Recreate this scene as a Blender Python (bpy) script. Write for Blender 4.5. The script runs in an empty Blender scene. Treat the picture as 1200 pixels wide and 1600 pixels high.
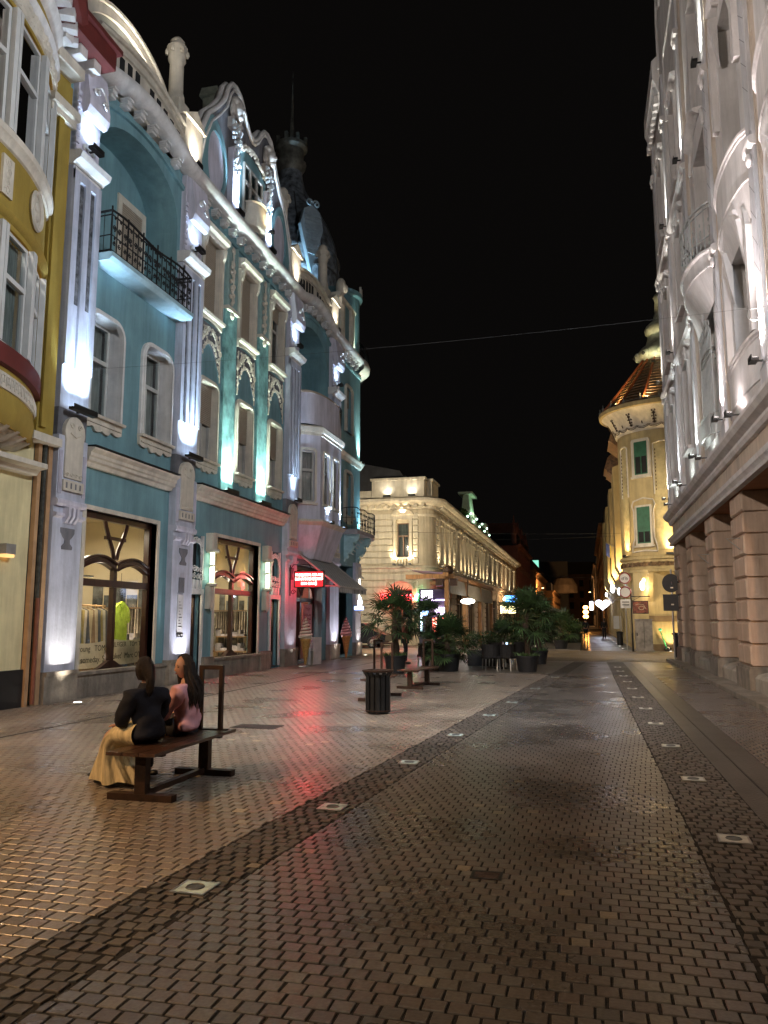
import bpy, bmesh, math, random
import numpy as np
from mathutils import Vector, Matrix
R = math.radians
PI = math.pi
rnd = random.Random(7)
S = bpy.context.scene
COL = S.collection

# ------------------------------------------------------------ camera, sky, exposure
cam = bpy.data.cameras.new("camera"); camo = bpy.data.objects.new("camera", cam); COL.objects.link(camo)
camo.location = (0, 0, 1.65)
camo.rotation_euler = (R(90 + 7.84), 0, R(14.348))
cam.sensor_fit = 'VERTICAL'; cam.sensor_height = 24.0; cam.lens = 24.0 * 1220 / 1600
cam.clip_start = 0.05; cam.clip_end = 2000
S.camera = camo
w = bpy.data.worlds.new("World"); S.world = w; w.use_nodes = True
nt = w.node_tree; bg = nt.nodes["Background"]
sky = nt.nodes.new("ShaderNodeTexSky"); sky.sky_type = 'NISHITA'; sky.sun_disc = False
sky.sun_elevation = R(-7); sky.sun_rotation = R(200)
mixw = nt.nodes.new("ShaderNodeMix"); mixw.data_type = 'RGBA'; mixw.blend_type = 'ADD'
mixw.inputs[0].default_value = 1.0
nt.links.new(sky.outputs[0], mixw.inputs[6]); mixw.inputs[7].default_value = (0.008, 0.007, 0.0065, 1)
nt.links.new(mixw.outputs[2], bg.inputs[0]); bg.inputs[1].default_value = 0.09
S.view_settings.view_transform = 'Standard'; S.view_settings.look = 'None'
S.view_settings.exposure = 2.0; S.view_settings.gamma = 1.0
S.cycles.use_denoising = True
S.cycles.max_bounces = 6; S.cycles.diffuse_bounces = 4; S.cycles.glossy_bounces = 3
S.cycles.transparent_max_bounces = 12; S.cycles.sample_clamp_indirect = 4.0
S.cycles.caustics_reflective = False; S.cycles.caustics_refractive = False

# ------------------------------------------------------------ materials
MATS = {}
STREAK = {'teal_stucco': .80, 'lavender_stucco': .70, 'lavender_light': .72, 'white_trim': .84, 'cream_trim': .82, 'white_building': .82, 'warm_white_building': .8, 'cream_render': .72, 'cream_light': .72, 'tower_stucco': .78, 'salmon_render': .75, 'ochre_stucco': .85, 'pale_yellow_wall': .8, 'stone_plinth': .6, 'tan_band': .75, 'marbled_render': .8, 'grey_panel': .6}
def nodes(m):
    m.use_nodes = True; t = m.node_tree; return t, t.nodes["Principled BSDF"]
def mat(name, col, rough=0.6, metal=0.0, var=0.12, scale=3.0, bump=0.0, bscale=40.0, detail=6, col2=None, spec=0.4, stretch=None, island=0.0):
    if name in MATS: return MATS[name]
    m = bpy.data.materials.new(name); t, p = nodes(m)
    tc = t.nodes.new("ShaderNodeTexCoord"); mp = t.nodes.new("ShaderNodeMapping")
    t.links.new(tc.outputs['Object'], mp.inputs[0])
    if stretch: mp.inputs[3].default_value = stretch
    n = t.nodes.new("ShaderNodeTexNoise"); n.inputs['Scale'].default_value = scale; n.inputs['Detail'].default_value = detail
    n.inputs['Roughness'].default_value = 0.62
    t.links.new(mp.outputs[0], n.inputs['Vector'])
    cr = t.nodes.new("ShaderNodeValToRGB")
    c2 = col2 or tuple(c * (1 - var * 2.2) for c in col)
    cr.color_ramp.elements[0].position = 0.32; cr.color_ramp.elements[1].position = 0.66
    cr.color_ramp.elements[0].color = (*c2, 1); cr.color_ramp.elements[1].color = (*[min(1, c * (1 + var * .4)) for c in col], 1)
    t.links.new(n.outputs['Fac'], cr.inputs[0])
    last = cr.outputs[0]
    if island:
        g = t.nodes.new("ShaderNodeNewGeometry"); mr = t.nodes.new("ShaderNodeMapRange")
        mr.inputs[3].default_value = 1 - island; mr.inputs[4].default_value = 1 + island
        t.links.new(g.outputs['Random Per Island'], mr.inputs[0])
        mx = t.nodes.new("ShaderNodeMix"); mx.data_type = 'RGBA'; mx.blend_type = 'MULTIPLY'; mx.inputs[0].default_value = 1
        t.links.new(last, mx.inputs[6]); t.links.new(mr.outputs[0], mx.inputs[7]); last = mx.outputs[2]
    if name in STREAK:
        mp2 = t.nodes.new("ShaderNodeMapping"); mp2.inputs[3].default_value = (2.2, 2.2, .22); t.links.new(tc.outputs['Object'], mp2.inputs[0])
        n4 = t.nodes.new("ShaderNodeTexNoise"); n4.inputs['Scale'].default_value = 1.3; n4.inputs['Detail'].default_value = 9; n4.inputs['Roughness'].default_value = .7; t.links.new(mp2.outputs[0], n4.inputs['Vector'])
        m4 = t.nodes.new("ShaderNodeMapRange"); m4.inputs[1].default_value = .38; m4.inputs[2].default_value = .62; m4.inputs[3].default_value = STREAK[name]; m4.inputs[4].default_value = 1.05; t.links.new(n4.outputs[0], m4.inputs[0])
        x4 = t.nodes.new("ShaderNodeMix"); x4.data_type = 'RGBA'; x4.blend_type = 'MULTIPLY'; x4.inputs[0].default_value = 1; t.links.new(last, x4.inputs[6]); t.links.new(m4.outputs[0], x4.inputs[7]); last = x4.outputs[2]
    t.links.new(last, p.inputs['Base Color'])
    p.inputs['Roughness'].default_value = rough; p.inputs['Metallic'].default_value = metal
    p.inputs['Specular IOR Level'].default_value = spec
    if bump:
        n2 = t.nodes.new("ShaderNodeTexNoise"); n2.inputs['Scale'].default_value = bscale; n2.inputs['Detail'].default_value = 5
        t.links.new(mp.outputs[0], n2.inputs['Vector'])
        b = t.nodes.new("ShaderNodeBump"); b.inputs['Strength'].default_value = bump; b.inputs['Distance'].default_value = 0.02
        t.links.new(n2.outputs['Fac'], b.inputs['Height']); t.links.new(b.outputs[0], p.inputs['Normal'])
    MATS[name] = m; return m
def glow(name, col, s):
    if name in MATS: return MATS[name]
    m = bpy.data.materials.new(name); t, p = nodes(m)
    p.inputs['Base Color'].default_value = (*[c * .5 for c in col], 1)
    p.inputs['Emission Color'].default_value = (*col, 1); p.inputs['Emission Strength'].default_value = s
    MATS[name] = m; return m
def cloth_translucent(name, col, k=.5):
    m = mat(name, col, .9, var=.15, scale=8); t = m.node_tree; p = t.nodes["Principled BSDF"]; o = t.nodes["Material Output"]
    tr = t.nodes.new("ShaderNodeBsdfTranslucent"); tr.inputs[0].default_value = (*col, 1); mx = t.nodes.new("ShaderNodeMixShader"); mx.inputs[0].default_value = k
    t.links.new(p.outputs[0], mx.inputs[1]); t.links.new(tr.outputs[0], mx.inputs[2]); t.links.new(mx.outputs[0], o.inputs[0]); return m
def glassm(name, tint=(.9, .95, .95), k=0.82):
    m = bpy.data.materials.new(name); m.use_nodes = True; t = m.node_tree
    for n in list(t.nodes): t.nodes.remove(n)
    o = t.nodes.new("ShaderNodeOutputMaterial"); tr = t.nodes.new("ShaderNodeBsdfTransparent"); gl = t.nodes.new("ShaderNodeBsdfGlossy")
    tr.inputs[0].default_value = (*tint, 1); gl.inputs['Roughness'].default_value = 0.03
    mx = t.nodes.new("ShaderNodeMixShader"); fr = t.nodes.new("ShaderNodeFresnel"); fr.inputs[0].default_value = 1.5
    ad = t.nodes.new("ShaderNodeMath"); ad.operation = 'MULTIPLY_ADD'; ad.inputs[1].default_value = 1.0; ad.inputs[2].default_value = (1 - k) * .35
    t.links.new(fr.outputs[0], ad.inputs[0]); t.links.new(ad.outputs[0], mx.inputs[0])
    t.links.new(tr.outputs[0], mx.inputs[1]); t.links.new(gl.outputs[0], mx.inputs[2]); t.links.new(mx.outputs[0], o.inputs[0])
    MATS[name] = m; return m

TEAL = mat("teal_stucco", (.185, .345, .385), .75, var=.10, scale=.9, bump=.25, bscale=30)
TEALROUGH = mat("teal_rough", (.25, .52, .52), .7, var=.30, scale=2.2, bump=1.0, bscale=5, stretch=(1, 1, .8))
LAV = mat("lavender_stucco", (.56, .58, .68), .7, var=.10, scale=1.6, bump=.35, bscale=14, col2=(.44, .46, .54))
LAVL = mat("lavender_light", (.66, .64, .74), .7, var=.06, scale=2, bump=.15)
WHITE = mat("white_trim", (.70, .68, .66), .65, var=.08, scale=3, bump=.1)
CREAMT = mat("cream_trim", (.66, .60, .50), .65, var=.08, scale=3, bump=.1)
GREYP = mat("grey_panel", (.20, .20, .22), .8, var=.1, scale=4, bump=.3)
PEDS = mat("stone_plinth", (.30, .26, .21), .6, var=.2, scale=2.5, bump=.4, bscale=18)
DARKM = mat("dark_metal", (.03, .03, .03), .42, .6, var=.2)
IRON = mat("wrought_iron", (.008, .008, .009), .7, .0)
ROOFD = mat("roof_dark", (.035, .035, .04), .6, var=.2, scale=2, bump=.3, bscale=8)
MAHOG = mat("mahogany", (.045, .014, .009), .3, var=.3, scale=3, stretch=(3, 3, .6), spec=.6)
GLASS = glassm("window_glass", (.75, .82, .82), .7)
GLASSC = glassm("shop_glass", (.95, .97, .96), .9)
CURT = mat("curtain_cloth", (.34, .34, .31), .9, var=.25, scale=5, stretch=(4, 4, .3))
DARKIN = mat("dark_interior", (.02, .02, .02), .9)
BLIND = mat("blind_slats", (.36, .30, .23), .6, var=.05, scale=8)
WINW = mat("window_wood", (.42, .40, .36), .5, var=.1)
OCHRE = mat("ochre_stucco", (.36, .25, .045), .75, var=.08, scale=1.2, bump=.25)
YELC = mat("pale_yellow_wall", (.72, .63, .36), .75, var=.08, scale=1.2, bump=.2)
REDB = mat("oxblood_paint", (.13, .022, .018), .6, var=.12)
CREAMW = mat("cream_render", (.58, .50, .36), .75, var=.10, scale=1.1, bump=.3, bscale=20)
CREAMW2 = mat("cream_light", (.66, .59, .46), .7, var=.08, scale=2)
YELT = mat("tower_stucco", (.54, .42, .21), .75, var=.08, scale=1.2, bump=.3, bscale=14)
YELR = mat("tower_rough", (.56, .46, .24), .7, var=.15, scale=2.5, bump=1.0, bscale=6)
TILE = mat("glazed_roof_tile", (.19, .10, .045), .35, var=.3, scale=6, bump=.3, bscale=20)
GREENP = mat("green_paint", (.03, .13, .07), .5, var=.15)
WHB = mat("white_building", (.66, .63, .62), .75, var=.08, scale=1.2, bump=.35, bscale=16, col2=(.56, .53, .52))
WHB2 = mat("warm_white_building", (.55, .47, .40), .7, var=.08, scale=1.4, bump=.2)
SALM = mat("salmon_render", (.58, .42, .31), .75, var=.07, scale=1.5, bump=.25)
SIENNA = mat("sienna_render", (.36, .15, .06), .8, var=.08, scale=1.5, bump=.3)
TANB = mat("tan_band", (.56, .46, .37), .75, var=.07, scale=1.5, bump=.2)
PINKB = mat("pink_render", (.30, .13, .10), .8, var=.15, scale=.6)
FARB = mat("far_render", (.30, .17, .08), .8, var=.2, scale=.4)
FARD = mat("far_dark", (.09, .07, .055), .8, var=.2, scale=.4)
STEEL = mat("brushed_steel", (.55, .55, .52), .35, .9, var=.1)
PANELG = mat("light_panel_glass", (.60, .62, .58), .3, 0.0, var=.15, scale=12)
BENCHW = mat("bench_wood", (.085, .04, .022), .32, var=.3, scale=4, stretch=(6, .5, 6), bump=.3, bscale=30, spec=.6)
RUST = mat("bench_steel", (.05, .025, .015), .5, .3, var=.3, scale=9)
FOL = mat("palm_leaf", (.045, .085, .028), .5, var=.3, scale=3, island=.45)
FOL2 = mat("shrub_leaf", (.06, .12, .03), .5, var=.3, scale=3, island=.5)
BARK = mat("palm_bark", (.06, .04, .025), .9, var=.3, scale=12, bump=1, bscale=30)
POT = mat("black_pot", (.018, .018, .019), .55, var=.2)
WICKER = mat("black_wicker", (.018, .016, .015), .7, var=.3, scale=30, bump=.8, bscale=60)
TIMBER = mat("timber_post", (.30, .15, .055), .6, var=.25, scale=3, stretch=(5, 5, .6))
FABG = mat("grey_fabric", (.26, .25, .23), .85, var=.1)
SKIN = mat("skin", (.46, .25, .17), .5, var=.05)
HAIRD = mat("hair_dark", (.022, .011, .007), .45, var=.4, scale=14, stretch=(6, 6, .8), bump=.8, bscale=60)
NAVY = mat("navy_jacket", (.012, .014, .026), .85, var=.3, scale=6, bump=.5, bscale=9)
PINKC = mat("pink_shirt", (.72, .40, .48), .8, var=.12, scale=5, bump=.7, bscale=7)
SKIRT = mat("cream_skirt", (.72, .60, .36), .8, var=.22, scale=3.5, stretch=(3, 3, .6), bump=.9, bscale=10)

# ------------------------------------------------------------ mesh builder
def ident(u, w_, z): return (u, w_, z)
def frame(ox, oy, ux, uy, wx, wy):
    return lambda u, w_, z: (ox + u * ux + w_ * wx, oy + u * uy + w_ * wy, z)
class MB:
    def __init__(s, fr=ident): s.v = []; s.f = []; s.fr = fr
    def add(s, pts, faces):
        b = len(s.v); s.v += [s.fr(*p) for p in pts]; s.f += [[b + i for i in f] for f in faces]; return s
    def quad(s, a, b, c, d): return s.add([a, b, c, d], [[0, 1, 2, 3]])
    def box(s, u0, u1, w0, w1, z0, z1, taper=0):
        t = taper
        p = [(u0, w0, z0), (u1, w0, z0), (u1, w1, z0), (u0, w1, z0), (u0 + t, w0 + t, z1), (u1 - t, w0 + t, z1), (u1 - t, w1 - t, z1), (u0 + t, w1 - t, z1)]
        return s.add(p, [[0, 3, 2, 1], [4, 5, 6, 7], [0, 1, 5, 4], [1, 2, 6, 5], [2, 3, 7, 6], [3, 0, 4, 7]])
    def bbox(s, u0, u1, w0, w1, z0, z1, b=.01):   # bevelled in u and z on the outer face
        s.box(u0, u1, w0, w1 - b, z0, z1)
        p = [(u0, w1 - b, z0), (u1, w1 - b, z0), (u1, w1 - b, z1), (u0, w1 - b, z1), (u0 + b, w1, z0 + b), (u1 - b, w1, z0 + b), (u1 - b, w1, z1 - b), (u0 + b, w1, z1 - b)]
        return s.add(p, [[4, 5, 6, 7], [0, 1, 5, 4], [1, 2, 6, 5], [2, 3, 7, 6], [3, 0, 4, 7]])
    def prism(s, out, w0, w1, cap=True):
        n = len(out)
        p = [(u, w0, z) for u, z in out] + [(u, w1, z) for u, z in out]
        f = [[i, (i + 1) % n, n + (i + 1) % n, n + i] for i in range(n)]
        if cap: f += [list(range(n)), list(range(2 * n - 1, n - 1, -1))]
        return s.add(p, f)
    def ring(s, out, inn, w0, w1):     # frame between two outlines of equal count
        n = len(out)
        p = [(u, w1, z) for u, z in out] + [(u, w1, z) for u, z in inn] + [(u, w0, z) for u, z in out] + [(u, w0, z) for u, z in inn]
        f = []
        for i in range(n):
            j = (i + 1) % n
            f += [[i, j, n + j, n + i], [2 * n + i, 2 * n + j, j, i], [n + i, n + j, 3 * n + j, 3 * n + i]]
        return s.add(p, f)
    def extr(s, prof, u0, u1):         # closed (w,z) profile along u
        n = len(prof)
        p = [(u0, a, z) for a, z in prof] + [(u1, a, z) for a, z in prof]
        f = [[i, (i + 1) % n, n + (i + 1) % n, n + i] for i in range(n)] + [list(range(n)), list(range(2 * n - 1, n - 1, -1))]
        return s.add(p, f)
    def sweep(s, prof, path):          # profile (w,dz) placed at each (u, w, z) of the path
        n = len(prof); p = []; f = []
        for (u, a, z) in path: p += [(u, a + q, z + dz) for q, dz in prof]
        m = len(path)
        for k in range(m - 1):
            for i in range(n):
                j = (i + 1) % n; f.append([k * n + i, k * n + j, (k + 1) * n + j, (k + 1) * n + i])
        f += [list(range(n)), list(range(m * n - 1, (m - 1) * n - 1, -1))]
        return s.add(p, f)
    def tube(s, pts, r, seg=6, close=False, sx=1.0):
        P = [Vector(p) for p in pts]; n = len(P)
        rr = r if isinstance(r, (list, tuple)) else [r] * n
        ref = None; V = []; F = []
        for i in range(n):
            if close: d = P[(i + 1) % n] - P[i - 1]
            else: d = P[min(i + 1, n - 1)] - P[max(i - 1, 0)]
            if d.length < 1e-9: d = Vector((0, 0, 1))
            d.normalize()
            if ref is None: ref = Vector((0, 0, 1)) if abs(d.z) < .9 else Vector((1, 0, 0))
            a = ref - d * ref.dot(d)
            if a.length < 1e-6: a = Vector((1, 0, 0)) - d * d.x
            a.normalize(); b = d.cross(a); ref = a
            for k in range(seg):
                t = 2 * PI * k / seg; V.append(tuple(P[i] + (a * math.cos(t) * sx + b * math.sin(t)) * rr[i]))
        m = n if close else n - 1
        for i in range(m):
            for k in range(seg):
                k2 = (k + 1) % seg; i2 = (i + 1) % n
                F.append([i * seg + k, i * seg + k2, i2 * seg + k2, i2 * seg + k])
        if not close: F += [list(range(seg))[::-1], [(n - 1) * seg + k for k in range(seg)]]
        return s.add(V, F)
    def lathe(s, prof, cu=0, cw=0, seg=16, a0=0, a1=2 * PI, sw=1.0, lobes=0, la=0):
        full = abs(a1 - a0 - 2 * PI) < 1e-6; n = seg if full else seg + 1; V = []; F = []
        for r, z in prof:
            for k in range(n):
                t = a0 + (a1 - a0) * k / seg; q = r * (1 + la * math.cos(lobes * t))
                V.append((cu + q * math.cos(t), cw + q * math.sin(t) * sw, z))
        for i in range(len(prof) - 1):
            for k in range(seg):
                k2 = (k + 1) % n
                F.append([i * n + k, i * n + k2, (i + 1) * n + k2, (i + 1) * n + k])
        return s.add(V, F)
    def ball(s, c, rx, ry=None, rz=None, seg=10):
        ry = ry or rx; rz = rz or rx; V = []; F = []; m = max(4, seg // 2 + 1)
        for i in range(m + 1):
            ph = -PI / 2 + PI * i / m
            for k in range(seg):
                t = 2 * PI * k / seg; V.append((c[0] + rx * math.cos(ph) * math.cos(t), c[1] + ry * math.cos(ph) * math.sin(t), c[2] + rz * math.sin(ph)))
        for i in range(m):
            for k in range(seg):
                k2 = (k + 1) % seg; F.append([i * seg + k, i * seg + k2, (i + 1) * seg + k2, (i + 1) * seg + k])
        return s.add(V, F)
    def clusters(s):
        n = len(s.v); p = list(range(n))
        def fd(a):
            while p[a] != a: p[a] = p[p[a]]; a = p[a]
            return a
        for f in s.f:
            a = fd(f[0])
            for i in f[1:]: p[fd(i)] = a
        isl = {}
        for f in s.f: isl.setdefault(fd(f[0]), []).append(f)
        K_ = list(isl.values())
        if not 2 <= len(K_) <= 300: return None
        bb = []
        for fs in K_:
            P_ = [s.v[i] for f in fs for i in f]; bb.append([min(q[k] for q in P_) - .034 for k in range(3)] + [max(q[k] for q in P_) + .034 for k in range(3)])
        g = list(range(len(K_)))
        def fg(a):
            while g[a] != a: a = g[a]
            return a
        for i in range(len(K_)):
            for j in range(i):
                if all(bb[i][k] <= bb[j][k + 3] and bb[j][k] <= bb[i][k + 3] for k in range(3)): g[fg(i)] = fg(j)
        out = {}
        for i, fs in enumerate(K_): out.setdefault(fg(i), []).extend(fs)
        return list(out.values()) if 2 <= len(out) <= 16 else None
    def build(s, name, m, parent=None, smooth=0):
        if parent and name not in NOSPLIT:
            cl = s.clusters()
            if cl:
                cl.sort(key=len, reverse=True); first = None
                for fs in cl:
                    b = MB(); ids = sorted({i for f in fs for i in f}); mp = {a: k for k, a in enumerate(ids)}
                    b.v = [s.v[i] for i in ids]; b.f = [[mp[i] for i in f] for f in fs]; o = b._build(name, m, parent, smooth); first = first or o
                return first
        return s._build(name, m, parent, smooth)
    def _build(s, name, m, parent=None, smooth=0):
        o3 = ORG.get(parent.name, (0, 0, 0)) if parent else (0, 0, 0)
        me = bpy.data.meshes.new(name)
        me.from_pydata([(a - o3[0], b - o3[1], c - o3[2]) for a, b, c in s.v], [], s.f)
        if s.fr is not ident or True:
            bm = bmesh.new(); bm.from_mesh(me); bmesh.ops.recalc_face_normals(bm, faces=bm.faces); bm.to_mesh(me); bm.free()
        me.materials.append(m)
        if smooth:
            me.polygons.foreach_set("use_smooth", [True] * len(me.polygons)); me.set_sharp_from_angle(angle=R(smooth))
        o = bpy.data.objects.new(name, me); COL.objects.link(o)
        if parent: o.parent = parent; ORG[o.name] = o3
        return o
ORG = {}
NOSPLIT = {'eyes_and_brows', 'print', 'price_lines', 'plate_text', 'wall', 'stocks', 'stripe', 'window_frame', 'window', 'bay_pier', 'ripple', 'body', 'hair', 'foliage', 'fronds', 'bicycle_mark', 'picture_mark', 'eye_mark', 'slanted_joints', 'bushes', 'case_marks', 'frieze_leaves', 'garland', 'flutes', 'stucco_scrolls', 'leaf_drop', 'ornament', 'plaster_scrolls', 'band_return'}
def thing(name, label, cat, loc=(0, 0, 0), rz=0, group=None, local=False):
    o = bpy.data.objects.new(name, None); COL.objects.link(o); o.empty_display_size = .2
    o.location = loc; o.rotation_euler = (0, 0, rz); o["label"] = label; o["category"] = cat
    if group: o["group"] = group
    ORG[o.name] = (0, 0, 0) if local else tuple(loc)
    return o
def tag(o, label, cat, group=None, kind=None):
    if label: o["label"] = label
    if cat: o["category"] = cat
    if group: o["group"] = group
    if kind: o["kind"] = kind
    return o
def struct(o): o["kind"] = "structure"; return o
def copy_tree(o, loc, rz=None, label=None, group=None, scale=None):
    def cp(a, parent):
        c = a.copy(); COL.objects.link(c)
        if parent: c.parent = parent
        for ch in a.children: cp(ch, c)
        return c
    c = cp(o, None); c.location = loc
    if rz is not None: c.rotation_euler = (0, 0, rz)
    if scale: c.scale = (scale,) * 3
    if label: c["label"] = label
    if group: c["group"] = group
    return c
def textobj(s, size, m, parent, origin, xa, ya, ext=.004, align='CENTER', name="lettering", sx=1.0):
    c = bpy.data.curves.new(name, 'FONT'); c.body = s; c.size = size; c.extrude = ext; c.align_x = align; c.align_y = 'CENTER'; c.resolution_u = 3
    tmp = bpy.data.objects.new("tmp_text", c); COL.objects.link(tmp); dg = bpy.context.evaluated_depsgraph_get()
    me = bpy.data.meshes.new_from_object(tmp.evaluated_get(dg)); bpy.data.objects.remove(tmp); bpy.data.curves.remove(c)
    X = Vector(xa).normalized(); Y = Vector(ya).normalized(); Z = X.cross(Y)
    o3 = ORG.get(parent.name, (0, 0, 0)) if parent else (0, 0, 0)
    for v in me.vertices:
        p = X * (v.co.x * sx) + Y * v.co.y + Z * v.co.z; v.co = (origin[0] - o3[0] + p.x, origin[1] - o3[1] + p.y, origin[2] - o3[2] + p.z)
    me.materials.clear(); me.materials.append(m); me.name = name
    o = bpy.data.objects.new(name, me); COL.objects.link(o)
    if parent: o.parent = parent; ORG[o.name] = o3
    return o
def lamp(kind, loc, power, col, parent=None, direction=None, size=.05, angle=60, blend=1.0, name="lamp_light"):
    l = bpy.data.lights.new(name, kind); l.energy = power; l.color = col
    if kind == 'SPOT': l.spot_size = R(angle); l.spot_blend = blend; l.shadow_soft_size = size
    elif kind == 'POINT': l.shadow_soft_size = size
    elif kind == 'AREA': l.size = size
    o = bpy.data.objects.new(name, l); COL.objects.link(o)
    o3 = ORG.get(parent.name, (0, 0, 0)) if parent else (0, 0, 0)
    if parent: o.parent = parent
    o.location = (loc[0] - o3[0], loc[1] - o3[1], loc[2] - o3[2])
    if direction is not None: o.rotation_euler = Vector(direction).to_track_quat('-Z', 'Y').to_euler()
    return o

# ---- facade helpers
def wall_grid(mb, u0, u1, z0, z1, holes, depth=.25, w0=0.0):
    us = sorted({u0, u1, *[h[0] for h in holes], *[h[1] for h in holes]}); zs = sorted({z0, z1, *[h[2] for h in holes], *[h[3] for h in holes]})
    us = [x for x in us if u0 <= x <= u1]; zs = [x for x in zs if z0 <= x <= z1]
    for i in range(len(us) - 1):
        for j in range(len(zs) - 1):
            cu = (us[i] + us[i + 1]) / 2; cz = (zs[j] + zs[j + 1]) / 2
            if any(h[0] < cu < h[1] and h[2] < cz < h[3] for h in holes): continue
            mb.quad((us[i], w0, zs[j]), (us[i + 1], w0, zs[j]), (us[i + 1], w0, zs[j + 1]), (us[i], w0, zs[j + 1]))
    for h in holes:
        a, b, c, d = h[:4]; dd = h[4] if len(h) > 4 else depth
        mb.quad((a, w0, c), (a, w0 - dd, c), (a, w0 - dd, d), (a, w0, d)); mb.quad((b, w0, c), (b, w0 - dd, c), (b, w0 - dd, d), (b, w0, d))
        mb.quad((a, w0, d), (b, w0, d), (b, w0 - dd, d), (a, w0 - dd, d)); mb.quad((a, w0, c), (b, w0, c), (b, w0 - dd, c), (a, w0 - dd, c))
def arch_pts(u0, u1, zs, rise, n=16, p=2.0):
    cu = (u0 + u1) / 2; a = (u1 - u0) / 2
    return [(cu - a * math.cos(PI * i / n), zs + rise * (abs(math.sin(PI * i / n)) ** (2 / p))) for i in range(n + 1)]
def arch_panel(mb, u0, u1, z1, arch, w0=0, depth=.5):
    """wall above an arch line up to z1, with its soffit; arch goes from (a0,z) to (a1,z)"""
    for (a, b), (c, d) in zip(arch[:-1], arch[1:]):
        mb.quad((a, w0, b), (c, w0, d), (c, w0, z1), (a, w0, z1)); mb.quad((a, w0, b), (c, w0, d), (c, w0 - depth, d), (a, w0 - depth, b))
    if arch[0][0] > u0: mb.quad((u0, w0, arch[0][1]), (arch[0][0], w0, arch[0][1]), (arch[0][0], w0, z1), (u0, w0, z1))
    if arch[-1][0] < u1: mb.quad((arch[-1][0], w0, arch[-1][1]), (u1, w0, arch[-1][1]), (u1, w0, z1), (arch[-1][0], w0, z1))
def rrect(u0, u1, z0, z1, r, n=5, bottom=False):
    pts = []
    def arc(cu, cz, a0):
        for i in range(n + 1):
            a = a0 + PI / 2 * i / n; pts.append((cu + r * math.cos(a), cz + r * math.sin(a)))
    arc(u1 - r, z1 - r, 0); arc(u0 + r, z1 - r, PI / 2)
    if bottom: arc(u0 + r, z0 + r, PI); arc(u1 - r, z0 + r, 1.5 * PI)
    else: pts.extend([(u0, z0)] * (n + 1)); pts.extend([(u1, z0)] * (n + 1))
    return pts
def scroll(u, z, r, turns=1.4, d=1, a0=0, w_=.03, n=22):
    return [(u + d * (r * (1 - .8 * i / n)) * math.cos(a0 + 2 * PI * turns * i / n), w_, z + (r * (1 - .8 * i / n)) * math.sin(a0 + 2 * PI * turns * i / n)) for i in range(n + 1)]
def window(fr, P, u0, u1, z0, z1, w_=-.22, shut=0.0, bars=1, wm=WINW, transom=.62, curtain=True, cm=None, name="window", slat=True, gm=None):
    """casement with frame, mullions, pane, curtain; shut = share of height behind a blind"""
    f = MB(fr); t = .07
    f.box(u0, u0 + t, w_ - .04, w_ + .04, z0, z1).box(u1 - t, u1, w_ - .04, w_ + .04, z0, z1)
    f.box(u0 + t, u1 - t, w_ - .04, w_ + .04, z0, z0 + t).box(u0 + t, u1 - t, w_ - .04, w_ + .04, z1 - t, z1)
    zt = z0 + (z1 - z0) * transom
    if transom: f.box(u0 + t, u1 - t, w_ - .03, w_ + .055, zt - .05, zt + .05)
    for k in range(bars):
        c = u0 + (u1 - u0) * (k + 1) / (bars + 1)
        f.box(c - .045, c + .045, w_ - .03, w_ + .048, z0 + t, (zt - .05) if transom else z1 - t)
    if bars > 1 and transom:
        for k in range(bars):
            c = u0 + (u1 - u0) * (k + 1) / (bars + 1); f.box(c - .045, c + .045, w_ - .03, w_ + .048, zt + .05, z1 - t)
    fo = f.build(name, wm, P)
    MB(fr).quad((u0 + .02, w_, z0 + .02), (u1 - .02, w_, z0 + .02), (u1 - .02, w_, z1 - .02), (u0 + .02, w_, z1 - .02)).build("pane", gm or GLASS, fo)
    if curtain:
        c = MB(fr); n = 26
        for i in range(n):
            a = u0 + (u1 - u0) * i / n; b = u0 + (u1 - u0) * (i + 1) / n
            wa = w_ - .14 + .025 * math.sin(i * 1.9); wb = w_ - .14 + .025 * math.sin((i + 1) * 1.9)
            c.quad((a, wa, z0), (b, wb, z0), (b, wb, z1), (a, wa, z1))
        c.build("curtain", cm or CURT, fo)
    else:
        MB(fr).quad((u0, w_ - .2, z0), (u1, w_ - .2, z0), (u1, w_ - .2, z1), (u0, w_ - .2, z1)).build("dark_room", DARKIN, fo)
    if shut > 0:
        b = MB(fr); zb = z1 - (z1 - z0) * shut; n = max(3, int((z1 - zb) / .055))
        for i in range(n):
            a = zb + (z1 - zb) * i / n; h = (z1 - zb) / n
            b.extr([(w_ + .06, a), (w_ + .085, a + h * .3), (w_ + .085, a + h * .75), (w_ + .06, a + h)], u0 + .02, u1 - .02)
        b.build("rolling_shutter", BLIND, fo)
    return fo
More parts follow.
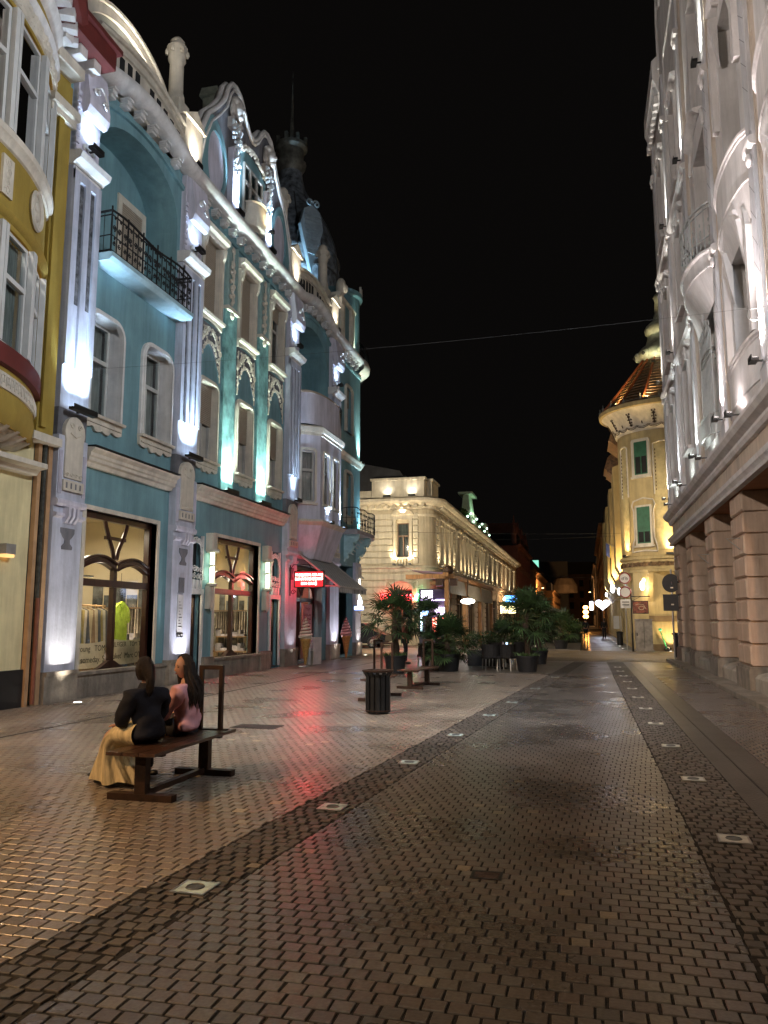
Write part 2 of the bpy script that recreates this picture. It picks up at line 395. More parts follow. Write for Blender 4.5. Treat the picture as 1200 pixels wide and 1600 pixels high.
def iron_railing(fr, P, u0, u1, wd, z0, z1, name="iron_railing", m=None, seed=1, cell=.32, curve=0.0, K=1.5):
    """wrought iron balustrade round the front and two sides of a balcony"""
    m = m or IRON; r_ = random.Random(seed); b = MB(fr)
    def W(u):
        s = (u - u0) / (u1 - u0) * 2 - 1
        return wd + curve * (1 - s * s)
    n = 16
    for zz, rr in ((z1, .02), (z1 - .1, .012), (z0 + .06, .016), (z0 + .42, .01)):
        b.tube([(u0 + .03, .02, zz)] + [(u0 + (u1 - u0) * i / n, W(u0 + (u1 - u0) * i / n), zz + (.05 * math.sin(PI * 3 * i / n) if zz == z1 else 0)) for i in range(n + 1)] + [(u1 - .03, .02, zz)], rr * K, 5)
    k = int((u1 - u0) / cell)
    for i in range(k + 1):
        u = u0 + (u1 - u0) * i / k; wv = W(u)
        b.tube([(u, wv, z0), (u, wv, z1 + (.1 if i % 3 == 0 else 0))], .014 * K if i % 3 == 0 else .009 * K, 5)
        if i < k:
            c = u + (u1 - u0) / k / 2; wc = W(c); rad = cell * .4
            b.tube(scroll(c, z0 + .25, rad * .7, 1.3, 1 if i % 2 else -1, PI / 2, wc), .009 * K, 4)
            b.tube(scroll(c, z0 + .62, rad * .85, 1.5, -1 if i % 2 else 1, -PI / 2, wc), .010 * K, 4)
            b.tube(scroll(c + .03, z0 + .86, rad * .5, 1.2, 1, r_.uniform(0, 3), wc), .008 * K, 4)
            b.ball((c, wc + .015, z0 + .45 + r_.uniform(-.1, .1)), .035, .02, .045, 6)
    for side in (u0, u1):
        for q in (.25, .6): b.tube([(side, wd * q, z0), (side, wd * q, z1)], .009, 4)
    return b.build(name, m, P)
UPK = .19
def uplight(fr, u, w_, z, power, col, label, ang=46, tilt=4, wid=.3, group="floodlights fixed low on the facades", lens=4.0, out=.16):
    """small flood box on a bracket, throwing its light up the wall"""
    o = fr(u, w_ + out, z); a = fr(0, 1, 0); b0 = fr(0, 0, 0); W = Vector((a[0] - b0[0], a[1] - b0[1], 0))
    t = thing("floodlight", label, "floodlight", o, group=group)
    b = MB(fr); b.box(u - wid / 2, u + wid / 2, w_ + out - .06, w_ + out + .06, z - .07, z - .012); b.box(u - .02, u + .02, w_, w_ + out - .06, z - .06, z - .03)
    b.box(u - wid / 2, u + wid / 2, w_ + out + .062, w_ + out + .075, z - .07, z + .05)
    b.build("housing", DARKM, t)
    g = MB(fr); g.quad((u - wid / 2 + .01, w_ + out - .05, z - .008), (u + wid / 2 - .01, w_ + out - .05, z - .008), (u + wid / 2 - .01, w_ + out + .05, z - .008), (u - wid / 2 + .01, w_ + out + .05, z - .008))
    g.build("lens", glow("lens_%.2f_%.2f_%.2f_%.1f" % (*col, lens), col, lens), t)
    d = -W * math.sin(R(tilt)); d.z = math.cos(R(tilt))
    l = lamp('AREA', (o[0], o[1], o[2] + .02), power * UPK, col, t, d, wid * .85)
    l.data.shape = 'RECTANGLE'; l.data.size_y = .06; l.data.spread = R(ang + 22)
    if abs(W.y) < .7: l.rotation_euler = (Matrix((( -d.cross(W).normalized().x, W.x, -d.x), (-d.cross(W).normalized().y, W.y, -d.y), (-d.cross(W).normalized().z, W.z, -d.z)))).to_euler() if False else l.rotation_euler
    return t
COOL = (.58, .78, 1.0); GRN = (.78, 1.0, .90); WARM = (1.0, .82, .52); NEUT = (1.0, .93, .80); SOD = (1.0, .42, .10); AMB = (1.0, .70, .30)
# ------------------------------------------------------------ ground
def paving_mat(name, c1, c2, rough, joint=(.012, .010, .008)):
    m = bpy.data.materials.new(name); t, p = nodes(m)
    g = t.nodes.new("ShaderNodeNewGeometry"); cr = t.nodes.new("ShaderNodeValToRGB"); e = cr.color_ramp.elements
    e[0].position = 0; e[0].color = (*c1, 1); e[1].position = .93; e[1].color = (*c2, 1)
    x = e.new(.55); x.color = (*[(a + b) / 2 * k for a, b, k in zip(c1, c2, (1.08, .97, .95))], 1)
    x = e.new(.985); x.color = (*[a * 1.15 for a in c2], 1); x = e.new(1.0); x.color = (*[a * f for a, f in zip(c2, (1.8, 1.65, 1.35))], 1)
    t.links.new(g.outputs['Random Per Island'], cr.inputs[0])
    tc = t.nodes.new("ShaderNodeTexCoord")
    n = t.nodes.new("ShaderNodeTexNoise"); n.inputs['Scale'].default_value = .7; n.inputs['Detail'].default_value = 8; t.links.new(tc.outputs['Object'], n.inputs[0])
    n2 = t.nodes.new("ShaderNodeTexNoise"); n2.inputs['Scale'].default_value = 45; n2.inputs['Detail'].default_value = 4; t.links.new(tc.outputs['Object'], n2.inputs[0])
    mr = t.nodes.new("ShaderNodeMapRange"); mr.inputs[1].default_value = .3; mr.inputs[2].default_value = .7; mr.inputs[3].default_value = .62; mr.inputs[4].default_value = 1.3; t.links.new(n.outputs[0], mr.inputs[0])
    mr2 = t.nodes.new("ShaderNodeMapRange"); mr2.inputs[1].default_value = .3; mr2.inputs[2].default_value = .7; mr2.inputs[3].default_value = .8; mr2.inputs[4].default_value = 1.2; t.links.new(n2.outputs[0], mr2.inputs[0])
    mm = t.nodes.new("ShaderNodeMath"); mm.operation = 'MULTIPLY'; t.links.new(mr.outputs[0], mm.inputs[0]); t.links.new(mr2.outputs[0], mm.inputs[1])
    mx = t.nodes.new("ShaderNodeMix"); mx.data_type = 'RGBA'; mx.blend_type = 'MULTIPLY'; mx.inputs[0].default_value = 1
    t.links.new(cr.outputs[0], mx.inputs[6]); t.links.new(mm.outputs[0], mx.inputs[7]); t.links.new(mx.outputs[2], p.inputs['Base Color'])
    rr = t.nodes.new("ShaderNodeMapRange"); rr.inputs[1].default_value = .3; rr.inputs[2].default_value = .7; rr.inputs[3].default_value = rough - .1; rr.inputs[4].default_value = rough + .14; t.links.new(n.outputs[0], rr.inputs[0]); t.links.new(rr.outputs[0], p.inputs['Roughness'])
    b = t.nodes.new("ShaderNodeBump"); b.inputs['Strength'].default_value = .5; b.inputs['Distance'].default_value = .004; t.links.new(n2.outputs[0], b.inputs['Height']); t.links.new(b.outputs[0], p.inputs['Normal'])
    p.inputs['Specular IOR Level'].default_value = .5
    return m
def flat_paving(name, c1, c2, rough, sx=.112, sy=.112):
    m = bpy.data.materials.new(name); t, p = nodes(m)
    tc = t.nodes.new("ShaderNodeTexCoord"); br = t.nodes.new("ShaderNodeTexBrick")
    br.inputs['Color1'].default_value = (*c1, 1); br.inputs['Color2'].default_value = (*c2, 1); br.inputs['Mortar'].default_value = (*[c * .45 for c in c1], 1)
    br.inputs['Scale'].default_value = 1.0; br.inputs['Brick Width'].default_value = sx; br.inputs['Row Height'].default_value = sy; br.inputs['Mortar Size'].default_value = .008; br.inputs['Mortar Smooth'].default_value = .3
    t.links.new(tc.outputs['Object'], br.inputs[0])
    n = t.nodes.new("ShaderNodeTexNoise"); n.inputs['Scale'].default_value = .5; n.inputs['Detail'].default_value = 9; t.links.new(tc.outputs['Object'], n.inputs[0])
    mr = t.nodes.new("ShaderNodeMapRange"); mr.inputs[1].default_value = .3; mr.inputs[2].default_value = .7; mr.inputs[3].default_value = .65; mr.inputs[4].default_value = 1.25; t.links.new(n.outputs[0], mr.inputs[0])
    mx = t.nodes.new("ShaderNodeMix"); mx.data_type = 'RGBA'; mx.blend_type = 'MULTIPLY'; mx.inputs[0].default_value = 1
    t.links.new(br.outputs[0], mx.inputs[6]); t.links.new(mr.outputs[0], mx.inputs[7]); t.links.new(mx.outputs[2], p.inputs['Base Color'])
    rr = t.nodes.new("ShaderNodeMapRange"); rr.inputs[1].default_value = .3; rr.inputs[2].default_value = .7; rr.inputs[3].default_value = rough - .08; rr.inputs[4].default_value = rough + .14; t.links.new(n.outputs[0], rr.inputs[0]); t.links.new(rr.outputs[0], p.inputs['Roughness'])
    n3 = t.nodes.new("ShaderNodeTexNoise"); n3.inputs['Scale'].default_value = 7; n3.inputs['Detail'].default_value = 3; t.links.new(tc.outputs['Object'], n3.inputs[0])
    ad = t.nodes.new("ShaderNodeMath"); ad.operation = 'SUBTRACT'; t.links.new(n3.outputs[0], ad.inputs[0]); t.links.new(br.outputs['Fac'], ad.inputs[1])
    b = t.nodes.new("ShaderNodeBump"); b.inputs['Strength'].default_value = .6; b.inputs['Distance'].default_value = .012; t.links.new(ad.outputs[0], b.inputs['Height']); t.links.new(b.outputs[0], p.inputs['Normal'])
    return m
g = MB(); g.quad((-600, -60, -.007), (600, -60, -.007), (600, 1500, -.007), (-600, 1500, -.007))
struct(g.build("ground", mat("ground_dirt", (.016, .013, .010), .8, var=.3, scale=2, bump=.5)))
PL = ((.20, .175, .145), (.25, .215, .175)); PC = ((.088, .083, .076), (.116, .107, .095)); PD = ((.072, .066, .058), (.105, .095, .082))
def xl(y): return -2.40 + .079 * (y - 4.66)          # centre line of the left light strip
FAR0 = 25.0
def setts(name, xa, xb, y0, y1, sw, sd, m, gap=.010, jit=.008, tilt=.004, rough=False, seed=3):
    rg = np.random.default_rng(seed); cells = []
    y = y0; row = 0
    while y < y1:
        a = xa(y); b = xb(y)
        lo = max(a, -(y + .6) * 1.02 - .8); hi = min(b, (y + .6) * .32 + .9)   # only what the frame and a step aside can see
        k0 = int((lo - a) / sw); off = (row % 2) * sw * .5 + (rg.uniform(-.2, .2) * sw if rough else rg.uniform(-.06, .06) * sw)
        x = a + max(0, k0) * sw + off - sw * .5
        while x < hi:
            x0 = max(x, a); x1 = min(x + sw, b)
            if x1 - x0 > .035: cells.append((x0, x1, y, y + sd))
            x += sw
        y += sd; row += 1
    c = np.array(cells); n = len(c); g_ = gap / 2
    x0, x1, ya, yb = c.T
    J = lambda s: rg.uniform(-s, s, n)
    jj = jit
    P = np.zeros((n, 12, 3)); cor = [(x0 + g_, ya + g_), (x1 - g_, ya + g_), (x1 - g_, yb - g_), (x0 + g_, yb - g_)]
    cx = (x0 + x1) / 2; cy = (ya + yb) / 2; tx = J(tilt); ty = J(tilt); hz = J(.0012 if not rough else .004)
    for k, (u, v) in enumerate(cor):
        u = u + J(jj * .35); v = v + J(jj * .35)
        zt = hz + (u - cx) * tx * 2.2 + (v - cy) * ty * 2.2
        P[:, k] = np.stack([u, v, np.full(n, -.029)], 1); P[:, 4 + k] = np.stack([u, v, zt - .003], 1)
        P[:, 8 + k] = np.stack([u + (cx - u) * .055, v + (cy - v) * .055, zt], 1)
    F = []
    for k in range(4):
        j = (k + 1) % 4; F += [[k, j, 4 + j, 4 + k], [4 + k, 4 + j, 8 + j, 8 + k]]
    F.append([8, 9, 10, 11]); F = np.array(F)
    faces = (F[None] + (np.arange(n) * 12)[:, None, None]).reshape(-1, 4)
    me = bpy.data.meshes.new(name); me.vertices.add(n * 12); me.vertices.foreach_set("co", P.reshape(-1).astype(np.float32))
    me.loops.add(faces.size); me.loops.foreach_set("vertex_index", faces.reshape(-1).astype(np.int32))
    me.polygons.add(len(faces)); me.polygons.foreach_set("loop_start", np.arange(0, faces.size, 4, dtype=np.int32)); me.polygons.foreach_set("loop_total", np.full(len(faces), 4, dtype=np.int32))
    me.polygons.foreach_set('use_smooth', np.zeros(len(faces), dtype=bool)); me.update(calc_edges=True); me.validate(); me.materials.append(m)
    o = bpy.data.objects.new(name, me); COL.objects.link(o); return struct(o)
M_L = paving_mat("setts_light", *PL, .31); M_C = paving_mat("setts_grey", *PC, .28); M_D = paving_mat("setts_rough", *PD, .5)
setts("pavement", lambda y: -10.6, lambda y: xl(y) - .29, 1.6, FAR0, .128, .120, M_L, gap=.013, seed=1)
setts("cobble_strip", lambda y: xl(y) - .29, lambda y: xl(y) + .19, 1.6, FAR0, .102, .104, M_D, gap=.022, jit=.026, tilt=.016, rough=True, seed=2)
setts("road", lambda y: xl(y) + .19, lambda y: .74, 1.4, FAR0, .108, .106, M_C, gap=.014, seed=3)
setts("cobble_strip", lambda y: .74, lambda y: 1.36, 3, FAR0, .102, .104, M_D, gap=.022, jit=.026, tilt=.016, rough=True, seed=4)
setts("pavement", lambda y: 1.92, lambda y: 3.07, 4, FAR0, .115, .11, M_C, gap=.016, seed=5)
def sheet(name, pts, m, z=0.0):
    b = MB(); b.add([(x, y, z) for x, y in pts], [list(range(len(pts)))]); return struct(b.build(name, m))
FL = flat_paving("far_light", (.17, .15, .125), (.21, .185, .15), .36); FC = flat_paving("far_grey", (.085, .078, .07), (.115, .104, .09), .32); FD = flat_paving("far_rough", (.045, .04, .034), (.08, .068, .055), .5)
YE = 32.4
sheet("pavement", [(-10.6, FAR0), (xl(FAR0) - .29, FAR0), (xl(YE) - .29, YE), (-10.6, YE)], FL)
sheet("cobble_strip", [(xl(FAR0) - .29, FAR0), (xl(FAR0) + .19, FAR0), (xl(YE) + .19, YE), (xl(YE) - .29, YE)], FD)
sheet("road", [(xl(FAR0) + .19, FAR0), (.74, FAR0), (.74, YE), (xl(YE) + .19, YE)], FC)
sheet("cobble_strip", [(.74, FAR0), (1.36, FAR0), (1.36, YE), (.74, YE)], FD)
sheet("pavement", [(1.92, FAR0), (3.07, FAR0), (3.07, YE), (1.92, YE)], FC)
sheet("drainage_band", [(1.36, 2), (1.92, 2), (1.92, YE), (1.36, YE)], mat("drain_stone", (.075, .068, .06), .38, var=.2, scale=1.5, bump=.4, bscale=30), -.002)
b = MB(); b.box(1.60, 1.615, 2, YE, -.01, .004); struct(b.build("drain_slot", DARKM))
sheet("road", [(-60, YE), (60, YE), (60, 43.5), (-60, 43.5)], flat_paving("cross_setts", (.12, .085, .05), (.16, .12, .075), .5, .2, .14), .0)
b = MB(); b.box(-60, 60, YE, YE + .12, -.02, .006); b.box(-60, 60, 43.4, 43.52, -.02, .008); struct(b.build("kerb_line", PEDS))
sheet("pavement", [(-12, 43.5), (8, 43.5), (8, 420), (-12, 420)], flat_paving("far_promenade", (.13, .12, .11), (.17, .155, .14), .34, .4, .4), .0)
sheet("pavement", [(-60, 37.9), (-10.6, 37.9), (-10.6, 12), (-60, 12)], FL, -.001)
# inlaid tram-like bright bands in the far promenade
b = MB(); b.box(-.35, .25, 43.6, 300, -.02, .004); struct(b.build("centre_band", mat("wet_band", (.07, .06, .05), .16, var=.2)))
# kerb and podium of the right-hand building
b = MB(); b.box(3.07, 3.22, -2, 33.6, -.03, .10); b.box(3.22, 9, -2, 33.45, -.03, .105); struct(b.build("pavement", PEDS))

b = MB(); b.box(-8.07, -8.02, 1.5, YE, -.02, .0035); struct(b.build("pavement_seam", mat("seam_dark", (.03, .027, .024), .6)))
for x, y, rx, ry, lab in ((-5.0, 11.6, .36, .22, "thin dark rectangular cover set in the plaza beyond the bench"), (-.68, 5.35, .10, .08, "small rusty brown cover set among the grey setts")):
    t = thing("manhole_cover", lab, "manhole cover", (x, y, .002), 0, local=True); q = MB(); q.box(-rx, rx, -ry, ry, -.02, .002)
    q.build("plate", mat("cover_dark", (.045, .042, .038), .5, var=.4, scale=9, bump=.8, bscale=40) if x < -2 else mat("cover_rust", (.065, .04, .03), .6, var=.4, scale=12, bump=.8, bscale=30), t); q = MB(); q.ring([(-rx, -ry), (rx, -ry), (rx, ry), (-rx, ry)], [(-rx + .02, -ry + .02), (rx - .02, -ry + .02), (rx - .02, ry - .02), (-rx + .02, ry - .02)], 0, .004); q.v = [(u, z, w_) for u, w_, z in q.v]; q.build("rim", DARKM, t)
def floor_panel(i, x, y, lab, grp, glass=PANELG):
    t = thing("paving_light", lab, "ground light", (x, y, .004), R(rnd.uniform(-3, 3)), grp, local=True)
    b = MB(); q = .115
    b.ring([(-q, -q), (q, -q), (q, q), (-q, q)], [(-q + .016, -q + .016), (q - .016, -q + .016), (q - .016, q - .016), (-q + .016, q - .016)], 0, .006)
    b.v = [(u, z, w_) for u, w_, z in b.v]; b.build("frame", STEEL, t)
    MB().box(-q + .016, q - .016, -q + .016, q - .016, -.01, .0045).build("glass_panel", glass, t)
    c = MB(); c.tube([(.055 * math.cos(a), .055 * math.sin(a), .0055) for a in [2 * PI * k / 24 for k in range(24)]], .005, 4, True); c.lathe([(.052, .0048), (.0001, .0048)], seg=24)
    c.build("ring", mat("panel_ring", (.10, .11, .11), .4), t)
    return t
ORD = ["nearest", "second nearest", "third nearest", "fourth nearest", "fifth nearest", "sixth nearest", "seventh nearest", "eighth nearest", "ninth nearest", "tenth nearest", "eleventh nearest", "twelfth nearest"]
PG1 = mat("panel_glass_pale", (.66, .82, .80), .25, var=.2, scale=9)
for i, y in enumerate((4.66, 6.87, 9.17, 11.45, 13.92, 16.2, 19.5, 23.5)):
    floor_panel(i, xl(y), y, f"{ORD[i]} square glass light in the left cobble strip", "square lights set in the left strip", PG1)
for i, y in enumerate((6.65, 8.97, 11.19, 13.5, 15.7, 17.88, 20.1, 22.3, 24.5, 26.7, 28.9)):
    floor_panel(i, 1.03, y, f"{ORD[i]} square glass light in the right cobble strip", "square lights set in the right strip")

# ------------------------------------------------------------ turquoise art nouveau building (left)
FL_ = frame(-10.5, 0, 0, 1, 1, 0)      # u = y, w towards the street
B = thing("art_nouveau_building", "turquoise art nouveau building with lavender pilasters, twin-peaked gable and a clothes shop below", "building", (-10.5, 25, 0))
WIN1 = [(14.45, 15.75), (16.75, 18.05)]; WINC = [(19.62, 20.72), (22.17, 23.27), (24.72, 25.82)]
holes = [(14.75, 17.7, .5, 4.05, .35), (19.45, 20.15, .05, 2.35, .3), (19.42, 20.18, 2.75, 4.0, .2), (20.98, 24.15, .5, 4.08, .35), (25.2, 25.95, .05, 2.35, .3), (25.15, 25.98, 2.75, 4.0, .2), (27.65, 30.75, .1, 3.75, .6), (32.75, 35.1, .1, 4.1, .3)]
holes += [(a, b, 6.17, 8.5, .42) for a, b in WIN1] + [(a, b, 6.2, 8.5, .34) for a, b in WINC] + [(a, b, 10.55, 12.95, .34) for a, b in WINC] + [(33.7, 34.8, 6.35, 8.4, .3), (33.75, 34.75, 10.3, 12.5, .3)]
m = MB(FL_)
wall_grid(m, 13.45, 14.5, 0, 14.0, []); wall_grid(m, 14.5, 18.2, .4, 9.75, holes[:1] + [h for h in holes if h[0] in (14.45, 16.75)] + [(14.45, 14.5, 6.17, 8.5)])
wall_grid(m, 18.2, 27.45, .0, 14.0, [h for h in holes if 18.3 < h[0] < 26.5])
wall_grid(m, 27.45, 31.3, 0, 10.3, [h for h in holes if h[0] == 27.65]); wall_grid(m, 31.3, 36.1, 0, 14.0, [h for h in holes if h[0] > 31.5])
a1 = [(14.5, 9.75)] + [(14.5, 12.2)] + [(u, z) for u, z in arch_pts(14.5, 18.15, 12.2, 1.4, 18, 2.6)][1:] + [(18.15, 9.75)]
arch_panel(m, 14.5, 18.2, 14.05, a1[1:-1], 0, .95)
m.quad((18.15, 0, 9.75), (18.15, -.95, 9.75), (18.15, -.95, 12.2), (18.15, 0, 12.2)); m.quad((18.15, 0, 9.75), (18.2, 0, 9.75), (18.2, 0, 12.2), (18.15, 0, 12.2))
m.quad((14.5, 0, 9.75), (14.5, -.95, 9.75), (14.5, -.95, 12.2), (14.5, 0, 12.2))
m.quad((14.5, -.95, 9.75), (18.15, -.95, 9.75), (18.15, -.95, 14), (14.5, -.95, 14)); m.quad((14.5, 0, 9.72), (18.15, 0, 9.72), (18.15, -.95, 9.72), (14.5, -.95, 9.72))
a3 = arch_pts(27.5, 31.15, 11.9, 1.6, 18, 2.6)
arch_panel(m, 27.45, 31.3, 14.05, a3, 0, 1.5)
for u in (27.5, 31.15): m.quad((u, 0, 9.0), (u, -1.5, 9.0), (u, -1.5, 11.9), (u, 0, 11.9))
m.quad((31.15, 0, 9), (31.3, 0, 9), (31.3, 0, 11.9), (31.15, 0, 11.9)); m.quad((27.45, 0, 9), (27.5, 0, 9), (27.5, 0, 11.9), (27.45, 0, 11.9))
m.quad((27.5, -1.5, 9.0), (31.15, -1.5, 9.0), (31.15, -1.5, 14), (27.5, -1.5, 14))
# end wall to the cross street and rounded corner
cx0 = 36.1
pts = [(cx0 + 1.3 * math.sin(PI / 2 * i / 8), -1.3 + 1.3 * math.cos(PI / 2 * i / 8)) for i in range(9)]
for (ua, wa), (ub, wb) in zip(pts[:-1], pts[1:]): m.quad((ua, wa, 0), (ub, wb, 0), (ub, wb, 14.2), (ua, wa, 14.2))
m.quad((37.4, -1.3, 0), (37.4, -12, 0), (37.4, -12, 14.2), (37.4, -1.3, 14.2)); m.quad((13.45, 0, 0), (13.45, -12, 0), (13.45, -12, 14.2), (13.45, 0, 14.2))
m.build("wall", TEAL, B)
m = MB(FL_); m.box(13.5, 37.3, -12, -1.6, 14.0, 14.6); m.box(14.2, 36.2, -11, -2.2, 14.6, 16.2, .6); rf = m.build("roof", ROOFD, B)
for u, z, w_ in ((24.5, 21.6, -2.3), (28.0, 20.6, -2.3)):
    c = MB(FL_); c.box(u + .15, u + 1.05, w_ - .6, w_, 14.5, z - .35); c.box(u, u + 1.2, w_ - .68, w_ + .08, z - .35, z, .06); c.build("chimney", mat("chimney_render", (.28, .30, .24), .85, var=.2), rf)
# pilasters
def pilaster(u0, u1, n, top=True, corner=False):
    p = MB(FL_); c = (u0 + u1) / 2; W = u1 - u0
    p.box(u0, u1, 0, .16, .62, 3.95); p.box(u0, u1, 0, .20, 4.10, 5.42); p.box(u0, u1, 0, .17, 6.0, 11.35)
    st = W / (2 * n + 1)
    for k in range(n + 1):                      # fillets that leave dark flutes between them
        a = u0 + st * 2 * k; p.box(a + .004, a + st - .004, .17, .225, 6.9, 11.25)
    p.box(u0 + .004, u1 - .004, .17, .222, 11.05, 11.25)
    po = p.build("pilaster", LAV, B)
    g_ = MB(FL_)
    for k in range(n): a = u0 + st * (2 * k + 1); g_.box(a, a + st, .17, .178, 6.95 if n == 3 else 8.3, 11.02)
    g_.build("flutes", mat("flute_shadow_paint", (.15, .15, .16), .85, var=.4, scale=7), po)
    q = MB(FL_)
    q.sweep([(0, .0), (.2, 0), (.24, .05), (.38, .12), (.42, .24), (.36, .30), (0, .32)], [(u0 - .06, .0, 11.35), (u1 + .06, .0, 11.35)])
    q.box(u0 + .03, u1 - .03, .0, .20, 11.20, 11.32)
    q.build("capital", WHITE, po)
    q = MB(FL_); q.box(u0 + .06, u1 - .06, 0, .14, 11.67, 13.95)
    for i in range(9): q.bbox(u0 + .02, u0 + .14, .14, .19, 11.75 + i * .16, 11.86 + i * .16, .01)
    # half-drum console
    n_ = 10; out = [(-0.0, 0)] + [(.14 + .34 * math.sin(PI * i / n_), .62 - .62 * i / n_) for i in range(n_ + 1)]
    q.extr([(.13, 12.95), (.24, 12.62), (.34, 12.66), (.40, 12.82), (.40, 13.0), (.34, 13.35), (.28, 13.85), (.13, 13.95)], u0 + .12, u1 - .08)
    q.build("upper_shaft", LAVL, po)
    q = MB(FL_)
    q.tube(scroll(c - .16, 13.2, .10, 1.3, 1, 0, .43), .022, 5); q.tube(scroll(c + .16, 13.05, .10, 1.3, -1, 0, .45), .022, 5)
    q.tube([(c - .2, .43, 13.25), (c - .05, .45, 13.38), (c + .1, .45, 13.3), (c + .2, .46, 13.1)], .018, 5)
    for k in range(5): q.ball((c - .15 + .08 * k, .17, 11.95 + .05 * (k % 2)), .05, .04, .08, 6)
    q.build("ornament", WHITE, po)
    # grey zone, cartouche, ledges, urn
    q = MB(FL_); q.box(u0, u1, 0, .15, 5.42, 6.0); q.build("grey_block", GREYP, po)
    q = MB(FL_); h = W * .30
    outl = [(c - h, 4.55), (c + h, 4.55), (c + h, 5.35), (c + h * 1.15, 5.5)] + [(c + h * 1.15 * math.cos(a), 5.55 + .32 * math.sin(a)) for a in [PI * i / 8 for i in range(9)]] + [(c - h * 1.15, 5.5), (c - h, 5.35)]
    q.prism(outl, .15, .235); q.box(c - h * 1.15, c + h * 1.15, .2, .26, 4.28, 4.50)
    for k in range(4): q.tube(scroll(c - h * .75 + k * h * .5, 4.62, .05, 1, 1 if k % 2 else -1, 0, .25), .012, 4)
    for sg in (-1, 1): q.tube(scroll(c + sg * h * .45, 5.66, .07, 1.3, sg, 0, .25), .016, 5)
    q.tube([(c - h * .6, .25, 5.5), (c, .26, 5.43), (c + h * .6, .25, 5.5)], .016, 5)
    q.build("cartouche", CREAMT, po)
    q = MB(FL_)
    for k in range(4): q.box(c - h * .9 + k * h * .52, c - h * .9 + k * h * .52 + .05, .26, .263, 4.33, 4.45)
    q.prism([(c - .22, 3.52), (c + .22, 3.52), (c + .22, 3.42), (c + .15, 3.34), (c + .08, 3.28), (c + .09, 3.2), (c + .17, 3.14), (c + .16, 3.08), (c - .16, 3.08), (c - .17, 3.14), (c - .09, 3.2), (c - .08, 3.28), (c - .15, 3.34), (c - .22, 3.42)], .16, .178)
    q.build("urn_relief", GREYP, po)
    q = MB(FL_)
    q.extr([(0, 3.95), (.22, 3.95), (.26, 4.0), (.26, 4.06), (.22, 4.1), (0, 4.1)], u0, u1)
    q.extr([(.16, 3.70), (.24, 3.74), (.24, 3.80), (.16, 3.82)], u0 + .0, c - .2); q.extr([(.16, 3.70), (.24, 3.74), (.24, 3.80), (.16, 3.82)], c + .2, u1)
    for k in range(3):
        a = c - .17 + k * .14; q.extr([(.16, 3.62), (.22, 3.62), (.30, 3.75), (.31, 3.93), (.16, 3.93)], a, a + .075)
    for k in (0, 1, 2): q.box(u0 + .03 + k * .04, u0 + .05 + k * .04, .2, .225, 4.2, 5.1); q.box(u1 - .05 - k * .04, u1 - .03 - k * .04, .2, .225, 4.2, 5.1)
    q.build("ledge", LAVL, po)
    q = MB(FL_); q.box(u0 - .05, u1 + .05, 0, .22, .0, .54); q.box(u0 - .03, u1 + .03, 0, .25, .54, .62); q.build("plinth", PEDS, po)
    return po
pilaster(13.47, 14.42, 2); pilaster(18.25, 19.35, 3); pilaster(26.2, 27.35, 3)
pilaster(31.3, 32.5, 3)
q = MB(FL_); q.box(35.15, 36.05, 0, .14, .6, 4.3); q.build("corner_pier", LAV, B); q = MB(FL_); q.box(35.1, 36.1, 0, .2, 0, .6); q.build("plinth", PEDS, B)
# plinth under shop windows
q = MB(FL_); q.box(14.45, 18.2, .0, .10, 0, .48); q.box(14.45, 18.2, -.06, .16, .48, .55); q.box(20.85, 25.1, 0, .10, 0, .48); q.box(20.85, 25.1, -.06, .16, .48, .55); q.box(20.2, 20.85, 0, .14, 0, .6); q.box(24.2, 25.1, 0, .14, 0, .6)
q.build("stall_riser", PEDS, B)
# mid cornice
prof = [(0, -.38), (.10, -.38), (.13, -.30), (.20, -.27), (.20, -.20), (.24, -.17), (.24, -.10), (.32, -.04), (.34, 0), (0, .03)]
for a, b_ in ((14.5, 18.2), (19.4, 26.15)):
    q = MB(FL_); q.sweep(prof, [(a, 0, 5.36), (b_, 0, 5.36)]); q.build("cornice", CREAMT, B)
    q = MB(FL_); q.box(a, b_, 0, .36, 5.392, 5.41); q.build("flashing", DARKM, B)
# gutter cornice with arched bays
prof = [(0, -.16), (.26, -.14), (.36, -.06), (.40, .04), (.39, .14), (.32, .20), (.0, .22)]
def gz_(u):
    if 14.2 < u < 18.4: return 14.15 + .38 * math.sin(PI * (u - 14.2) / 4.2)
    if 27.4 < u < 31.6: return 14.15 + .42 * math.sin(PI * (u - 27.4) / 4.2)
    return 14.15
path = [(13.4 + .35 * i, 0, gz_(13.4 + .35 * i)) for i in range(66)]
q = MB(FL_); q.sweep(prof, path); q.build("gutter_cornice", WHITE, B, 50)
q = MB(FL_)
q.sweep([(0, -.1), (.08, -.1), (.10, 0), (0, 0)], [(u, 0, z - .60) for u, _, z in path if u < 36.2]); q.build("frieze_moulding", TEAL, B)
u = 14.75
while u < 35.5:
    if not (18.3 < u < 19.2 or 26.3 < u < 27.3 or 31.4 < u < 32.4):
        z = gz_(u) - .50; q = MB(FL_)
        for k in range(4): q.box(u - .10, u + .10, 0, .17 + .03 * (k % 2) + .02 * k, z + k * .06, z + .045 + k * .06)
        q.build("modillion", WHITE, B)
    u += .60
# corner cornice ring
q = MB(FL_); q.lathe([(1.3, 13.6), (1.55, 13.7), (1.75, 13.85), (1.8, 14.1), (1.7, 14.35), (1.2, 14.4)], 36.1, -1.3, 20, -.5, PI / 2 + .3); q.build("gutter_cornice", CREAMT, B, 50)
